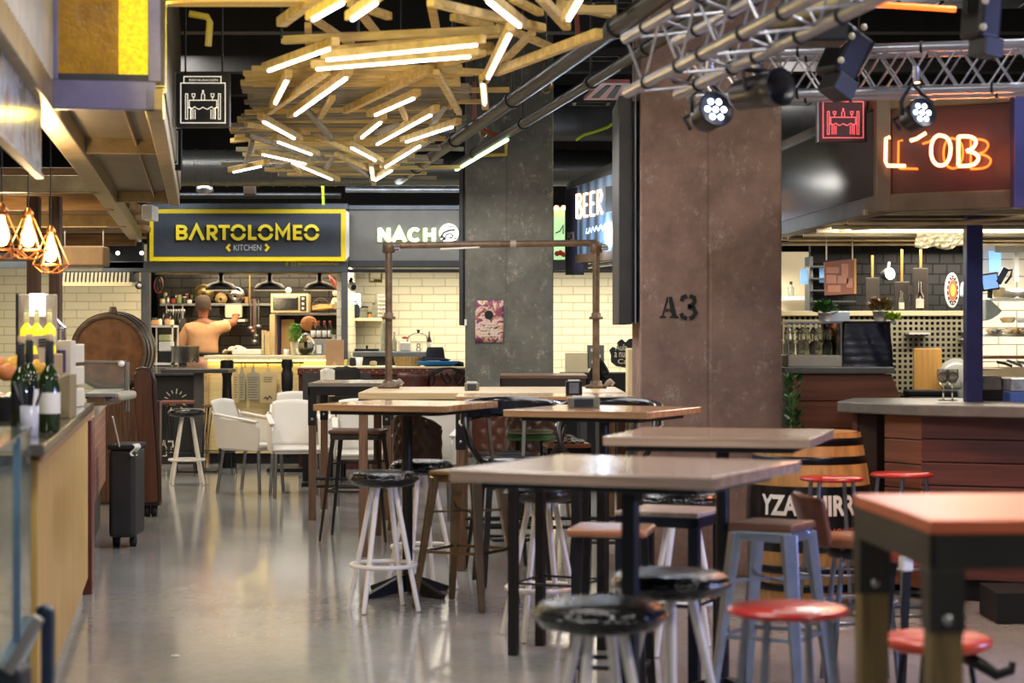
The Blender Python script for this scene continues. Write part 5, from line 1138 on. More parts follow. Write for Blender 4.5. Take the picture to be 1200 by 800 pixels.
cbx(MB(),.0,.05,W-.04,W+.0,2.63,3.9).build('front_upright',pf,t,True,bevel=.004)
cbx(MB(),.02,.04,.03,.165,2.66,3.9).build('bright_yellow_glass',mat('yellow_hammered_glass',(226,190,10),.1,0,.4,38,1,emis=(236,190,4),estr=.6,c2=(150,110,4)),t,True)  # one yellow glass; backlight falloff put in as brighter and dimmer panes
cbx(MB(),.022,.042,.165,W-.04,2.66,3.9).build('dim_yellow_glass',mat('dim_hammered_glass',(150,108,12),.2,0,.35,9,.8,emis=(150,104,8),estr=.22,c2=(110,74,6)),t,True)  # dim side of the backlight, put into darker colour and weaker glow
cbx(MB(),.01,.045,.03,W-.04,2.63,2.66).build('glass_ledge',dgrey,t,True)
cbx(MB(),.0,7.0,-.03,.05,2.5,2.6).build('aisle_beam',gold,t,True,bevel=.006)
cbx(MB(),-4,13.5,W-.02,W+.1,2.5,2.62).build('inner_beam',gold,t,True,bevel=.006)
for s in (2.5,6.9): cbx(MB(),s,s+.06,.05,W,2.52,2.6).build('cross_beam',gold,t,True)
cbx(MB(),.06,7,.05,W,2.6,2.62).build('soffit',mat('soffit_steel',(98,86,66),.4,.5,.25,5),t,True)
cbx(MB(),.06,7.0,.16,.17,2.56,2.6).build('rib',gold,t,True)
corr=MB()
for k in range(60): corr.tube([CP(.1+k*.115,-.012,2.62),CP(.1+k*.115,-.012,3.9)],.03,6)
corr.build('corrugated_side',mat('olive_corrugated',(92,82,52),.4,.6,.3,10),t,True)
cr2=MB()
for k in range(36): cr2.tube([CP(-.08-k*.1,W+.02,2.62),CP(-.08-k*.1,W+.02,3.9)],.045,8)
cr2.build('pleated_side',mat('pale_pleats',(176,170,156),.35,.3,.15,5),t,True)
# hanging glass panel by the near side
t=thing('hanging_glass_panel','hanging glossy glass panel with painted colourful reflections below the canopy beam','panel',CP(-1.5,W,2.2))
cbx(MB(),-4,-.03,W+.03,W+.045,2.2,2.5).build('pane',multi('painted_reflection_pane',[(70,40,38),(126,70,60),(150,160,168),(170,176,180),(70,86,66),(120,90,60)],3.2,.2),t,True)  # reflections painted as mixed colours on the pane
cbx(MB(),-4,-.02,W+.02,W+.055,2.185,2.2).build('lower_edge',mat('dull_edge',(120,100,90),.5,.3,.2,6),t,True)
# small white box end under canopy
o=MB().box(PX(166,16.1),PX(178,16.1),16.1,16.4,PZ(257,16.1),PZ(240,16.1)).build('junction_box',white,bevel=.004); tag(o,'small white and black box at the far corner of the canopy','box')
# plank ceiling of the left stall
plk=mat('aged_ceiling_planks',(126,92,52),.55,0,.4,2,.15,'wood')
for i in range(16):
    y=14.6+i*.62
    o=MB().box(-7.8,-2.75-(y-14)*.155,y,y+.55,2.62+.02*(i%3),2.68+.02*(i%3)).build('ceiling_plank_%d'%i,plk,bevel=.004); o['kind']='structure'
for i,(y,z,m_) in enumerate(((14.55,2.56,pine),(16.5,2.55,gold),(19.2,2.55,gold),(22,2.5,gold))):
    o=MB().box(-7.8,-2.85-(y-14)*.15,y,y+.1,z-.06,z+.06).build('ceiling_joist_%d'%i,[gold,plk][i%2],bevel=.004); o['kind']='structure'
o=MB().box(-7.8,PX(168,23),22.95,23.05,PZ(306,23),PZ(284,23)).build('trim_1',blackm); o['kind']='structure'
o=MB().box(-7.8,PX(168,23.8),23.8,23.95,PZ(314,23.8),PZ(305,23.8)).build('trim_2',fas); o['kind']='structure'
for i,u in enumerate((138,166)):
    o=MB().ball(P(u,296.5,22.8),.022,10).build('spot_lamp',whiteL); tag(o,('small white spotlight on the black band, farther from the kitchen sign','small white spotlight on the black band, next to the kitchen sign')[i],'spotlight')
o=MB().box(PX(72,20),PX(122,20),20,20.3,PZ(312,20),PZ(288,20)).build('air_duct',mat('brown_duct',(112,90,68),.5,.3,.2,5),bevel=.02); tag(o,'rectangular brown duct end hanging behind the glowing cage lamps','duct')
for u,k in ((76,'nearer the cage lamps'),(121,'nearer the kitchen sign')):
    o=MB().tube([P(u,268,20.1),P(u,289,20.1)],.008,5).build('hanger_rod',steel); tag(o,'thin hanger rod of the brown duct, '+k,'rod')
t=thing('extractor_grille','long pale extractor hood with slotted grille above the white brick wall','extractor',P(112,334,23.6))
y=23.6
MB().box(PX(72,y),PX(154,y),y,y+.3,PZ(335,y),PZ(330.5,y)).build('lip',cream,t,True)
MB().box(PX(72,y),PX(154,y),y+.06,y+.5,PZ(330.5,y),PZ(317.5,y)).build('housing',dgrey,t,True)
for k in range(17): MB().prism([(PX(72.5+k*4.7,y),PZ(330.5,y)),(PX(75+k*4.7,y),PZ(330.5,y)),(PX(76+k*4.7,y),PZ(319,y)),(PX(73.5+k*4.7,y),PZ(319,y))],y+.02,y+.05).build('slat',mat('pale_slats',(206,200,176),.4,.1,.1,6),t,True)
for i,(u0,u1) in enumerate(((31,45),(57,70))):
    o=MB().box(PX(u0,15),PX(u1,15),15,15.1,0,2.5).build('timber_post',brownleg,bevel=.006); tag(o,('brown timber post behind the mottled panel','brown timber post behind the beer tap')[i],'post')
t=thing('cctv_camera','little dome camera at the top of the white brick wall beside the barrel','camera',P(163,334,23.6))
MB().ball(P(163,334,23.5),.05,12).build('housing',dgrey,t,True); MB().ball(P(163.5,334.5,23.46),.025,8).build('lens',white,t,True)
# cage pendants
def cage(u,v,y,lab):
    t=thing('cage_pendant',lab,'pendant lamp',P(u,v,y),0,'geometric copper cage lamps')
    s=.098; top=.115; mid=-.06; bot=-.10
    rt=[(.3*s*math.cos(a),.3*s*math.sin(a),top) for a in [PI/3*k+.3 for k in range(6)]]
    rm=[(s*1.03*math.cos(a),s*1.03*math.sin(a),mid+.005) for a in [PI/3*k+.3 for k in range(6)]]
    rb=[(.55*s*math.cos(a),.55*s*math.sin(a),bot) for a in [PI/3*k+.3+PI/6 for k in range(6)]]
    mb=MB(); r=.0038
    for k in range(6):
        mb.tube([rt[k],rm[k]],r,5); mb.tube([rt[k],rt[(k+1)%6]],r,5); mb.tube([rm[k],rm[(k+1)%6]],r,5)
        mb.tube([rm[k],rb[k]],r,5); mb.tube([rm[(k+1)%6],rb[k]],r,5); mb.tube([rb[k],rb[(k+1)%6]],r,5)
    mb.build('cage',mat('copper_wire',(200,130,70),.3,.9,.1,5),t)
    MB().lathe([(.012,.17),(.03,.14),(.028,.115),(.0,.11)],14).build('socket',mat('copper_wire',(200,130,70),.3),t)
    MB().lathe([(.014,.11),(.018,.08),(.036,.03),(.036,.0),(.024,-.03),(0,-.04)],16).build('bulb',mat('filament_bulb',(255,226,170),.3,emis=(255,204,120),estr=12),t)
    MB().tube([(0,0,.17),(0,0,1.0)],.004,5).build('cord',black,t)
cage(59.5,299,11.6,'glowing copper cage lamp hanging lowest, above the end of the bar')
cage(33,281,10.8,'glowing copper cage lamp, middle one of three above the bar')
cage(2,279,10.0,'glowing copper cage lamp cut by the edge of the view')
# ================================================================ stools and tables
def rect_poly(cx,cy,a,sx,sy):
    return [(cx+math.cos(a)*x-math.sin(a)*y,cy+math.sin(a)*x+math.cos(a)*y) for x,y in ((-sx/2,-sy/2),(sx/2,-sy/2),(sx/2,sy/2),(-sx/2,sy/2))]
# --- white legged stool
ws=thing('bar_stool','','bar stool',(0,0,0),0,'white legged stools with black seats')
prof=[(0,-.055),(.12,-.055),(.165,-.045),(.187,-.018),(.186,.0),(.17,.018),(.12,.028),(.05,.03),(0,.03)]
seat=MB().lathe(prof,36,(0,0,.725))
seat.build('seat',bleather,ws)
mb=MB()
for k in range(3): mb.tube([((.185-.012*k)*math.cos(a),(.185-.012*k)*math.sin(a),.712+.013*k+.003*math.sin(a*18+k*3)) for a in [2*PI*i/54 for i in range(54)]],.0085,5,True)
mb.build('braided_edge',bleather,ws)
for k in range(4):
    a=PI/4+k*PI/2
    MB().tube([(.065*math.cos(a),.065*math.sin(a),.68),(.215*math.cos(a),.215*math.sin(a),.004)],[.015,.013],12).build('leg',wpaint,ws)
MB().tube([(.174*math.cos(a),.174*math.sin(a),.245) for a in [2*PI*i/36 for i in range(36)]],.0125,10,True).build('foot_ring',wpaint,ws)
used=[False]
def place(proto,x,y,rz,lab,flag,s=1.0):
    if not flag[0]: o=proto; flag[0]=True
    else: o=copy_tree(proto)
    o.location=(x,y,0); o.rotation_euler=(0,0,rz); o['label']=lab
    if s!=1: o.scale=(s,s,s)
    return o
place(ws,PX(449.5,11.1),11.1,.34,'white legged stool with braided black seat before the pedestal table by the open aisle',used,)
place(ws,PX(494,12.05),12.05,.5,'white legged stool with black seat half hidden behind the bronze metal stool',used)
place(ws,PX(635,10.1),10.1,.35,'white legged stool whose legs show between the black square steel legs',used)
place(ws,PX(219,20.3),20.3,.25,'lone white legged stool with black seat in front of the black chalk board',used)
place(ws,PX(800,9.63),9.63,.1,'white legged stool with dark seat tucked behind the blue framed stool',used)
place(ws,PX(703.5,5.73),5.73,.3,'white legged stool with black round seat, biggest of all in the view',used)
place(ws,PX(785.5,6.45),6.45,.75,'white legged stool with shiny black seat just behind the biggest stool',used)
# --- red stools
rs=thing('red_stool','','bar stool',(0,0,0),0,'round red lacquered metal stools')
MB().lathe([(0,-.012),(.155,-.012),(.167,-.006),(.168,.002),(.16,.009),(.0,.01)],36,(0,0,.74)).build('seat',redseat,rs)
for k in range(4):
    a=PI/4+k*PI/2
    MB().tube([(.125*math.cos(a),.125*math.sin(a),.727),(.175*math.cos(a),.175*math.sin(a),.24),(.2*math.cos(a),.2*math.sin(a),.012)],.011,10).build('leg',galv,rs)
MB().tube([(.174*math.cos(a),.174*math.sin(a),.25) for a in [2*PI*i/32 for i in range(32)]],.008,8,True).build('foot_ring',galv,rs)
MB().tube([(.2*math.cos(a),.2*math.sin(a),.011) for a in [2*PI*i/32 for i in range(32)]],.009,8,True).build('base_ring',galv,rs)
mb=MB()
for k in range(11):
    a0=-PI/2-.62+k*.115; mb.tube([(.13*math.cos(a0),.13*math.sin(a0),.7512),(.143*math.cos(a0+.03),.143*math.sin(a0+.03),.7512),(.13*math.cos(a0+.07),.13*math.sin(a0+.07),.7512)],.0035,4)
mb.build('white_script',white,rs)
ru=[False]
place(rs,PX(923,5.62),5.62,.2,'red round stool with white script on its seat, the biggest looking red one',ru)
place(rs,PX(975,10.7),10.7,.1,'red round stool standing in front of the painted wooden barrel',ru)
place(rs,PX(1057,11.0),11.0,.6,'red round stool against the orange planks of the bar corner',ru)
# low orange red stool
t=thing('low_stool','low stool with orange red round seat under the near timber table','stool',(PX(1098,6.25),6.25,0))
MB().lathe([(0,-.03),(.14,-.03),(.164,-.02),(.168,.0),(.155,.012),(0,.016)],32,(0,0,.565)).build('seat',mat('orange_red_seat',(206,72,44),.35,0,.1,8,coat=.3),t)
for k in range(4):
    a=PI/4+k*PI/2+.2; MB().tube([(.1*math.cos(a),.1*math.sin(a),.545),(.19*math.cos(a),.19*math.sin(a),.01)],.010,8).build('leg',black,t)
    b=a+PI/2; MB().tube([(.15*math.cos(a),.15*math.sin(a),.26),(.15*math.cos(b),.15*math.sin(b),.26)],.006,6).build('stretcher',black,t)
t.location=(PX(1098,6.25),6.25,0)
MB().tube([(.02,-.05,.535),(.10,-.08,.51),(.16,-.10,.475),(.2,-.11,.49),(.205,-.11,.515)],[.014,.02,.02,.016,.01],8).build('hook_arm',black,t)
# --- bronze metal stool
def tolix(name,lab,cx,cy,a,h,top,foot,legm,seatm,thick=.025,lw=.042,ring=.31,group=None):
    t=thing(name,lab,'bar stool',(cx,cy,0),a,group)
    MB().cbox(0,0,h-thick/2,top*2,top*2,thick).build('seat',seatm,t,bevel=.012,seg=3)
    MB().cbox(0,0,h-thick-.02,top*1.86,top*1.86,.04).build('apron',legm,t,bevel=.006)
    for sx in (-1,1):
        for sy in (-1,1):
            MB().bar((sx*top*.82,sy*top*.82,h-thick-.01),(sx*foot,sy*foot,.002),lw,lw*.7,(sx,sy,0),taper=.55).build('leg',legm,t,bevel=.006)
    k=foot-(foot-top*.82)*(ring/h)
    mb=MB(); c=[(-k,-k,ring),(k,-k,ring),(k,k,ring),(-k,k,ring)]
    for i in range(4): mb.bar(c[i],c[(i+1)%4],.012,.016)
    mb.build('foot_rail',legm,t)
    k2=top*.82+(foot-top*.82)*.3; mb=MB(); c=[(-k2,-k2,h*.7),(k2,-k2,h*.7),(k2,k2,h*.7),(-k2,k2,h*.7)]
    mb.bar(c[0],c[2],.008,.012); mb.bar(c[1],c[3],.008,.012); mb.build('cross_brace',legm,t)
    return t
tolix('metal_stool','bronze coloured metal cafe stool with tapered legs next to the black pedestal foot',-.25,11.24,-.48,.75,.155,.21,bronze,mat('bronze_seat',(140,114,74),.3,.7,.25,8),.025,.062)
tolix('metal_stool','silver legged metal stool with square brown wooden seat before the painted barrel',PX(905,8.1),8.1,-.5,.755,.135,.185,mat('silver_blue_metal',(156,164,178),.3,.8,.2,8),mat('brown_stool_wood',(116,76,58),.4,0,.2,4,.04,'wood'),.03,.06)
tolix('metal_stool','dark metal stool standing behind the bronze one under the planks table',PX(592,13.2),12.9,.3,.75,.15,.2,dgrey,blackm)
# black square leg stool
def frame_stool(name,lab,cx,cy,a,h,w,lw,legm,seatm,st,rail=.34,rr=.012,cat='bar stool'):
    t=thing(name,lab,cat,(cx,cy,0),a)
    MB().cbox(0,0,h-st/2,w,w,st).build('seat',seatm,t,bevel=.006)
    MB().cbox(0,0,h-st-.022,w,w,.042).build('apron',legm,t,bevel=.003)
    k=w/2-lw/2
    for sx in (-1,1):
        for sy in (-1,1): MB().box(sx*k-lw/2,sx*k+lw/2,sy*k-lw/2,sy*k+lw/2,0,h-st).build('leg',legm,t,bevel=.003)
    mb=MB(); c=[(-k,-k),(k,-k),(k,k),(-k,k)]
    for i in range(4): mb.tube([(*c[i],rail),(*c[(i+1)%4],rail)],rr,8)
    mb.build('foot_rail',legm,t); return t
frame_stool('square_stool','tall black steel stool with four straight square legs and thin round foot rail',.217,9.62,-.42,.86,.36,.042,black,mat('dark_wood_seat',(52,38,30),.45,0,.2,4,.05,'wood'),.03,.335,.006)
frame_stool('square_stool','dark blue steel framed stool with mottled pale square seat',PX(786,8.74),8.74,-.42,.75,.37,.045,mat('midnight_blue_steel',(28,34,52),.4,.4,.15,6),mat('mottled_pale_stone',(178,160,146),.5,0,.25,30),.02,.36,.008)
# brown wood seat
t=thing('wood_seat_stool','stool with rounded orange brown wooden seat between the black legs and the pedestal','bar stool',(PX(717,7.95),7.95,0),-.2)
MB().cbox(0,0,.735,.31,.3,.032).build('seat',mat('caramel_wood',(176,112,72),.3,0,.15,4,.04,'wood',coat=.4),t,bevel=.014,seg=3)
for sx in (-1,1):
    for sy in (-1,1): MB().bar((sx*.11,sy*.1,.72),(sx*.145,sy*.14,0),.03,.03,(0,1,0)).build('leg',black,t)
mb=MB(); c=[(-.136,-.13,.22),(.136,-.13,.22),(.136,.13,.22),(-.136,.13,.22)]
for i in range(4): mb.bar(c[i],c[(i+1)%4],.012,.016)
mb.build('foot_rail',black,t)
# leather low back chair
t=thing('leather_bar_chair','brown leather bar chair with low curved back and round wooden seat before the barrel','bar chair',(PX(1008,8.7),8.7,0),0)
mb=MB().lathe([(0,-.03),(.17,-.03),(.198,-.02),(.2,.0),(.19,.012),(0,.014)],32,(0,0,.63)); mb.build('seat',mat('orange_brown_seat',(168,104,70),.3,0,.15,4,.04,'wood',coat=.4),t)
def bk(a,b):
    th=math.radians(150+80*a); R=.215+.07*b; return (R*math.cos(th),R*math.sin(th)*.9,.60+.235*b-.05*abs(a-.5)*b)
MB().grid(bk,14,6).build('backrest',mat('cognac_leather',(120,70,50),.3,0,.25,14,.2,'leather'),t,solid=.03,sub=1)
for k in range(4):
    a=PI/4+k*PI/2; MB().tube([(.12*math.cos(a),.12*math.sin(a),.6),(.14*math.cos(a),.14*math.sin(a),.48),(.2*math.cos(a),.2*math.sin(a),.01)],.012,8).build('leg',galv,t)
MB().tube([(.155*math.cos(a),.155*math.sin(a),.36) for a in [2*PI*i/28 for i in range(28)]],.009,8,True).build('foot_ring',galv,t)
MB().lathe([(.13,-.02),(.14,-.01),(.14,.01),(.13,.02)],24,(0,0,.57)).build('seat_plate',dgrey,t)
# black legged chair with red pad
t=thing('red_pad_stool','black legged stool with small red pad seen between the legs of the near timber table','bar stool',(PX(1075,8.4),8.4,0),.2)
MB().cbox(0,0,.575,.19,.19,.04).build('seat',mat('red_pad',(166,52,40),.4,0,.1,8),t,bevel=.012)
MB().cbox(-.085,-.085,.565,.05,.05,.06).build('pale_corner',white,t,bevel=.01)
for sx in (-1,1):
    for sy in (-1,1): MB().bar((sx*.075,sy*.075,.55),(sx*.12,sy*.12,0),.026,.026,(0,1,0)).build('leg',black,t)
# ---------------------------------------------------------------- pedestal tables
def ped(lab,cx,cy,a,sx,sy,topm,h=1.1,th=.036,pole=.045,base='star',poleM=black):
    t=thing('pedestal_table',lab,'high table',(cx,cy,0),a)
    MB().cbox(0,0,h-th/2,sx,sy,th).build('top',topm,t,bevel=.004)
    MB().cbox(0,0,h-th-.012,sx*.82,sy*.82,.024).build('under_frame',black,t,bevel=.003)
    if pole>.05: MB().lathe([(pole/2,0),(pole/2,h-th-.03)],18,(0,0,.02)).build('pole',poleM,t)
    else: MB().cbox(0,0,(h-th)/2,pole,pole,h-th-.02).build('pole',poleM,t,bevel=.004)
    for k in range(4):
        b=PI/4+k*PI/2+.35; d=(math.cos(b),math.sin(b))
        M=Matrix.Rotation(b,4,'Z')
        MB().prism([(.0,.02),(.30,.0),(.31,.025),(.0,.13)],-.018,.018,M).build('foot',black,t,bevel=.004)
    return t
ped('biggest looking pedestal table, pale walnut top, above the two biggest black seated stools',.36,6.22,-.44,.82,.82,wtopd)
ped('pedestal table with brown wooden top between the painted barrel and the biggest looking table',.845,8.22,-.26,.8,.84,wtopd,pole=.055)
ped('high pedestal table with oak top carrying a small clear napkin box',.49,10.9,-.42,.8,.84,wtop,pole=.055)
ped('high pedestal table with glossy oak top whose black star foot stands in the open aisle',-.6,11.75,-.36,.8,.82,wtop,pole=.06)
# ---------------------------------------------------------------- timber leg tables
def timber(lab,x0,x1,y0,y1,topm,h=1.1,legw=.058,ap=.07,brk=.24,a=0,rails=True,legM=brownleg,apM=black,th=.03,name='timber_table'):
    cx,cy=(x0+x1)/2,(y0+y1)/2; sx,sy=x1-x0,y1-y0
    t=thing(name,lab,'high table',(cx,cy,0),a)
    MB().cbox(0,0,h-th/2,sx,sy,th).build('top',topm,t,bevel=.003)
    mb=MB(); k=.012
    for s_ in (-1,1):
        mb.box(-sx/2,sx/2,s_*sy/2-k*(s_>0),s_*sy/2+k*(s_<0),h-th-ap,h-th); mb.box(s_*sx/2-k*(s_>0),s_*sx/2+k*(s_<0),-sy/2,sy/2,h-th-ap,h-th)
    mb.build('apron',apM,t)
    for a_ in (-1,1):
        for b_ in (-1,1):
            lx,ly=a_*(sx/2-legw/2-.003),b_*(sy/2-legw/2-.003)
            l=MB().cbox(lx,ly,(h-th)/2,legw,legw,h-th).build('leg',legM,t,bevel=.004)
            if brk:
                g=MB().cbox(lx,ly,h-th-ap-brk/2,legw+.008,legw+.008,brk).build('bracket',apM,l,bevel=.003)
                mb=MB(); mb.lathe([(.012,0),(.01,.006),(0,.008)],10,M=Matrix.Translation((lx,ly-legw/2-.004,h-th-ap-brk*.8))@Matrix.Rotation(PI/2,4,'X')); mb.build('bolt',steel,l)
    if rails:
        for z in (.26,.33): MB().tube([(-sx/2+legw/2,-sy/2+legw/2+(.33-z)*2,z),(sx/2-legw/2,-sy/2+legw/2+(.33-z)*2,z)],.012,8).build('foot_rail',black,t)
    return t
timber('high timber table with steel frame standing alone at the aisle near the white chairs',PX(361,16.4),PX(361,16.4)+.66,16.4,17.5,mat('grey_reflective_top',(150,140,128),.22,.1,.15,4))
timber('near high timber table with orange neon glow painted into its top',.87,1.9,4.4,5.13,mat('neon_tinted_top',(186,92,52),.42,0,.12,3,.03,'wood'),legw=.07,ap=.075,brk=.135,a=.06,rails=False,legM=mat('olive_timber',(112,92,48),.6,0,.3,6,.15,'wood',stretch=(9,9,.7)),apM=mat('dark_olive_steel',(40,36,26),.45,.3,.2,6))  # orange neon reflection put into the base colour of the top
timber('long timber table with black steel frame standing under the scaffold crossbar',PX(534,12.9),.86,12.9,13.6,wtop,th=.025)
timber('plank topped table with thick pale edges that carries the scaffold posts',-1.03,.765,13.72,15.25,mat('pale_planks',(196,168,122),.4,0,.2,3,.04,'wood'),ap=.02,brk=0,th=.045,rails=False,name='plank_table')
timber('low lying dark brown table in front of the grey column base',PX(586,18.4),PX(691,18.4)-.02,18.4,19.4,mat('dark_brown_top',(104,76,58),.35,0,.15,4,.03,'wood'),h=1.12,ap=.09,brk=0,rails=False,legM=dgrey,apM=mat('dark_brown_steel',(44,32,26),.5,.2,.1,5))
bpy.data.objects
# square top table left far
t=thing('pedestal_table','far high table with thin square top and square grey post near the chalk board','high table',(PX(233,22.2),22.2,0))
MB().box(PX(194,22.2)-PX(233,22.2),PX(272,22.2)-PX(233,22.2),-.3,.3,1.07,1.11).build('top',dgrey,t,bevel=.004)
MB().cbox(0,0,.54,.1,.1,1.06).build('pole',grey,t,bevel=.006); MB().cbox(0,0,.012,.45,.45,.024).build('base',dgrey,t,bevel=.005)
# hairpin stools
def hairpin(lab,u,y,h,sw,m_,a=0):
    t=thing('hairpin_stool',lab,'bar stool',(PX(u,y),y,0),a,'hairpin leg stools')
    MB().cbox(0,0,h-.015,sw,sw,.03).build('seat',m_,t,bevel=.006)
    for sx in (-1,1):
        for sy in (-1,1):
            k=sw/2-.03; MB().tube([(sx*(k-.04),sy*k,h-.03),(sx*(k+.05),sy*(k+.05),.01),(sx*k,sy*(k-.04),h-.03)],.006,6).build('hairpin_leg',black,t)
    MB().tube([(-.17,-.17,.25),(.17,-.17,.25),(.17,.17,.25),(-.17,.17,.25)],.006,5,True).build('foot_rail',black,t)
    return t
hairpin('wire legged stool with thin brown wooden seat beside the turned black post',256,21.6,.75,.3,brownleg)
hairpin('wire legged stool with wooden seat partly behind the mahogany panel',186,22.0,.75,.32,brownleg,.3)
hairpin('wire legged stool with reddish seat behind the lone white stool',208,21.5,.79,.34,mat('reddish_seat',(120,70,56),.4,0,.1,4),.1)
# turned black posts in front of counter
def turned(u,y,v0,v1,lab):
    z0,z1=PZ(v1,y),PZ(v0,y); h=z1-z0
    t=thing('turned_table',lab,'table',(PX(u,y),y,0))
    pr=[(.02,0),(.03,.02*h),(.045,.3*h),(.06,.42*h),(.035,.46*h),(.06,.5*h),(.035,.54*h),(.06,.58*h),(.035,.62*h),(.062,.7*h),(.066,.86*h),(.05,.9*h),(.065,.94*h),(.06,h)]
    MB().lathe(pr,20,(0,0,z0)).build('turned_leg',black,t); return t
a=turned(336.5,22.25,421,536,'black turned wooden pillar leg with rings standing before the menu paddles')
MB().cbox(0,0,.02,.4,.4,.04).build('base',black,a)
t=thing('tapered_post','black tapered wooden post before the kitchen counter behind the white armchair','post',(PX(266,22.8),22.8,0))
MB().lathe([(.09,0),(.1,.5),(.055,.8),(.05,1.0),(.075,1.12),(.075,1.2)],20).build('shaft',black,t)
# low wooden tables near white chairs
t=thing('dining_table','low wooden dining table behind the white armchairs','table',(-1.5,20.25,0))
MB().cbox(0,0,.745,1.35,.75,.05).build('top',pine,t,bevel=.006)
for sx in (-1,1): MB().cbox(sx*.5,0,.36,.09,.09,.72).build('leg',black,t); 
for sx in (-1,1): MB().cbox(sx*.5,0,.02,.1,.6,.04).build('foot',black,t)
# ---------------------------------------------------------------- white resin armchairs
wa=thing('resin_armchair','','armchair',(0,0,0),0,'white resin armchairs')
def seatg(a,b): x=-.23+.46*a; y=-.22+.44*b; return (x,y,.455-.02*math.sin(PI*a)*math.sin(PI*b)-(.02*(b<.12)))
MB().grid(seatg,10,8).build('seat',wplastic,wa,solid=.02)
MB().box(-.22,.22,-.21,.21,.40,.44).build('seat_frame',wplastic,wa,bevel=.015)
MB().grid(lambda a,b:((-.225+.45*a)*(1-.16*b),.20+.13*b+.02*math.cos((a-.5)*PI),.45+.43*b-.02*(2*a-1)**2*b),10,10).build('backrest',wplastic,wa,solid=.018)
for s_ in (-1,1):
    pr=[(.24,.42),(-.2,.40),(-.225,.5),(-.22,.62),(-.17,.665),(0,.68),(.15,.69),(.25,.72),(.30,.78),(.27,.6)]
    M=Matrix(((0,s_*1.0,0,0),(1,0,0,0),(0,0,1,0),(0,0,0,1)))
    MB().prism(pr,.225,.245,M).build('arm_panel',wplastic,wa,bevel=.01)
    MB().bar((s_*.235,-.2,.672),(s_*.235,.26,.74),.055,.022).build('armrest',wplastic,wa,bevel=.01)
    for sy in (-1,1): MB().tube([(s_*.2,sy*.19,.42),(s_*.215,sy*(.21 if sy<0 else .25),0)],.016,12).build('leg',steel,wa)
wu=[False]
place(wa,PX(294,19.2),19.3,1.15,'white resin armchair turned sideways beside the tapered black post',wu)
place(wa,PX(347,18.8),18.8,.2,'white resin armchair facing the aisle beside the lone timber table',wu)
place(wa,PX(413,19.05),19.05,-.1,'white resin armchair seen through the legs of the lone timber table',wu)
place(wa,PX(424,18.0),18.0,.1,'white resin armchair beyond the dark metal bar stool',wu)
place(wa,PX(345,21.4),21.45,.1,'white resin armchair on the far side of the low wooden dining table',wu)
place(wa,PX(499,16.2),16.6,-.15,'white resin armchair seen between the pedestal pole and timber leg',wu)
# dark metal high stool near table
t=tolix('metal_stool','dark metal stool with brown wooden seat tucked at the lone timber table',PX(420,14.9),14.9,-.1,.80,.19,.24,mat('gunmetal',(58,54,50),.4,.6,.2,7),mat('brown_wood_seat',(92,52,36),.4,0,.2,4,.05,'wood'),.03,.034,.36)
# ---------------------------------------------------------------- quilted chairs
def quilted(lab,x,y,rz,m_=brleather,s=1):
    t=thing('quilted_chair',lab,'chair',(x,y,0),rz,'brown quilted leather chairs')
    def q(a,b,n,m): return .5*(abs(math.sin((a*n+b*m)*PI))*abs(math.sin((a*n-b*m)*PI)))
    MB().grid(lambda a,b:(-.21+.42*a,-.21+.42*b,.455+.05*q(a,b,4,4)+.03*math.sin(PI*a)*math.sin(PI*b)),32,32).build('seat',m_,t,solid=.05)
    def bk(a,b):
        th=math.radians(20+140*a); R=.24; w=(1-.25*(2*a-1)**2*b)
        return ((R*1.0*math.cos(th)),.02+R*.95*math.sin(th)-.045*q(a,b,5,3)*math.sin(th),.50+.40*b*w)
    MB().grid(bk,40,24).build('backrest',m_,t,solid=.045)
    for sx in (-1,1):
        for sy in (-1,1): MB().bar((sx*.17,sy*.17,.43),(sx*.21,sy*.21,0),.035,.035,(0,1,0),taper=.6).build('leg',brownleg,t)
    mb=MB()
    for k in range(22):
        a=k/21; p=bk(a,1.0); mb.ball((p[0]*1.06,p[1]*1.06+.005,p[2]-.02),.007,5)
    mb.build('studs',steel,t)
    return t
quilted('brown quilted leather chair with diamond stitched back, turned toward the aisle',PX(575,17.6),17.6,-2.6)
quilted('dark brown leather chair behind the timber leg of the framed table',PX(508,16.6),15.6,2.4,mat('dark_brown_leather',(58,34,26),.35,0,.25,10,.15,'leather'))
quilted('dark brown leather chair behind the oak pedestal table, beside the checked cloth',PX(630,16.6),16.4,2.9,mat('dark_brown_leather',(58,34,26),.35))
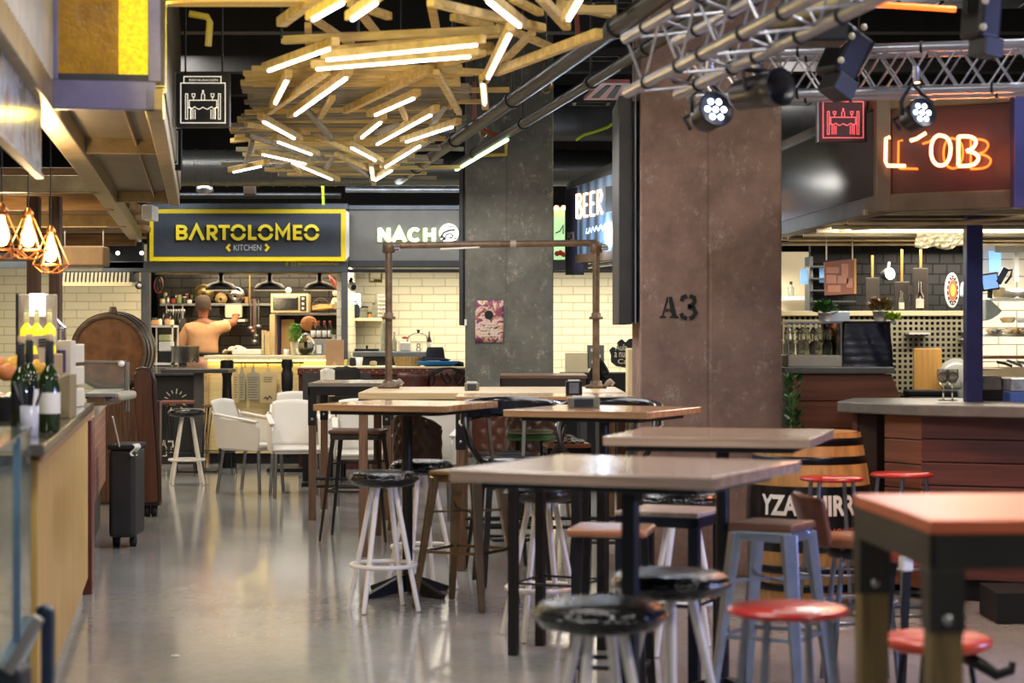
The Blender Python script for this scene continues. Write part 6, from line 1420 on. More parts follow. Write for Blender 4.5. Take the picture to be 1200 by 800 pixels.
# bar armchairs with black band backs
def bandchair(lab,x,y,rz):
    t=thing('band_back_chair',lab,'bar chair',(x,y,0),rz,'bar chairs with black studded band backs')
    def bd(a,b):
        th=math.radians(-10+200*a); R=.29; return (R*math.cos(th),R*.9*math.sin(th),.99+.12*b-.05*abs(2*a-1)**2)
    MB().grid(bd,30,4).build('back_band',mat('black_band_leather',(20,22,30),.22,0,.2,9,.1,'leather',coat=.3),t,solid=.045)
    mb=MB()
    for k in range(34):
        a=k/33; 
        for b in (.06,.94): p=bd(a,b); mb.ball((p[0]*1.09,p[1]*1.09,p[2]),.0075,5)
    mb.build('studs',mat('pale_studs',(200,190,170),.3,.8,.05,5),t)
    for s_ in (-1,1):
        MB().tube([(s_*.285,-.03,.99),(s_*.29,-.10,.93),(s_*.27,-.13,.84),(s_*.22,-.1,.76),(s_*.18,-.06,.72)],.018,10).build('bent_arm',mat('black_bentwood',(28,24,22),.3,0,.15,5),t)
        for sy in (-1,1): MB().bar((s_*.15,sy*.15,.70),(s_*.2,sy*.2,0),.034,.034,(0,1,0)).build('leg',mat('black_bentwood',(28,24,22),.3),t)
    MB().lathe([(0,-.03),(.19,-.03),(.21,0),(.19,.025),(0,.03)],28,(0,0,.73)).build('seat',mat('black_band_leather',(20,22,30),.22),t)
    MB().tube([(.185*math.cos(a),.185*math.sin(a),.27) for a in [PI/4+PI/2*i for i in range(4)]],.01,6,True).build('foot_rail',black,t)
    for k in (-.4,.4): MB().bar((.14*k*2,.24,.99),(.12*k*2,.17,.74),.02,.02).build('back_slat',mat('black_bentwood',(28,24,22),.3),t)
    return t
bandchair('bar armchair with black studded band back and bent arms, nearer the aisle',PX(600,12.35),12.3,.15)
bandchair('bar armchair with black studded band back next to the brown column',PX(712,12.35),12.15,-.2)
# brown leather chesterfield backs before the leather counter
def clubchair(lab,u0,u1,v0,y):
    t=thing('leather_bar_chair',lab,'bar chair',(PX((u0+u1)/2,y),y,0),0,'leather backed chairs at the studded counter')
    x0,x1=PX(u0,y)-PX((u0+u1)/2,y),PX(u1,y)-PX((u0+u1)/2,y); zt=PZ(v0,y)
    MB().grid(lambda a,b:(x0+(x1-x0)*a,-.02-.05*math.sin(PI*a),.78+(zt-.78)*b+.01*math.sin(PI*a)*b),10,6).build('backrest',trunk,t,solid=.05)
    MB().cbox(0,.2,.74,(x1-x0)*.95,.4,.07).build('seat',trunk,t,bevel=.02)
    for sx in (-1,1):
        for yy in (0.02,.38): MB().bar((sx*(x1-.05),yy,.72),(sx*(x1-.02),yy,0),.035,.035,(0,1,0)).build('leg',black,t)
    return t
clubchair('oxblood leather chair back at the studded counter, beside the scaffold post',467,503,437,21.7)
clubchair('oxblood leather chair back at the studded counter with black straps hung over it',507,548,435,21.65)
t=thing('black_backpack','black backpack with loose straps hung over the oxblood chair back','bag',(PX(527,21.4),21.4,PZ(452,21.4)))
MB().grid(lambda a,b:(PX(502+46*a,21.5),21.5-.10*math.sin(PI*a),PZ(437-8*math.sin(PI*a)**.6+ 6*b*(.6+.4*math.sin(a*9)),22)),20,6).build('flap',mat('black_nylon',(28,28,30),.7,0,.3,14,.3),t,True,solid=.03)
for pts in ([(507,436),(509,444),(506,452)],[(517,436),(519,444),(524,450),(528,446),(523,437)],[(536,434),(533,443),(537,451),(541,447),(545,438)]): MB().tube([P(u,v,21.38) for u,v in pts],.014,6).build('strap',black,t,True)
for i,(u0,u1,lab) in enumerate(((403,440,'black coat draped over a chair back behind the lone timber table'),)):
    o=MB().grid(lambda a,b:(PX(390+30*a,20.5),20.5-.06*math.sin(PI*a),PZ(432+38*b-3*math.sin(PI*a)*(1-b)+.6*math.sin(a*20),20.5)),14,8).build('draped_coat',blackm,solid=.05); tag(o,lab,'coat')
o=MB().grid(lambda a,b:(PX(376+16*a,20.3),20.3-.05*math.sin(PI*a)+.01*math.sin(a*22),PZ(434+30*b-3*math.sin(PI*a)*(1-b),20.3)),12,8).build('draped_cloth',mat('white_cotton',(220,216,206),.85,0,.06,6),solid=.03); tag(o,'white jacket draped on a chair back beside the black coat','jacket')
for i,(u,lab) in enumerate(((374,'chair under the white jacket behind the lone timber table'),(418,'chair under the black coat behind the lone timber table'))):
    t=thing('dining_chair',lab,'chair',(PX(u,20.8),20.8,0))
    MB().cbox(0,-.15,.8,.3,.03,.6).build('backrest',dgrey,t); MB().cbox(0,.05,.72,.34,.36,.04).build('seat',dgrey,t)
    for sx in (-1,1):
        for sy in (-.12,.2): MB().cbox(sx*.14,sy,.35,.03,.03,.7).build('leg',black,t)
# seats with green cushion and checked cloth
t=thing('green_stool','stool with pale top and green edge beside the checked cloth','stool',(PX(621,14.6),14.6,0))
MB().lathe([(0,-.02),(.16,-.02),(.18,0),(.16,.02),(0,.02)],24,(0,0,.76)).build('seat',mat('green_rubber',(58,110,60),.5,0,.1,5),t)
MB().lathe([(.16,0),(.17,.02),(.0,.03)],24,(0,0,.785)).build('pad',mat('pale_pad',(150,150,140),.4,0,.2,8),t)
for k in range(4): a=PI/4+k*PI/2; MB().bar((.12*math.cos(a),.12*math.sin(a),.74),(.17*math.cos(a),.17*math.sin(a),0),.03,.03,(0,1,0)).build('leg',black,t)
frame_stool('square_stool','square stool with orange brown seat that carries the checked cloth',PX(664,14.2),14.2,.1,.74,.3,.035,black,mat('caramel_wood',(176,112,72),.3),.03)
def chk():
    m=bpy.data.materials.new('checked_cloth'); m.use_nodes=True; nt=m.node_tree; c=nt.nodes.new('ShaderNodeTexChecker'); c.inputs['Scale'].default_value=34
    tc=nt.nodes.new('ShaderNodeTexCoord'); nt.links.new(tc.outputs['Object'],c.inputs[0]); c.inputs[1].default_value=rgb((220,220,226)); c.inputs[2].default_value=rgb((40,50,90))
    nt.links.new(c.outputs[0],nt.nodes['Principled BSDF'].inputs['Base Color']); return m
x=PX(664,14.2); o=MB().grid(lambda a,b:(x-.12+.24*a,14.08+.24*b,.745+.045*math.sin(PI*a)*math.sin(PI*b)+.006*math.sin(a*14)),12,10).build('folded_cloth',chk(),solid=.01); tag(o,'folded blue and white checked cloth on the square stool','cloth')
# napkin boxes
def nap(lab,u,y,w,m1,m2,h=.105):
    t=thing('napkin_dispenser',lab,'napkin box',(PX(u,y),y,1.1))
    MB().cbox(0,0,h/2,w,.1,h).build('casing',m1,t,bevel=.006)
    MB().cbox(0,-.052,h/2,w*.6,.006,h*.75).build('faceplate',m2,t,bevel=.004)
    MB().cbox(0,0,h+.004,w*.7,.05,.01).build('napkins',paper,t); return t
nap('black napkin box with grey face on the long framed table',672.5,13.2,.105,black,galv,.09)
nap('clear and dark napkin box on the oak pedestal table',684,10.95,.17,mat('smoky_acrylic',(110,112,96),.15,.1,.15,8,coat=.5),mat('dark_acrylic',(40,48,50),.15),.055)
nap('grey napkin box with pale corners on the plank table near the backpack',553,14.2,.1,mat('stone_box',(120,116,104),.4,.2,.2,8),dgrey,.055)
# ---------------------------------------------------------------- painted barrel
bx,by_=PX(948,11.5),11.5
t=thing('painted_barrel','standing wooden barrel with black painted band and white capital letters before the bar','barrel',(bx,by_,0))
hb=.95
def rb(z): 
    k=z/hb; return .285+.065*math.sin(PI*k)
def bl_(z0,z1,e=0,n=5): return [(rb(z0+(z1-z0)*i/n)+e,z0+(z1-z0)*i/n) for i in range(n+1)]
oak=mat('barrel_oak',(178,132,76),.4,0,.25,3,.06,'wood',stretch=(7,7,.5))
MB().lathe(bl_(0,hb,0,14),48).build('staves',oak,t)
MB().lathe([(0,hb-.03),(rb(hb)-.02,hb-.03),(rb(hb)-.015,hb),(rb(hb),hb)],48,caps=False).build('head',mat('barrel_top',(120,84,50),.5,0,.2,4,.05,'wood'),t)
MB().lathe(bl_(.30,.66,.003),48,caps=False).build('painted_band',mat('barrel_black_paint',(16,16,18),.25,0,.15,4,coat=.3),t)
hoopm=mat('barrel_hoop_black',(34,34,38),.3,.7,.2,6)
for z in (.90,.80,.20,.10): MB().lathe([(rb(z)+.002,z-.022),(rb(z)+.006,z-.02),(rb(z+.02)+.006,z+.02),(rb(z+.02)+.002,z+.022)],48,caps=False).build('hoop',hoopm,t)
def wrap(a,b):
    th=-PI/2+(-.62+1.75*a)*1.0-.35; z=.50+.115*b; R=rb(z)+.0055
    return (R*math.cos(th),R*math.sin(th),z)
text_mb('YZAGUIRRE',0,1,0,1,0,.035,fn=wrap).build('lettering',mat('barrel_white',(236,232,226),.5),t,recalc=False)
def wrap2(a,b):
    th=-PI/2+(-.1+.8*a)*1.0; z=.385+.05*b; R=rb(z)+.0055
    return (R*math.cos(th),R*math.sin(th),z)
text_mb('VERMOUTH',0,1,0,1,0,.01,fn=wrap2).build('small_lettering',mat('barrel_orange_print',(190,90,60),.5),t,recalc=False)

o=MB().grid(lambda a,b:(-1.575+.035*a,9.46+.03*b,.003+.008*abs(math.sin(a*7+b*5))),5,4).build('paper_scrap',paper,solid=.001); tag(o,'tiny white paper scrap lying on the open grey floor','litter')
# ================================================================ neon stall
# counter
t=thing('bar_front_counter','red planked bar counter with thick grey stone top and pointed corner','counter',(2.6,12,0))
A=(1.905,12.0); B=(2.27,11.43); Cc=(2.85,11.12); Dd=(3.6,10.9); Ee=(3.6,12.7); Ff=(2.1,12.62)
MB().slab([A,B,Cc,Dd,Ee,Ff],1.035,1.10).build('top',stone,t,True,bevel=.008)
def vface(p,q,z0,z1,th,name,m_,par=t):
    p=Vector((*p,0)); q=Vector((*q,0)); d=(q-p).normalized(); n=Vector((-d.y,d.x,0))
    return MB().slab([(p.x,p.y),(q.x,q.y),(q.x+n.x*th,q.y+n.y*th),(p.x+n.x*th,p.y+n.y*th)],z0,z1).build(name,m_,par,True)
def planks(p,q,z0,z1,m_,par,rows=6,th=.05):
    mb=MB(); p=Vector((*p,0)); q=Vector((*q,0)); d=(q-p).normalized(); n=Vector((-d.y,d.x,0)); h=(z1-z0)/rows
    for i in range(rows): mb.slab([(p.x,p.y),(q.x,q.y),(q.x+n.x*th,q.y+n.y*th),(p.x+n.x*th,p.y+n.y*th)],z0+i*h+.004,z0+(i+1)*h-.002)
    return mb.build('plank_front',m_,par,True,bevel=.004)
lerp=lambda p,q,k:(p[0]+(q[0]-p[0])*k,p[1]+(q[1]-p[1])*k)
a_=(A[0]+.08,A[1]+.06); b_=(B[0]+.03,B[1]+.08)
planks(b_,(3.6,11.0),.12,1.035,planksred,t,7)
planks(lerp(a_,b_,.5),b_,.06,1.035,planksor,t,7)
vface(lerp(a_,b_,.05),lerp(a_,b_,.12),0,1.035,.05,'recess_post',planksred)
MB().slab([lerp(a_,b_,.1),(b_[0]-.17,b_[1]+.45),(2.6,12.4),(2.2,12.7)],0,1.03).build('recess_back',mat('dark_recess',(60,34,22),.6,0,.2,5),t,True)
vface((b_[0]+.05,b_[1]+.06),(3.6,11.05),0,.12,.05,'plinth',blackm)
o=MB().box(PX(1150,10.9),3.6,10.55,10.95,0,.165).build('black_step',blackm,bevel=.006); tag(o,'low black step lying at the foot of the planked bar','step')
# upper back counter
t=thing('bar_side_counter','higher planked side counter with grey slab under the glass rack','counter',(2.0,12.9,0))
y=12.75
MB().box(PX(917,y),PX(1047,y),y-.05,y+.7,PZ(437.5,y),PZ(430,y)).build('top',stone,t,True,bevel=.006)
mb=MB()
for i in range(7):
    z0=PZ(437.5,y)-.17*(i+1); z1=z0+.166
    if z0<0: z0=0
    mb.prism([(PX(929,y),z0),(PX(1045+min(i,1)*0+ (20 if i>0 else 12),y),z0),(PX(1045 if i==0 else 1064,y),z1),(PX(929,y),z1)],y,y+.05)
mb.build('plank_front',planksor,t,True,bevel=.004)
MB().box(PX(932,y),PX(1040,y),y+.05,y+.65,0,PZ(438,y)).build('body',dgrey,t,True)
# plant between column and bar
t=basil('dark leafy climbing plant between the brown column and the side counter','plant',PX(917,12.9),12.4,.0,.06,.62,160,leafd,.62,.05,black,lw=.03)
# steel pass box with glasses
y=12.9; zc=PZ(430,12.75)
t=thing('glass_rack','glass fronted rack full of upturned glasses on the side counter','rack',(PX(950,y),y,zc))
MB().box(PX(921,y),PX(984,y),y-.1,y+.4,zc,PZ(416,y)).build('base_box',mat('pale_steel_box',(196,188,170),.4,.3,.1,6),t,True,bevel=.006)
for u in (921.5,983): MB().box(PX(u-.7,y),PX(u+.7,y),y-.1,y-.08,PZ(416,y),PZ(378,y)).build('upright',steel,t,True)
MB().box(PX(921,y),PX(984,y),y-.1,y+.4,PZ(379,y),PZ(377,y)).build('top_shelf',steel,t,True)
MB().box(PX(921,y),PX(984,y),y-.1,y+.4,PZ(399,y),PZ(398,y)).build('mid_shelf',glass,t,True)
gt=mat('rack_glass',(236,238,228),.04,0,.05,9,trans=.85,ior=1.12)
gp_=None
for r_ in range(2):
    for k in range(8):
        u=925+k*7.6; v=(415.5 if r_==0 else 397.5)
        if gp_ is None:
            gp_=thing('wine_glass','','glass',(0,0,0)); MB().lathe([(.03,0),(.034,.06),(.02,.085),(.005,.09),(.004,.13),(.03,.135),(.03,.138),(0,.138)],14).build('glass_body',gt,gp_)
            o=gp_
        else: o=copy_tree(gp_)
        o.location=(PX(u,y),y+.05+.1*(k%2),PZ(v,y)-(0 if r_==0 else 0)); o['label']='upturned glass, %s from the brown column on the %s rack shelf'%(('first','second','third','fourth','fifth','sixth','seventh','eighth')[k],('lower','upper')[r_]); o['group']='upturned glasses on the '+('lower','upper')[r_]+' shelf'
        if r_==1: o.scale=(.8,.8,.8)
# bag draped bin
y=12.75
t=thing('wrapped_machine','squat machine wrapped in glossy black plastic sack on the side counter','wrapped machine',(PX(1017,y),y,PZ(433,y)))
def wr(a,b):
    th=2*PI*a; w=(.178-.018*b)*(1+.015*math.sin(th*9+b*7)+.012*math.sin(b*40)*(1-b)); c,s_=math.cos(th),math.sin(th)
    k=1/max(abs(c),abs(s_))**.75
    return (PX(1018,y)+w*c*k,y+.2+w*.9*s_*k,PZ(433,y)+.30*b)
MB().grid(wr,64,24).build('sack',mat('black_sack',(18,20,30),.22,0,.3,14,.5,coat=.3),t,True)
MB().slab([(PX(990,y),y+.04),(PX(1046,y),y+.04),(PX(1044,y),y+.38),(PX(992,y),y+.38)],PZ(378.5,y),PZ(376,y)).build('top_fold',mat('black_sack',(18,20,30),.22),t,True,bevel=.006)
o=MB().box(PX(966,13.2),PX(996,13.2),13.2,13.24,PZ(377,13.2),PZ(364.5,13.2)).build('tray_end',mat('blue_grey_tray',(150,158,170),.4,.3,.1,6),bevel=.006); tag(o,'blue grey tray end between the two small plants','tray')
t=thing('brown_bottle','brown spirit box with black and orange pattern beside the glass rack','box',(PX(980,13.05),13.15,PZ(418,13)))
MB().box(PX(966,13.1),PX(984,13.1),13.15,13.25,PZ(418,13.1),PZ(378,13.1)).build('carton',mat('rust_carton',(150,84,54),.5,0,.2,5),t,True)
MB().prism([(PX(966,13.1),PZ(380,13.1)),(PX(978,13.1),PZ(398,13.1)),(PX(980,13.1),PZ(416,13.1)),(PX(966,13.1),PZ(416,13.1))],13.14,13.15).build('dark_print',blackm,t,True)
t.name='patterned_carton'
y=13.3
basil('small green herb in white pot on the perforated bar panel','plant',PX(963.5,y),y-.1,PZ(376.5,y),.075,.06,260,leafd,.055,.045,lw=.022)
basil('pot plant with reddish flowers on the perforated bar panel','plant',PX(1028,y),y-.1,PZ(376.5,y),.08,.065,260,mat('red_green_leaf',(120,64,44),.5,0,.5,14,c2=(60,90,40)),.065,.05,lw=.022)
basil('bright yellow green trailing leaves beside the flowering pot','plant',PX(1042,y),y-.12,PZ(379,y),.045,.03,120,mat('lime_leaf',(150,176,50),.5,0,.2,10),.02,.02,lw=.022)
# perforated panel
t=thing('perforated_panel','cream metal screen with grid of square holes behind the bar','screen',(PX(1030,13.7),13.7,1.0))
y=13.7; pw=mat('perforated_cream',(178,168,138),.45,.2,.08,6)
x0,x1=PX(917,y),PX(1140,y); zt=PZ(370,y); zb=PZ(472,y); mb=MB(); st=.0362*1.0
nx=int((x1-x0)/st); nz=int((zt-zb)/st)
for i in range(nx+1): mb.box(x0+i*st,x0+i*st+st*.42,y,y+.004,zb,zt)
for j in range(nz+1): mb.box(x0,x1,y-.001,y+.003,zb+j*st,zb+j*st+st*.42)
mb.build('mesh_sheet',pw,t,True)
MB().box(x0-.02,x1,y-.04,y+.25,zt,PZ(364,y)).build('top_ledge',cream,t,True,bevel=.004)
MB().box(x0,x1,y+.12,y+.14,zb-.9,zt).build('backing',blackm,t,True)
for u,v,w_ in ((1076,389.5,25),(1131,387,10),(1131,396,10)):
    o=MB().box(PX(u-w_/2,13.6),PX(u+w_/2,13.6),13.55,13.69,PZ(v,13.6)-.012,PZ(v,13.6)).build('small_shelf',white); tag(o,{1076:'thin white shelf on the perforated screen above the bamboo board'}.get(u,('upper','lower')[v>390]+' thin white shelf on the perforated screen next to the navy post'),'shelf')
# bar back items
o=MB().box(PX(1056,13.1),PX(1240,13.1),12.85,13.66,0,1.1).build('back_bar_cabinet',blackm,bevel=.005); tag(o,'low black back bar cabinet under the drip tray and bamboo board','cabinet')
y=13.3
o=MB().box(PX(1071,y),PX(1104,y),y,y+.03,1.101,PZ(408,y)).build('cutting_board',board,bevel=.006); tag(o,'upright bamboo cutting board leaning on the perforated screen','cutting board')
t=thing('ceramic_plate','big pale round plate standing behind the two wine glasses','plate',P(1121,457,13.25))
M=Matrix.Translation(P(1121,440,13.25))@Matrix.Rotation(PI/2-.12,4,'X')
MB().lathe([(0,.01),(.065,.01),(.078,.0),(.112,-.012),(.114,-.006),(.08,.008),(.066,.016),(0,.016)],36,M=M).build('plate_body',mat('grey_white_ceramic',(186,184,172),.2,0,.05,5,coat=.4),t,True)
for i in range(3):
    o=MB().lathe([(0,0),(.05,0),(.065,.02),(.06,.02),(.05,.006),(0,.006)],20,(PX(1112+i*9,13.0),13.0,1.1+.012)).build('saucer',white) if i==99 else None
o=MB().box(PX(1063,12.9),PX(1135,12.9),12.87,13.05,1.101,1.14).build('drip_tray',blackm,bevel=.01); tag(o,'long black drip tray at the back of the grey stone bar top','tray')
for i,(u,lab) in enumerate(((1105.5,'empty stemmed glass on the stone top, nearer the bar corner'),(1116,'empty stemmed glass on the stone top, nearer the navy post'))):
    t=thing('stemmed_glass',lab,'glass',(PX(u,12.1),12.1,1.1),0,'stemmed glasses on the stone bar top')
    MB().lathe([(.032,0),(.03,.004),(.005,.008),(.004,.085),(.02,.10),(.038,.14),(.036,.185),(.034,.185),(.035,.14),(.016,.105),(0,.098)],22).build('glass_body',gt,t)
for i,(u,v) in enumerate(((1118,446),(1127,449),(1124,440),(1131,443))):
    o=MB().lathe([(.03,0),(.034,.05),(.03,.05),(.027,.004),(0,.004)],14,(PX(u,12.95),12.7+i*.03,1.1 if i<2 else 1.15)).build('small_cup',gt); tag(o,'small cup behind the stemmed glasses, %s of the little heap'%('first','second','third','fourth')[i],'cup','small cups by the navy post')
# navy posts
o=MB().box(PX(1133,11.9),PX(1152,11.9),11.9,12.0,1.10,PZ(249,11.9)).build('steel_post',mat('blue_painted_post',(48,52,108),.4,.2,.2,5),bevel=.004); tag(o,'navy blue square steel post rising from the stone bar top','post')
o=MB().box(PX(1189,10.9),PX(1202,10.9),10.9,11.0,PZ(243,10.9),PZ(96,10.9)).build('steel_post',mat('blue_painted_post',(48,52,108),.4),bevel=.004); tag(o,'navy blue post beside the red neon sign','post')
# walls inside the stall
struct('wall_bar_tiles',MB().box(PX(950,15.2),PX(1137,15.2),15.2,15.3,1.0,PZ(280,15.2)),tbrick)
struct('wall_bar_white',MB().box(PX(1137,15.6),5.5,15.6,15.7,.5,PZ(285,15.6)),mat('bright_white_tile',(214,206,190),.3,0,.05,.28,.5,'brick',c2=(150,140,120),bscale=.13))
struct('wall_bar_niche',MB().box(PX(905,16.4),PX(952,16.4),16.4,16.5,.8,PZ(295,16.4)),mat('niche_paint',(222,206,170),.5,0,.06,4))
struct('wall_bar_side',MB().box(PX(1137,15.2)-.02,PX(1137,15.2)+.03,15.2,15.7,.8,PZ(283,15.2)),white)
shelf('wall_shelf','white shelf in the bright niche beside the brown column',917,950,347.5,16.1,.25,white)
t=thing('clear_bottle','clear bottle on the white niche shelf','bottle',(PX(928,16.1),16.15,PZ(347.5,16.1)))
MB().lathe([(.024,0),(.025,.07),(.01,.09),(.009,.105),(0,.105)],14).build('bottle_body',mat('smoked_glass',(186,190,180),.05),t); MB().lathe([(.011,.1),(.011,.12),(0,.12)],10).build('cap',blackm,t)
for i,(u0,u1) in enumerate(((937.5,946.5),(960,967))):
    o=MB().box(PX(u0,15.1),PX(u1,15.1),15.08,15.1,PZ(333 if i==0 else 331,15.1),PZ(315 if i==0 else 313,15.1)).build('blue_sticker',mat('sky_blue_print',(116,166,214),.4,emis=(116,166,214),estr=.3)); tag(o,('sky blue notice in the bright niche','sky blue notice at the edge of the black tiles')[i],'notice')
o=MB().box(PX(950,15),PX(954,15),15.05,15.3,.9,PZ(300,15)).build('door_jamb',grey); o['kind']='structure'
# shelves steel on tile wall left part
for i,v in enumerate((311,325,339,352)):
    o=MB().box(PX(953,14.9),PX(1005,14.9),14.95,15.15,PZ(v,14.9)-.012,PZ(v,14.9)).build('wire_shelf',dgrey); tag(o,'dark thin shelf on the black tiles, number %s from the top'%('one','two','three','four')[i],'shelf')
# hanging pink menu
t=thing('hanging_menu','pink brown hanging menu board with pale paper notes','menu board',P(984,343,13.9)); y=13.9
MB().add([P(966,307,y),P(1001,303,y),P(1001,344,y),P(967,346,y)]+[p+Vector((0,.03,0)) for p in (P(966,307,y),P(1001,303,y),P(1001,344,y),P(967,346,y))],[(0,1,2,3),(7,6,5,4),(0,4,5,1),(1,5,6,2),(2,6,7,3),(3,7,4,0)]).build('board',mat('dusty_pink_board',(150,96,80),.6,0,.15,5),t,True)
MB().box(PX(1001,y),PX(1003.5,y),y,y+.03,PZ(344,y),PZ(303,y)).build('side_edge',board,t,True)
for u0,v0,u1,v1 in ((968,313,983,320),(968,322,980,332),(981,323,994,332),(986,309,994,323),(992,326,999,337),(970,334,985,342)):
    MB().box(PX(u0,y),PX(u1,y),y-.006,y-.001,PZ(v1,y),PZ(v0,y)).build('note',mat('pink_paper',(190,136,118),.6,0,.08,6),t,True)
for u in (968.5,999): MB().tube([P(u,305,y),P(u,277,y)],.005,5).build('string',white,t,True)
# hanging wood boards with brass straps
for i,(u,v0,v1,v2) in enumerate(((1022.5,299,325,366),(1057,292,330,366),(1079,292,314,366))):
    yy=14.7-.1*i
    t=thing('hanging_board','brown wooden hanging board on a brass strap, %s'%('beside the pink menu','with a small bottle before it','tallest, with a white labelled bottle before it')[i],'board',P(u,v2,yy))
    MB().box(PX(u-1.4,yy),PX(u+1.4,yy),yy,yy+.01,PZ(v1,yy),PZ(v0,yy)).build('strap',mat('brass_strap',(168,132,68),.35,.7,.1,5),t,True)
    w_=(8,8.5,8.5)[i]
    MB().box(PX(u-w_,yy),PX(u+w_,yy),yy,yy+.03,PZ(v2,yy),PZ(v1,yy)).build('board_body',mat('smoked_wood',(34,24,14),.5,0,.25,4,.05,'wood'),t,True,bevel=.004)
for i,(u,h,lab) in enumerate(((1024.5,.085,'small clear bottle on the ledge below the first hanging board'),(1056.5,.115,'small pale bottle on the ledge beside the tallest hanging board'),(1078,.165,'brown bottle with white label on the ledge at the tallest hanging board'))):
    t=thing('ledge_bottle',lab,'bottle',(PX(u,13.85),13.85,PZ(364,13.7)))
    MB().lathe([(.024 if i==2 else .016,0),(.026 if i==2 else .017,h*.6),(.009,h*.8),(.008,h*1.2),(0,h*1.2)],14).build('bottle_body',[gt,gt,mat('brown_glass',(60,36,18),.1)][i],t)
    MB().lathe([(.027 if i==2 else .018,h*.12),(.027 if i==2 else .018,h*.5)],14,caps=False).build('label',paper,t)
# spotlight, oval sign
t=thing('round_spot','small white round spotlight clamped before the black tiles','spotlight',P(1041,322,14.4))
M=Matrix.Translation(P(1041,321,14.4))@Matrix.Rotation(PI/2-.1,4,'X')@Matrix.Rotation(.4,4,'Y')
MB().lathe([(0,-.07),(.03,-.06),(.045,0),(.045,.02)],20,M=M).build('housing',black,t,True); MB().lathe([(0,.02),(.042,.022)],20,M=M).build('lens',mat('spot_lens',(250,250,246),.3,emis=(250,250,246),estr=1.2),t,True)
MB().tube([P(1041,315,14.4),P(1042,308,14.5)],.012,6).build('arm',black,t,True)
t=thing('oval_brewery_sign','oval black and white sign with red and gold centre on the black tiles','sign',P(1116,360,14.9)); y=14.9
c=P(1116,340,y); M=Matrix.Translation(c)@Matrix.Rotation(PI/2,4,'X')@Matrix.Rotation(.25,4,'Y')
def ov(r0,r1,z,n,m_,k=1): MB().lathe([(r0,z),(r1,z)],36,M=M,sx=.42,caps=False).build(n,m_,t,True) if r0>0 else MB().lathe([(0,z),(r1,z)],36,M=M,sx=.42,caps=False).build(n,m_,t,True)
MB().lathe([(0,-.02),(.125,-.02),(.127,0),(.122,.004),(0,.004)],36,M=M,sx=.42).build('plaque',mat('white_ivory',(226,218,200),.4,0,.05,5),t,True)
ov(.078,.11,.006,'dark_band',blackm); ov(0,.076,.007,'red_field',mat('sign_red',(190,62,46),.4,0,.1,6)); ov(0,.045,.009,'gold_figure',mat('sign_gold',(206,160,50),.4,.2,.3,20)); 
mb=MB()
for k in range(14):
    a=2*PI*k/14; mb.lathe([(0,.008),(.006,.008)],8,M=M@Matrix.Translation((.094*.42*math.cos(a),.094*math.sin(a),0)),sx=.5,caps=False)
mb.build('lettering',white,t,True)
t=thing('soft_toy_figure','pale blue and white small figure hanging behind the navy post','ornament',P(1130,345,14.6)); 
MB().cbox(*P(1130,341,14.6),.06,.04,.08).build('body',mat('pale_blue_cloth',(140,160,166),.8,0,.2,20),t,True,bevel=.015); MB().ball(P(1130,334,14.6),.025,10).build('head',white,t,True)
t.name='hanging_ornament'; t['label']='small pale blue ornament hanging next to the oval sign'
# crumpled translucent sack above
rd=random.Random(11)
def crm(a,b):
    u=1073+62*a; v=263+(26+4*a*math.sin(a*4)+1.5*math.sin(a*13))*b
    return (PX(u,13.2)+.0,13.2-.10*math.sin(PI*a)*math.sin(PI*b)+.02*math.sin(a*40+b*9)+.015*math.sin(b*33+a*13),PZ(v,13.2))
o=MB().grid(crm,50,18).build('crumpled_sheet',mat('crumpled_beige_sheet',(214,204,172),.7,0,.2,16,.4),solid=.006); tag(o,'crumpled beige plastic sheet stuffed under the stall roof beside the navy post','sheet')
# bright back room items (beyond the navy post)
y=14.2
for i,(v,u0) in enumerate(((349,1160),(391,1153),(417,1153))):
    shelf('wall_shelf',('upper white kitchen shelf beyond the navy post','middle glass shelf of bowls beyond the navy post','dark lower shelf edge beyond the navy post')[i],u0,1230,v,y-.2,.35,[white,mat('shelf_glass',(220,220,206),.1,0,.1,5),brownleg][i],.02)
o=MB().box(PX(1160,15.5),PX(1173,15.5),15.5,15.53,PZ(318,15.5),PZ(294,15.5)).build('blue_window',mat('window_blue',(110,160,226),.4,emis=(120,170,236),estr=.9)); tag(o,'small sky blue pane on the bright wall beyond the navy post','notice')
o=MB().box(PX(1165,15.5),PX(1240,15.5),15.45,15.5,PZ(296,15.5),PZ(276,15.5)).build('white_lintel',white); o['kind']='structure'
o=MB().box(PX(1187,15.5),PX(1192,15.5),15.45,15.5,PZ(330,15.5),PZ(296,15.5)).build('white_mullion',white); o['kind']='structure'
t=thing('tablet_till','dark framed tablet till with blue screen tilted beyond the navy post','till',P(1160,343,14.0)); y=14.0
M=Matrix.Translation(P(1160,330,y))@Matrix.Rotation(-.15,4,'Y')
MB().cbox(0,0,0,.12,.02,.12,M).build('casing',black,t,True,bevel=.006); MB().cbox(0,-.012,.0,.10,.004,.095,M).build('display',mat('till_blue',(110,150,210),.3,emis=(110,150,214),estr=.8),t,True)
MB().bar(P(1160,338,14.03),P(1160,349,14.03),.03,.03).build('stand',black,t,True)
t=thing('card_reader','black tilted screen on a jointed arm over the tablet till','screen',P(1176,330,14.0))
M=Matrix.Translation(P(1174,323,y))@Matrix.Rotation(.5,4,'Y')
MB().cbox(0,0,0,.045,.03,.12,M).build('casing',black,t,True,bevel=.006); MB().cbox(0,-.016,0,.028,.004,.09,M).build('display',bluesteel,t,True)
MB().tube([P(1176,318,y),P(1186,316,y),P(1184,324,y),P(1178,332,y)],.009,6).build('arm',black,t,True)
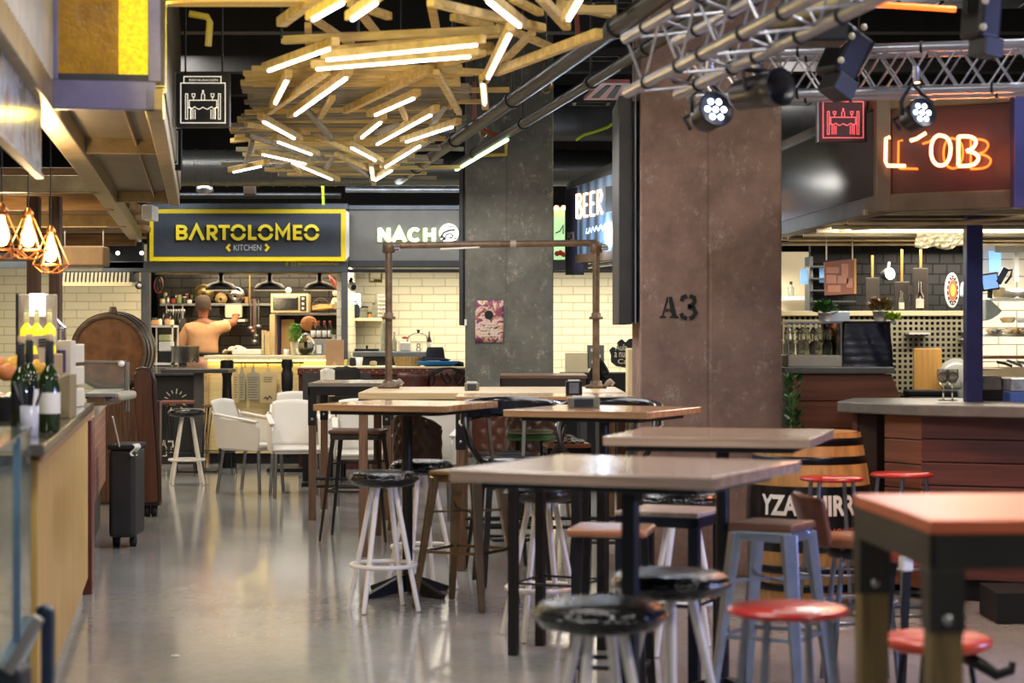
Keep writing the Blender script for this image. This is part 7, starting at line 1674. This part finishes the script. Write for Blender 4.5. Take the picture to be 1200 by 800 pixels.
o=MB().lathe([(.03,0),(.045,.005),(.05,.07),(.04,.075),(0,.08)],18,tuple(P(1171,348.5,14.05))).build('cream_pot',mat('cream_ceramic',(226,206,160),.4,0,.06,5)); tag(o,'cream pot on the upper shelf beside the tablet till','pot')
o=MB().grid(lambda a,b:(PX(1178+28*a,14),14+.2*b,PZ(348.5,14)+.03+.03*math.sin(a*8+b*5)*math.sin(PI*b)),14,8).build('white_cloth',mat('white_cotton',(220,216,206),.85),solid=.02); tag(o,'crumpled white cloth on the upper kitchen shelf','cloth')
o=MB().prism([(PX(1153,14),PZ(376,14)),(PX(1153,14),PZ(350,14)),(PX(1160,14),PZ(352,14)),(PX(1173,14),PZ(364,14)),(PX(1168,14),PZ(369,14)),(PX(1160,14),PZ(374,14))],13.95,14.1).build('grey_folded_cloth',mat('grey_sack',(128,134,132),.7,0,.2,10,.2),bevel=.01); tag(o,'grey folded sack hanging beyond the navy post','sack')
bm=[mat('cream_ceramic',(226,206,160),.4),white,mat('peach_bowl',(214,176,124),.4,0,.08,5),steel]
k=0
for (u,v,r) in ((1162,386,.05),(1170,385,.045),(1183,384,.05),(1196,384,.048),(1183,373,.05),(1193,371,.045),(1178,377,.04),(1165,390,.035),(1175,390,.035),(1187,390.5,.035),(1197,390,.035)):
    zz=PZ(391,14.0)+(.0 if v>380 else .075)
    o=MB().lathe([(r*.5,0),(r*.6,.004),(r,r*.8),(r*.95,r*.8),(r*.5,.01),(0,.01)],20,(PX(u,14.0),14.0-.09*(k%3==2)-.04*(v>388),zz)).build('ceramic_bowl',bm[k%4])
    tag(o,'%s small %s bowl from the navy post in the jumble on the middle shelf'%((('first','second','third','last')[k//4]),('cream','white','peach','steel')[k%4]),'bowl','bowls on the middle shelf'); k+=1
t=thing('steel_tub_unit','dark and steel food unit with blue tray on the stone bar top','food unit',(PX(1178,12.0),12.0,1.1)); y=12.0
MB().box(PX(1153,y),PX(1230,y),y+.1,y+.4,1.1,PZ(458,y)).build('base',blackm,t,True,bevel=.006)
MB().box(PX(1180,y),PX(1230,y),y-.1,y+.15,PZ(475,y),PZ(458.5,y)).build('blue_tray',mat('sky_blue_tray',(84,120,206),.35,0,.12,5),t,True,bevel=.008)
MB().box(PX(1181,y),PX(1230,y),y-.08,y+.35,PZ(458,y),PZ(443,y)).build('glass_tub',mat('tub_glass',(170,184,196),.08,.1,.4,20,coat=.5),t,True,bevel=.006)
MB().box(PX(1153,y),PX(1179,y),y+.1,y+.35,PZ(458,y),PZ(441,y)).build('steel_pan',mat('dull_pan',(120,116,104),.4,.5,.3,14),t,True,bevel=.006)
MB().box(PX(1153,y),PX(1180,y),y+.08,y+.35,PZ(434.5,y),PZ(432,y)).build('cream_rail',cream,t,True)
for k in range(3): MB().tube([P(1168+k*12,424-k%2*2,y+.05),P(1178+k*12,426,y+.05),P(1186+k*12,429,y+.05)],.009,6).build('tong',[black,steel,chrome][k],t,True)
o=MB().box(PX(1153,13.2),PX(1240,13.2),13.72,13.85,.0,PZ(430,13.7)).build('kitchen_block',mat('beige_kitchen_panel',(168,150,116),.5,0,.15,5)); tag(o,'beige kitchen block beyond the navy post','cabinet')
# ---------------------------------------------------------------- canopy of the neon stall
A3=Vector((2.05,11.4,0)); B3=Vector((2.72,11.0,0)); C3_=Vector((1.86,14.3,0)); D3=Vector((3.9,10.3,0))
def qf(p,q,z0,z1,th,name,m_,par,bev=0,e=0.0):
    d=(q-p).normalized(); n=Vector((-d.y,d.x,0)); p=p-n*e; q=q-n*e
    return MB().slab([(p.x,p.y),(q.x,q.y),(q.x+n.x*th,q.y+n.y*th),(p.x+n.x*th,p.y+n.y*th)],z0,z1).build(name,m_,par,True,bevel=bev)
t=thing('neon_stall_canopy','steel framed canopy with red sign face and shiny metal side over the planked bar','stall canopy',(2.4,12,2.2))
brn=mat('brown_steel_beam',(92,80,64),.45,.4,.25,6); shiny=mat('polished_metal_panel',(92,92,90),.16,.95,.35,1.2)
qf(A3,B3,2.17,2.27,.1,'lower_beam',brn,t,.006,.02); qf(A3,B3,2.74,2.82,.1,'upper_beam',brn,t,.006,.02); 
qf(B3,D3,2.17,2.27,.1,'lower_beam',brn,t,.006,.02)
qf(A3,B3,2.27,2.74,.05,'sign_face',mat('deep_red_panel',(62,13,10),.4,0,.15,4,coat=.2),t)
qf(C3_,A3,2.17,2.27,.1,'side_lower_beam',brn,t,.006,.02); qf(C3_,A3,2.76,2.82,.1,'side_upper_beam',brn,t,.006,.02)
qf(C3_,A3,2.27,2.76,.04,'side_panel',shiny,t)
MB().slab([(A3.x-.03,A3.y-.04),(A3.x+.05,A3.y-.05),(A3.x+.05,A3.y+.04),(A3.x-.03,A3.y+.05)],2.17,2.82).build('corner_post',brn,t,True,bevel=.006)
for i in range(9):
    k=i/8; y=11.6+k*3.2
    MB().box(2.0-.05*k,5.0,y,y+.06,2.17,2.20).build('roof_slat',[mat('pale_roof_rail',(190,174,140),.4,.4,.2,5),brn][i%2],t,True)
for y_ in (11.9,12.4,12.9,13.4,14.0,14.7): MB().tube([(1.95-.03*(y_-11.9),y_,2.14),(5,y_,2.14)],.016,6).build('pale_rail',mat('pale_roof_rail',(190,174,140),.4,.3,.2,5),t,True)
MB().slab([(A3.x,A3.y+.1),(5,10.5),(5,15.5),(1.9,15.5)],2.21,2.24).build('roof_underside',mat('dark_soffit',(52,44,36),.6,.1,.3,5),t,True)
MB().tube([Vector((1.93,13.2,2.15)),Vector((2.9,10.95,2.13))],.012,6).build('diagonal_rod',mat('pale_roof_rail',(190,174,140),.4),t,True)
t=thing('neon_sign','glowing orange red neon tube letters on the deep red sign face','neon sign',(2.4,11.1,2.4))
d=(B3-A3).normalized(); n=Vector((d.y,-d.x,0))
def S3(u,v,off=.05):     # a point on the sign face plane from its place on the face
    # intersect ray with the plane
    r=Vector(((u-600)/F,1,-(v-H)/F)); k=(A3-Vector((0,0,0))).dot(Vector((d.y,-d.x,0)))/ r.dot(Vector((d.y,-d.x,0)))
    p=r*k; return Vector((p.x,p.y,p.z+CAM))+n*off
def tb(mb,pts,off,r): mb.tube([S3(u,v,off) for u,v in pts],r,8)
Ls=[[(1048,162),(1043.5,163),(1043,190),(1045,195),(1066,195.5)],[(1072,166),(1079,164),(1090,157)],
    [(1105,159.5),(1098,164),(1095.5,178),(1098,190),(1105,195.5),(1113,194),(1118,186),(1119.5,172),(1115,161.5),(1105,159.5)],
    [(1128,195),(1128,161.5),(1138,160.5),(1147,163),(1149,169),(1144,176),(1136,178),(1146,179.5),(1152.5,185),(1149,192.5),(1140,195.5),(1128,195.5)]]
Ls=[Ls[0],Ls[1],smooth(Ls[2]),smooth(Ls[3][:2])+smooth(Ls[3][1:])]
mb=MB(); [tb(mb,q,.07,.010) for q in Ls]; mb.build('neon_lettering',redneon,t,True)
sidem=mat('orange_letter_back',(255,110,40),.5,emis=(255,104,30),estr=1.5)
mb=MB()
for q in Ls:
    tb(mb,[(u+10,v+2.5) for u,v in q],.006,.006)
mb.build('letter_backs',sidem,t,True)
# ================================================================ stage truss and lamps
def truss(lab,p,q,w,r,n,dirup=Vector((0,0,1)),cat='truss'):
    p=Vector(p); q=Vector(q); d=(q-p).normalized(); side=d.cross(dirup).normalized(); up=side.cross(d)
    t=thing('lighting_truss',lab,cat,(p+q)/2)
    co=[side*w/2+up*w/2,side*-w/2+up*w/2,side*w/2-up*w/2,side*-w/2-up*w/2]
    for c in co: MB().tube([p+c,q+c],r,14).build('chord',alum,t,True)
    mb=MB(); L_=(q-p).length
    for f,(i,j) in enumerate(((0,1),(2,3),(0,2),(1,3))):
        for k in range(n):
            a=p+d*(L_*k/n); b=p+d*(L_*(k+.5)/n); c=p+d*(L_*(k+1)/n)
            mb.tube([a+co[i],b+co[j]],r*.24,6); mb.tube([b+co[j],c+co[i]],r*.24,6); mb.tube([a+co[j],b+co[i]],r*.24,6) if n>6 and f>1 else None; mb.tube([b+co[i],c+co[j]],r*.24,6) if n>6 and f>1 else None
    mb.build('lacing',alum,t,True)
    for c in co[2:]+co[:2]:
        for k in (.12,.3,.42,.62,.8): a=p+d*(L_*k)+c; MB().tube([a-d*.006,a+d*.006],r*1.25,10).build('cable_tie',blackm,t,True)
    return t
truss('horizontal silver lighting truss crossing over the neon stall',(PX(820,9.6),10.0,PZ(79,9.6)),(PX(1260,9.4),9.4,PZ(78,9.4)),.20,.022,7)
truss('slanting silver lighting truss end pointing out before the brown column',P(764,78,8.3),P(1010,-52,6.6),.22,.024,5)
o=MB().box(PX(882,8.2),PX(990,8.2),8.1,8.3,PZ(52,8.2),PZ(32,8.2)).build('truss_beam_box',black,bevel=.01); tag(o,'black box beam slung under the slanting truss','beam')
# far orange tube lamp
o=MB().tube([P(1010,4,10),P(1120,11,10)],.015,8).build('orange_tube_lamp',mat('orange_tube',(255,110,40),.4,emis=(255,96,30),estr=1.6)); tag(o,'orange glowing tube lamp above the silver truss','lamp')
def par(lab,u,v,y,tilt,yaw,lit=True,s=1.0):
    t=thing('stage_spotlight',lab,'stage light',P(u,v,y))
    M=Matrix.Translation(P(u,v,y))@Matrix.Rotation(yaw,4,'Z')@Matrix.Rotation(PI/2+tilt,4,'X')@Matrix.Scale(s,4)
    MB().lathe([(0,-.09),(.05,-.085),(.065,-.05),(.07,.02),(.078,.05),(.078,.06),(.072,.06),(.07,.052),(0,.05)],26,M=M).build('housing',black,t,True)
    pts=[(0,0)]+[(.038*math.cos(PI/3*k),.038*math.sin(PI/3*k)) for k in range(6)]
    for a,b in pts: MB().lathe([(0,.056),(.0125,.054),(.013,.05)],14,M=M@Matrix.Translation((a,b,0)),caps=False).build('led_lens',coolL if lit else steel,t,True)
    MB().tube([M@Vector((-.085,0,0)),M@Vector((-.09,0,-.0))+Vector((0,0,.06)),P(u,v,y)+Vector((-.02,0,.15)),M@Vector((.09,0,0))+Vector((0,0,.06)),M@Vector((.085,0,0))],.010,6).build('yoke',black,t,True)
    c=P(u,v,y)+Vector((0,0,.15)); MB().tube([c,c+Vector((0,0,.07))],.016,8).build('clamp',chrome,t,True)
    for k in range(8):
        a=2*PI*k/8
    MB().tube([M@Vector((-.03,.03,-.09)),M@Vector((-.06,.02,-.12)),M@Vector((-.07,-.05,-.06))],.008,6).build('cable',blackm,t,True)
    return t
par('lit stage spotlight with seven white LEDs hung before the brown column',832,133,8.6,-.25,.4)
par('lit stage spotlight with seven white LEDs hung in front of the red neon sign',1074,136,9.2,-.25,.4,True,.9)
t=thing('can_spotlight','big grey cylinder can light hung beside the lit spotlight at the brown column','stage light',P(890,104,8.2))
M=Matrix.Translation(P(903,104,8.1))@Matrix.Rotation(.62,4,'Z')@Matrix.Rotation(PI/2-.05,4,'X')
MB().lathe([(.0,-.2),(.05,-.2),(.062,-.18),(.064,-.1),(.068,-.09),(.072,0),(.076,.06),(.078,.06),(.07,.055),(.068,-.05),(0,-.06)],32,M=M).build('barrel',mat('satin_dark_metal',(72,72,74),.35,.7,.15,8),t,True)
MB().tube([M@Vector((-.075,0,-.06)),M@Vector((-.09,.08,-.06)),M@Vector((.09,.08,-.06)),M@Vector((.075,0,-.06))],.012,6).build('yoke',black,t,True)
c=P(888,80,8.2); MB().tube([c,c+Vector((0,0,.07))],.022,8).build('clamp',chrome,t,True)
def moving(lab,u,v,y,s,ty=.5):
    t=thing('theatre_lamp',lab,'stage light',P(u,v,y))
    M=Matrix.Translation(P(u,v,y))@Matrix.Rotation(.5,4,'Z')@Matrix.Rotation(ty,4,'Y')@Matrix.Scale(s,4)
    MB().cbox(0,0,0,.12,.14,.2,M).build('housing',black,t,True,bevel=.02)
    MB().cbox(.02,-.02,-.13,.1,.11,.08,M).build('barn_door',dgrey,t,True,bevel=.006)
    MB().tube([M@Vector((-.08,0,0)),M@Vector((-.1,0,.12)),M@Vector((.1,0,.12)),M@Vector((.08,0,0))],.012,6).build('yoke',black,t,True)
    c=P(u,v,y)+Vector((0,0,.14*s)); MB().tube([c,c+Vector((0,0,.13*s))],.022*s,8).build('clamp',chrome,t,True)
    for q in ((-.05,-.075,.05),(-.05,-.075,-.06),(-.02,-.08,.11)): MB().ball(M@Vector(q),.016,8).build('knob',mat('cream_knob',(206,196,160),.4,0,.05,5),t,True)
    return t
moving('black theatre lamp clamped across both bars of the silver truss',989,66,9.2,1.15)
moving('big blurred theatre lamp high above the neon sign',1150,20,8.2,.95,.1)
mb=MB()
for (a,b,c_) in (((783,88),(800,96),(812,84)),((820,70),(838,84),(856,66)),((930,22),(955,40),(975,20))):
    pass
o=MB().tube([P(783,86,8.2),P(790,97,8.2),P(805,95,8.2),P(812,86,8.15)],.006,6).build('loose_cable',blackm); tag(o,'loose black cable looping under the slanting truss end','cable')
for i,(u,v,lab) in enumerate(((938,22,'red wrapped bundle of cable on the slanting truss'),)):
    o=MB().tube([P(905,30,7.4),P(930,24,7.3),P(960,12,7.2),P(990,2,7.1)],[.015,.03,.035,.03],10).build('wrapped_cable',mat('olive_cloth_wrap',(130,118,84),.8,0,.3,14,.3)); tag(o,'olive cloth wrapped cable bundle along the slanting truss','cable')
# ---------------------------------------------------------------- lights
w=bpy.data.worlds.new('world'); S.world=w; w.use_nodes=True
bg=w.node_tree.nodes['Background']; bg.inputs[0].default_value=(.75,.8,1,1); bg.inputs[1].default_value=.22
def area(loc,rot,sx,sy,pw,c=(1,1,1),spread=None):
    l=bpy.data.lights.new('area','AREA'); l.shape='RECTANGLE'; l.size=sx; l.size_y=sy; l.energy=pw; l.color=c
    if spread: l.spread=spread
    o=bpy.data.objects.new('area_light',l); o.location=loc; o.rotation_euler=rot; COL.objects.link(o); return o
def point(loc,pw,c=(1,1,1),r=.05):
    l=bpy.data.lights.new('point','POINT'); l.energy=pw; l.color=c; l.shadow_soft_size=r
    o=bpy.data.objects.new('point_light',l); o.location=loc; COL.objects.link(o); return o
def spot(loc,tgt,pw,c,ang=.7,r=.05):
    l=bpy.data.lights.new('spot','SPOT'); l.energy=pw; l.color=c; l.spot_size=ang; l.spot_blend=.5; l.shadow_soft_size=r
    o=bpy.data.objects.new('spot_light',l); o.location=loc; o.rotation_euler=(Vector(tgt)-Vector(loc)).to_track_quat('-Z','Y').to_euler(); COL.objects.link(o); return o
warm=(1,.80,.52); neut=(1,.95,.88); cool=(.78,.86,1)
# kitchen and stalls, lit from their own ceilings
area((-3.0,24.9,2.35),(0,0,0),2.2,.9,34,warm)
area((-3.0,24.3,2.25),(.5,0,0),2.2,.2,10,warm)
area((-.8,25.2,2.3),(0,0,0),2.4,1.0,42,(1,.9,.72))
area((1.8,25.2,2.3),(0,0,0),2.6,1.0,50,(1,.9,.72))
area((-5.6,23.5,2.4),(0,0,0),2.2,2,44,(1,.88,.68))
area((-4.6,19,2.5),(0,0,0),1.6,3,36,warm)
area((3.6,14.6,2.1),(0,0,0),1.6,.9,45,(1,.9,.72))
area((2.5,14.5,2.1),(0,0,0),1.0,.5,14,(1,.9,.72))
area((1.9,15.9,2.0),(0,0,0),.4,.4,8,(1,.92,.76))
# unseen area lights added for the hall's general light
for y in (3.5,9.5,15.5,20.5):
    for x in (-3.6,2.8): area((x,y,4.4),(0,0,0),.6,1.6,70,neut)
area((-.4,6.5,4.3),(0,0,0),1.2,1.2,70,neut)
area((-.4,18.5,2.9),(0,0,0),1.4,2.5,36,(1,.95,.88))
area((-.6,12.5,2.8),(0,0,0),1.4,3.0,46,(.96,.97,1))
# glow of the yellow glass and the cage lamps
area((-1.8,9.6,2.9),(-PI/2,0,0),.4,.8,14,(1,.72,.1))
for p in ((-2.6,11.5,1.95),(-2.5,10.7,2.0)): point(p,14,(1,.7,.36))
spot((-1.4,8.0,2.3),(-.7,9.6,3.15),60,(1,.8,.12),1.3,.2)
# beams of the two stage lamps, then added unseen blue lights
spot((PX(832,8.5),8.5,PZ(133,8.5)),(.5,6.3,.9),16,cool,.9,.06)
spot((PX(1074,9.1),9.1,PZ(136,9.1)),(.8,6.6,.8),16,cool,.9,.06)
spot((5.5,6.8,1.7),(1.2,8.0,.9),420,(.42,.48,1),1.1,.1)  # unseen blue side spot added to tint the table edges
point((3.2,8.0,3.0),12,(.5,.5,1),.1)  # unseen blue point added to tint the truss
# neon
point((2.45,10.8,2.45),.9,(1,.2,.06),.1)
area((2.3,10.5,2.5),(-.5,0,0),.5,.2,20,(1,.32,.12))
point((PX(703,18),17.7,2.35),26,(.6,.8,1),.1)
area((-1.8,6.1,1.13),(0,0,-.16),.3,.9,5,(.85,.95,1))  # unseen light added inside the glass case to brighten it
for p in ((-4.0,16,2.1),(-4.6,19,2.1)): point(p,16,(1,.76,.42),.08)  # unseen warm points added to brighten the plank ceiling
S.view_settings.view_transform='Standard'; S.view_settings.look='None'; S.view_settings.gamma=1; S.view_settings.exposure=.75; S.view_settings.use_curve_mapping=False
S.cycles.use_denoising=True
S.cycles.max_bounces=7; S.cycles.diffuse_bounces=3; S.cycles.glossy_bounces=4; S.cycles.transmission_bounces=6; S.cycles.transparent_max_bounces=8
S.cycles.sample_clamp_indirect=5; S.cycles.caustics_reflective=False; S.cycles.caustics_refractive=False

area((-3.1,22.9,3.35),(.35,0,0),2.2,.1,22,(.9,.95,1))
area((-.9,22.6,3.05),(.5,0,0),2.0,.1,16,(.95,.97,1))
area((2.7,12.8,2.16),(.4,0,0),1.4,.2,18,(1,.93,.8))  # unseen front fill added to brighten the wares behind the bar
area((-.6,21.3,3.0),(PI,0,0),2.4,.5,10,(.9,.95,1))  # unseen upward light added to brighten the ducts
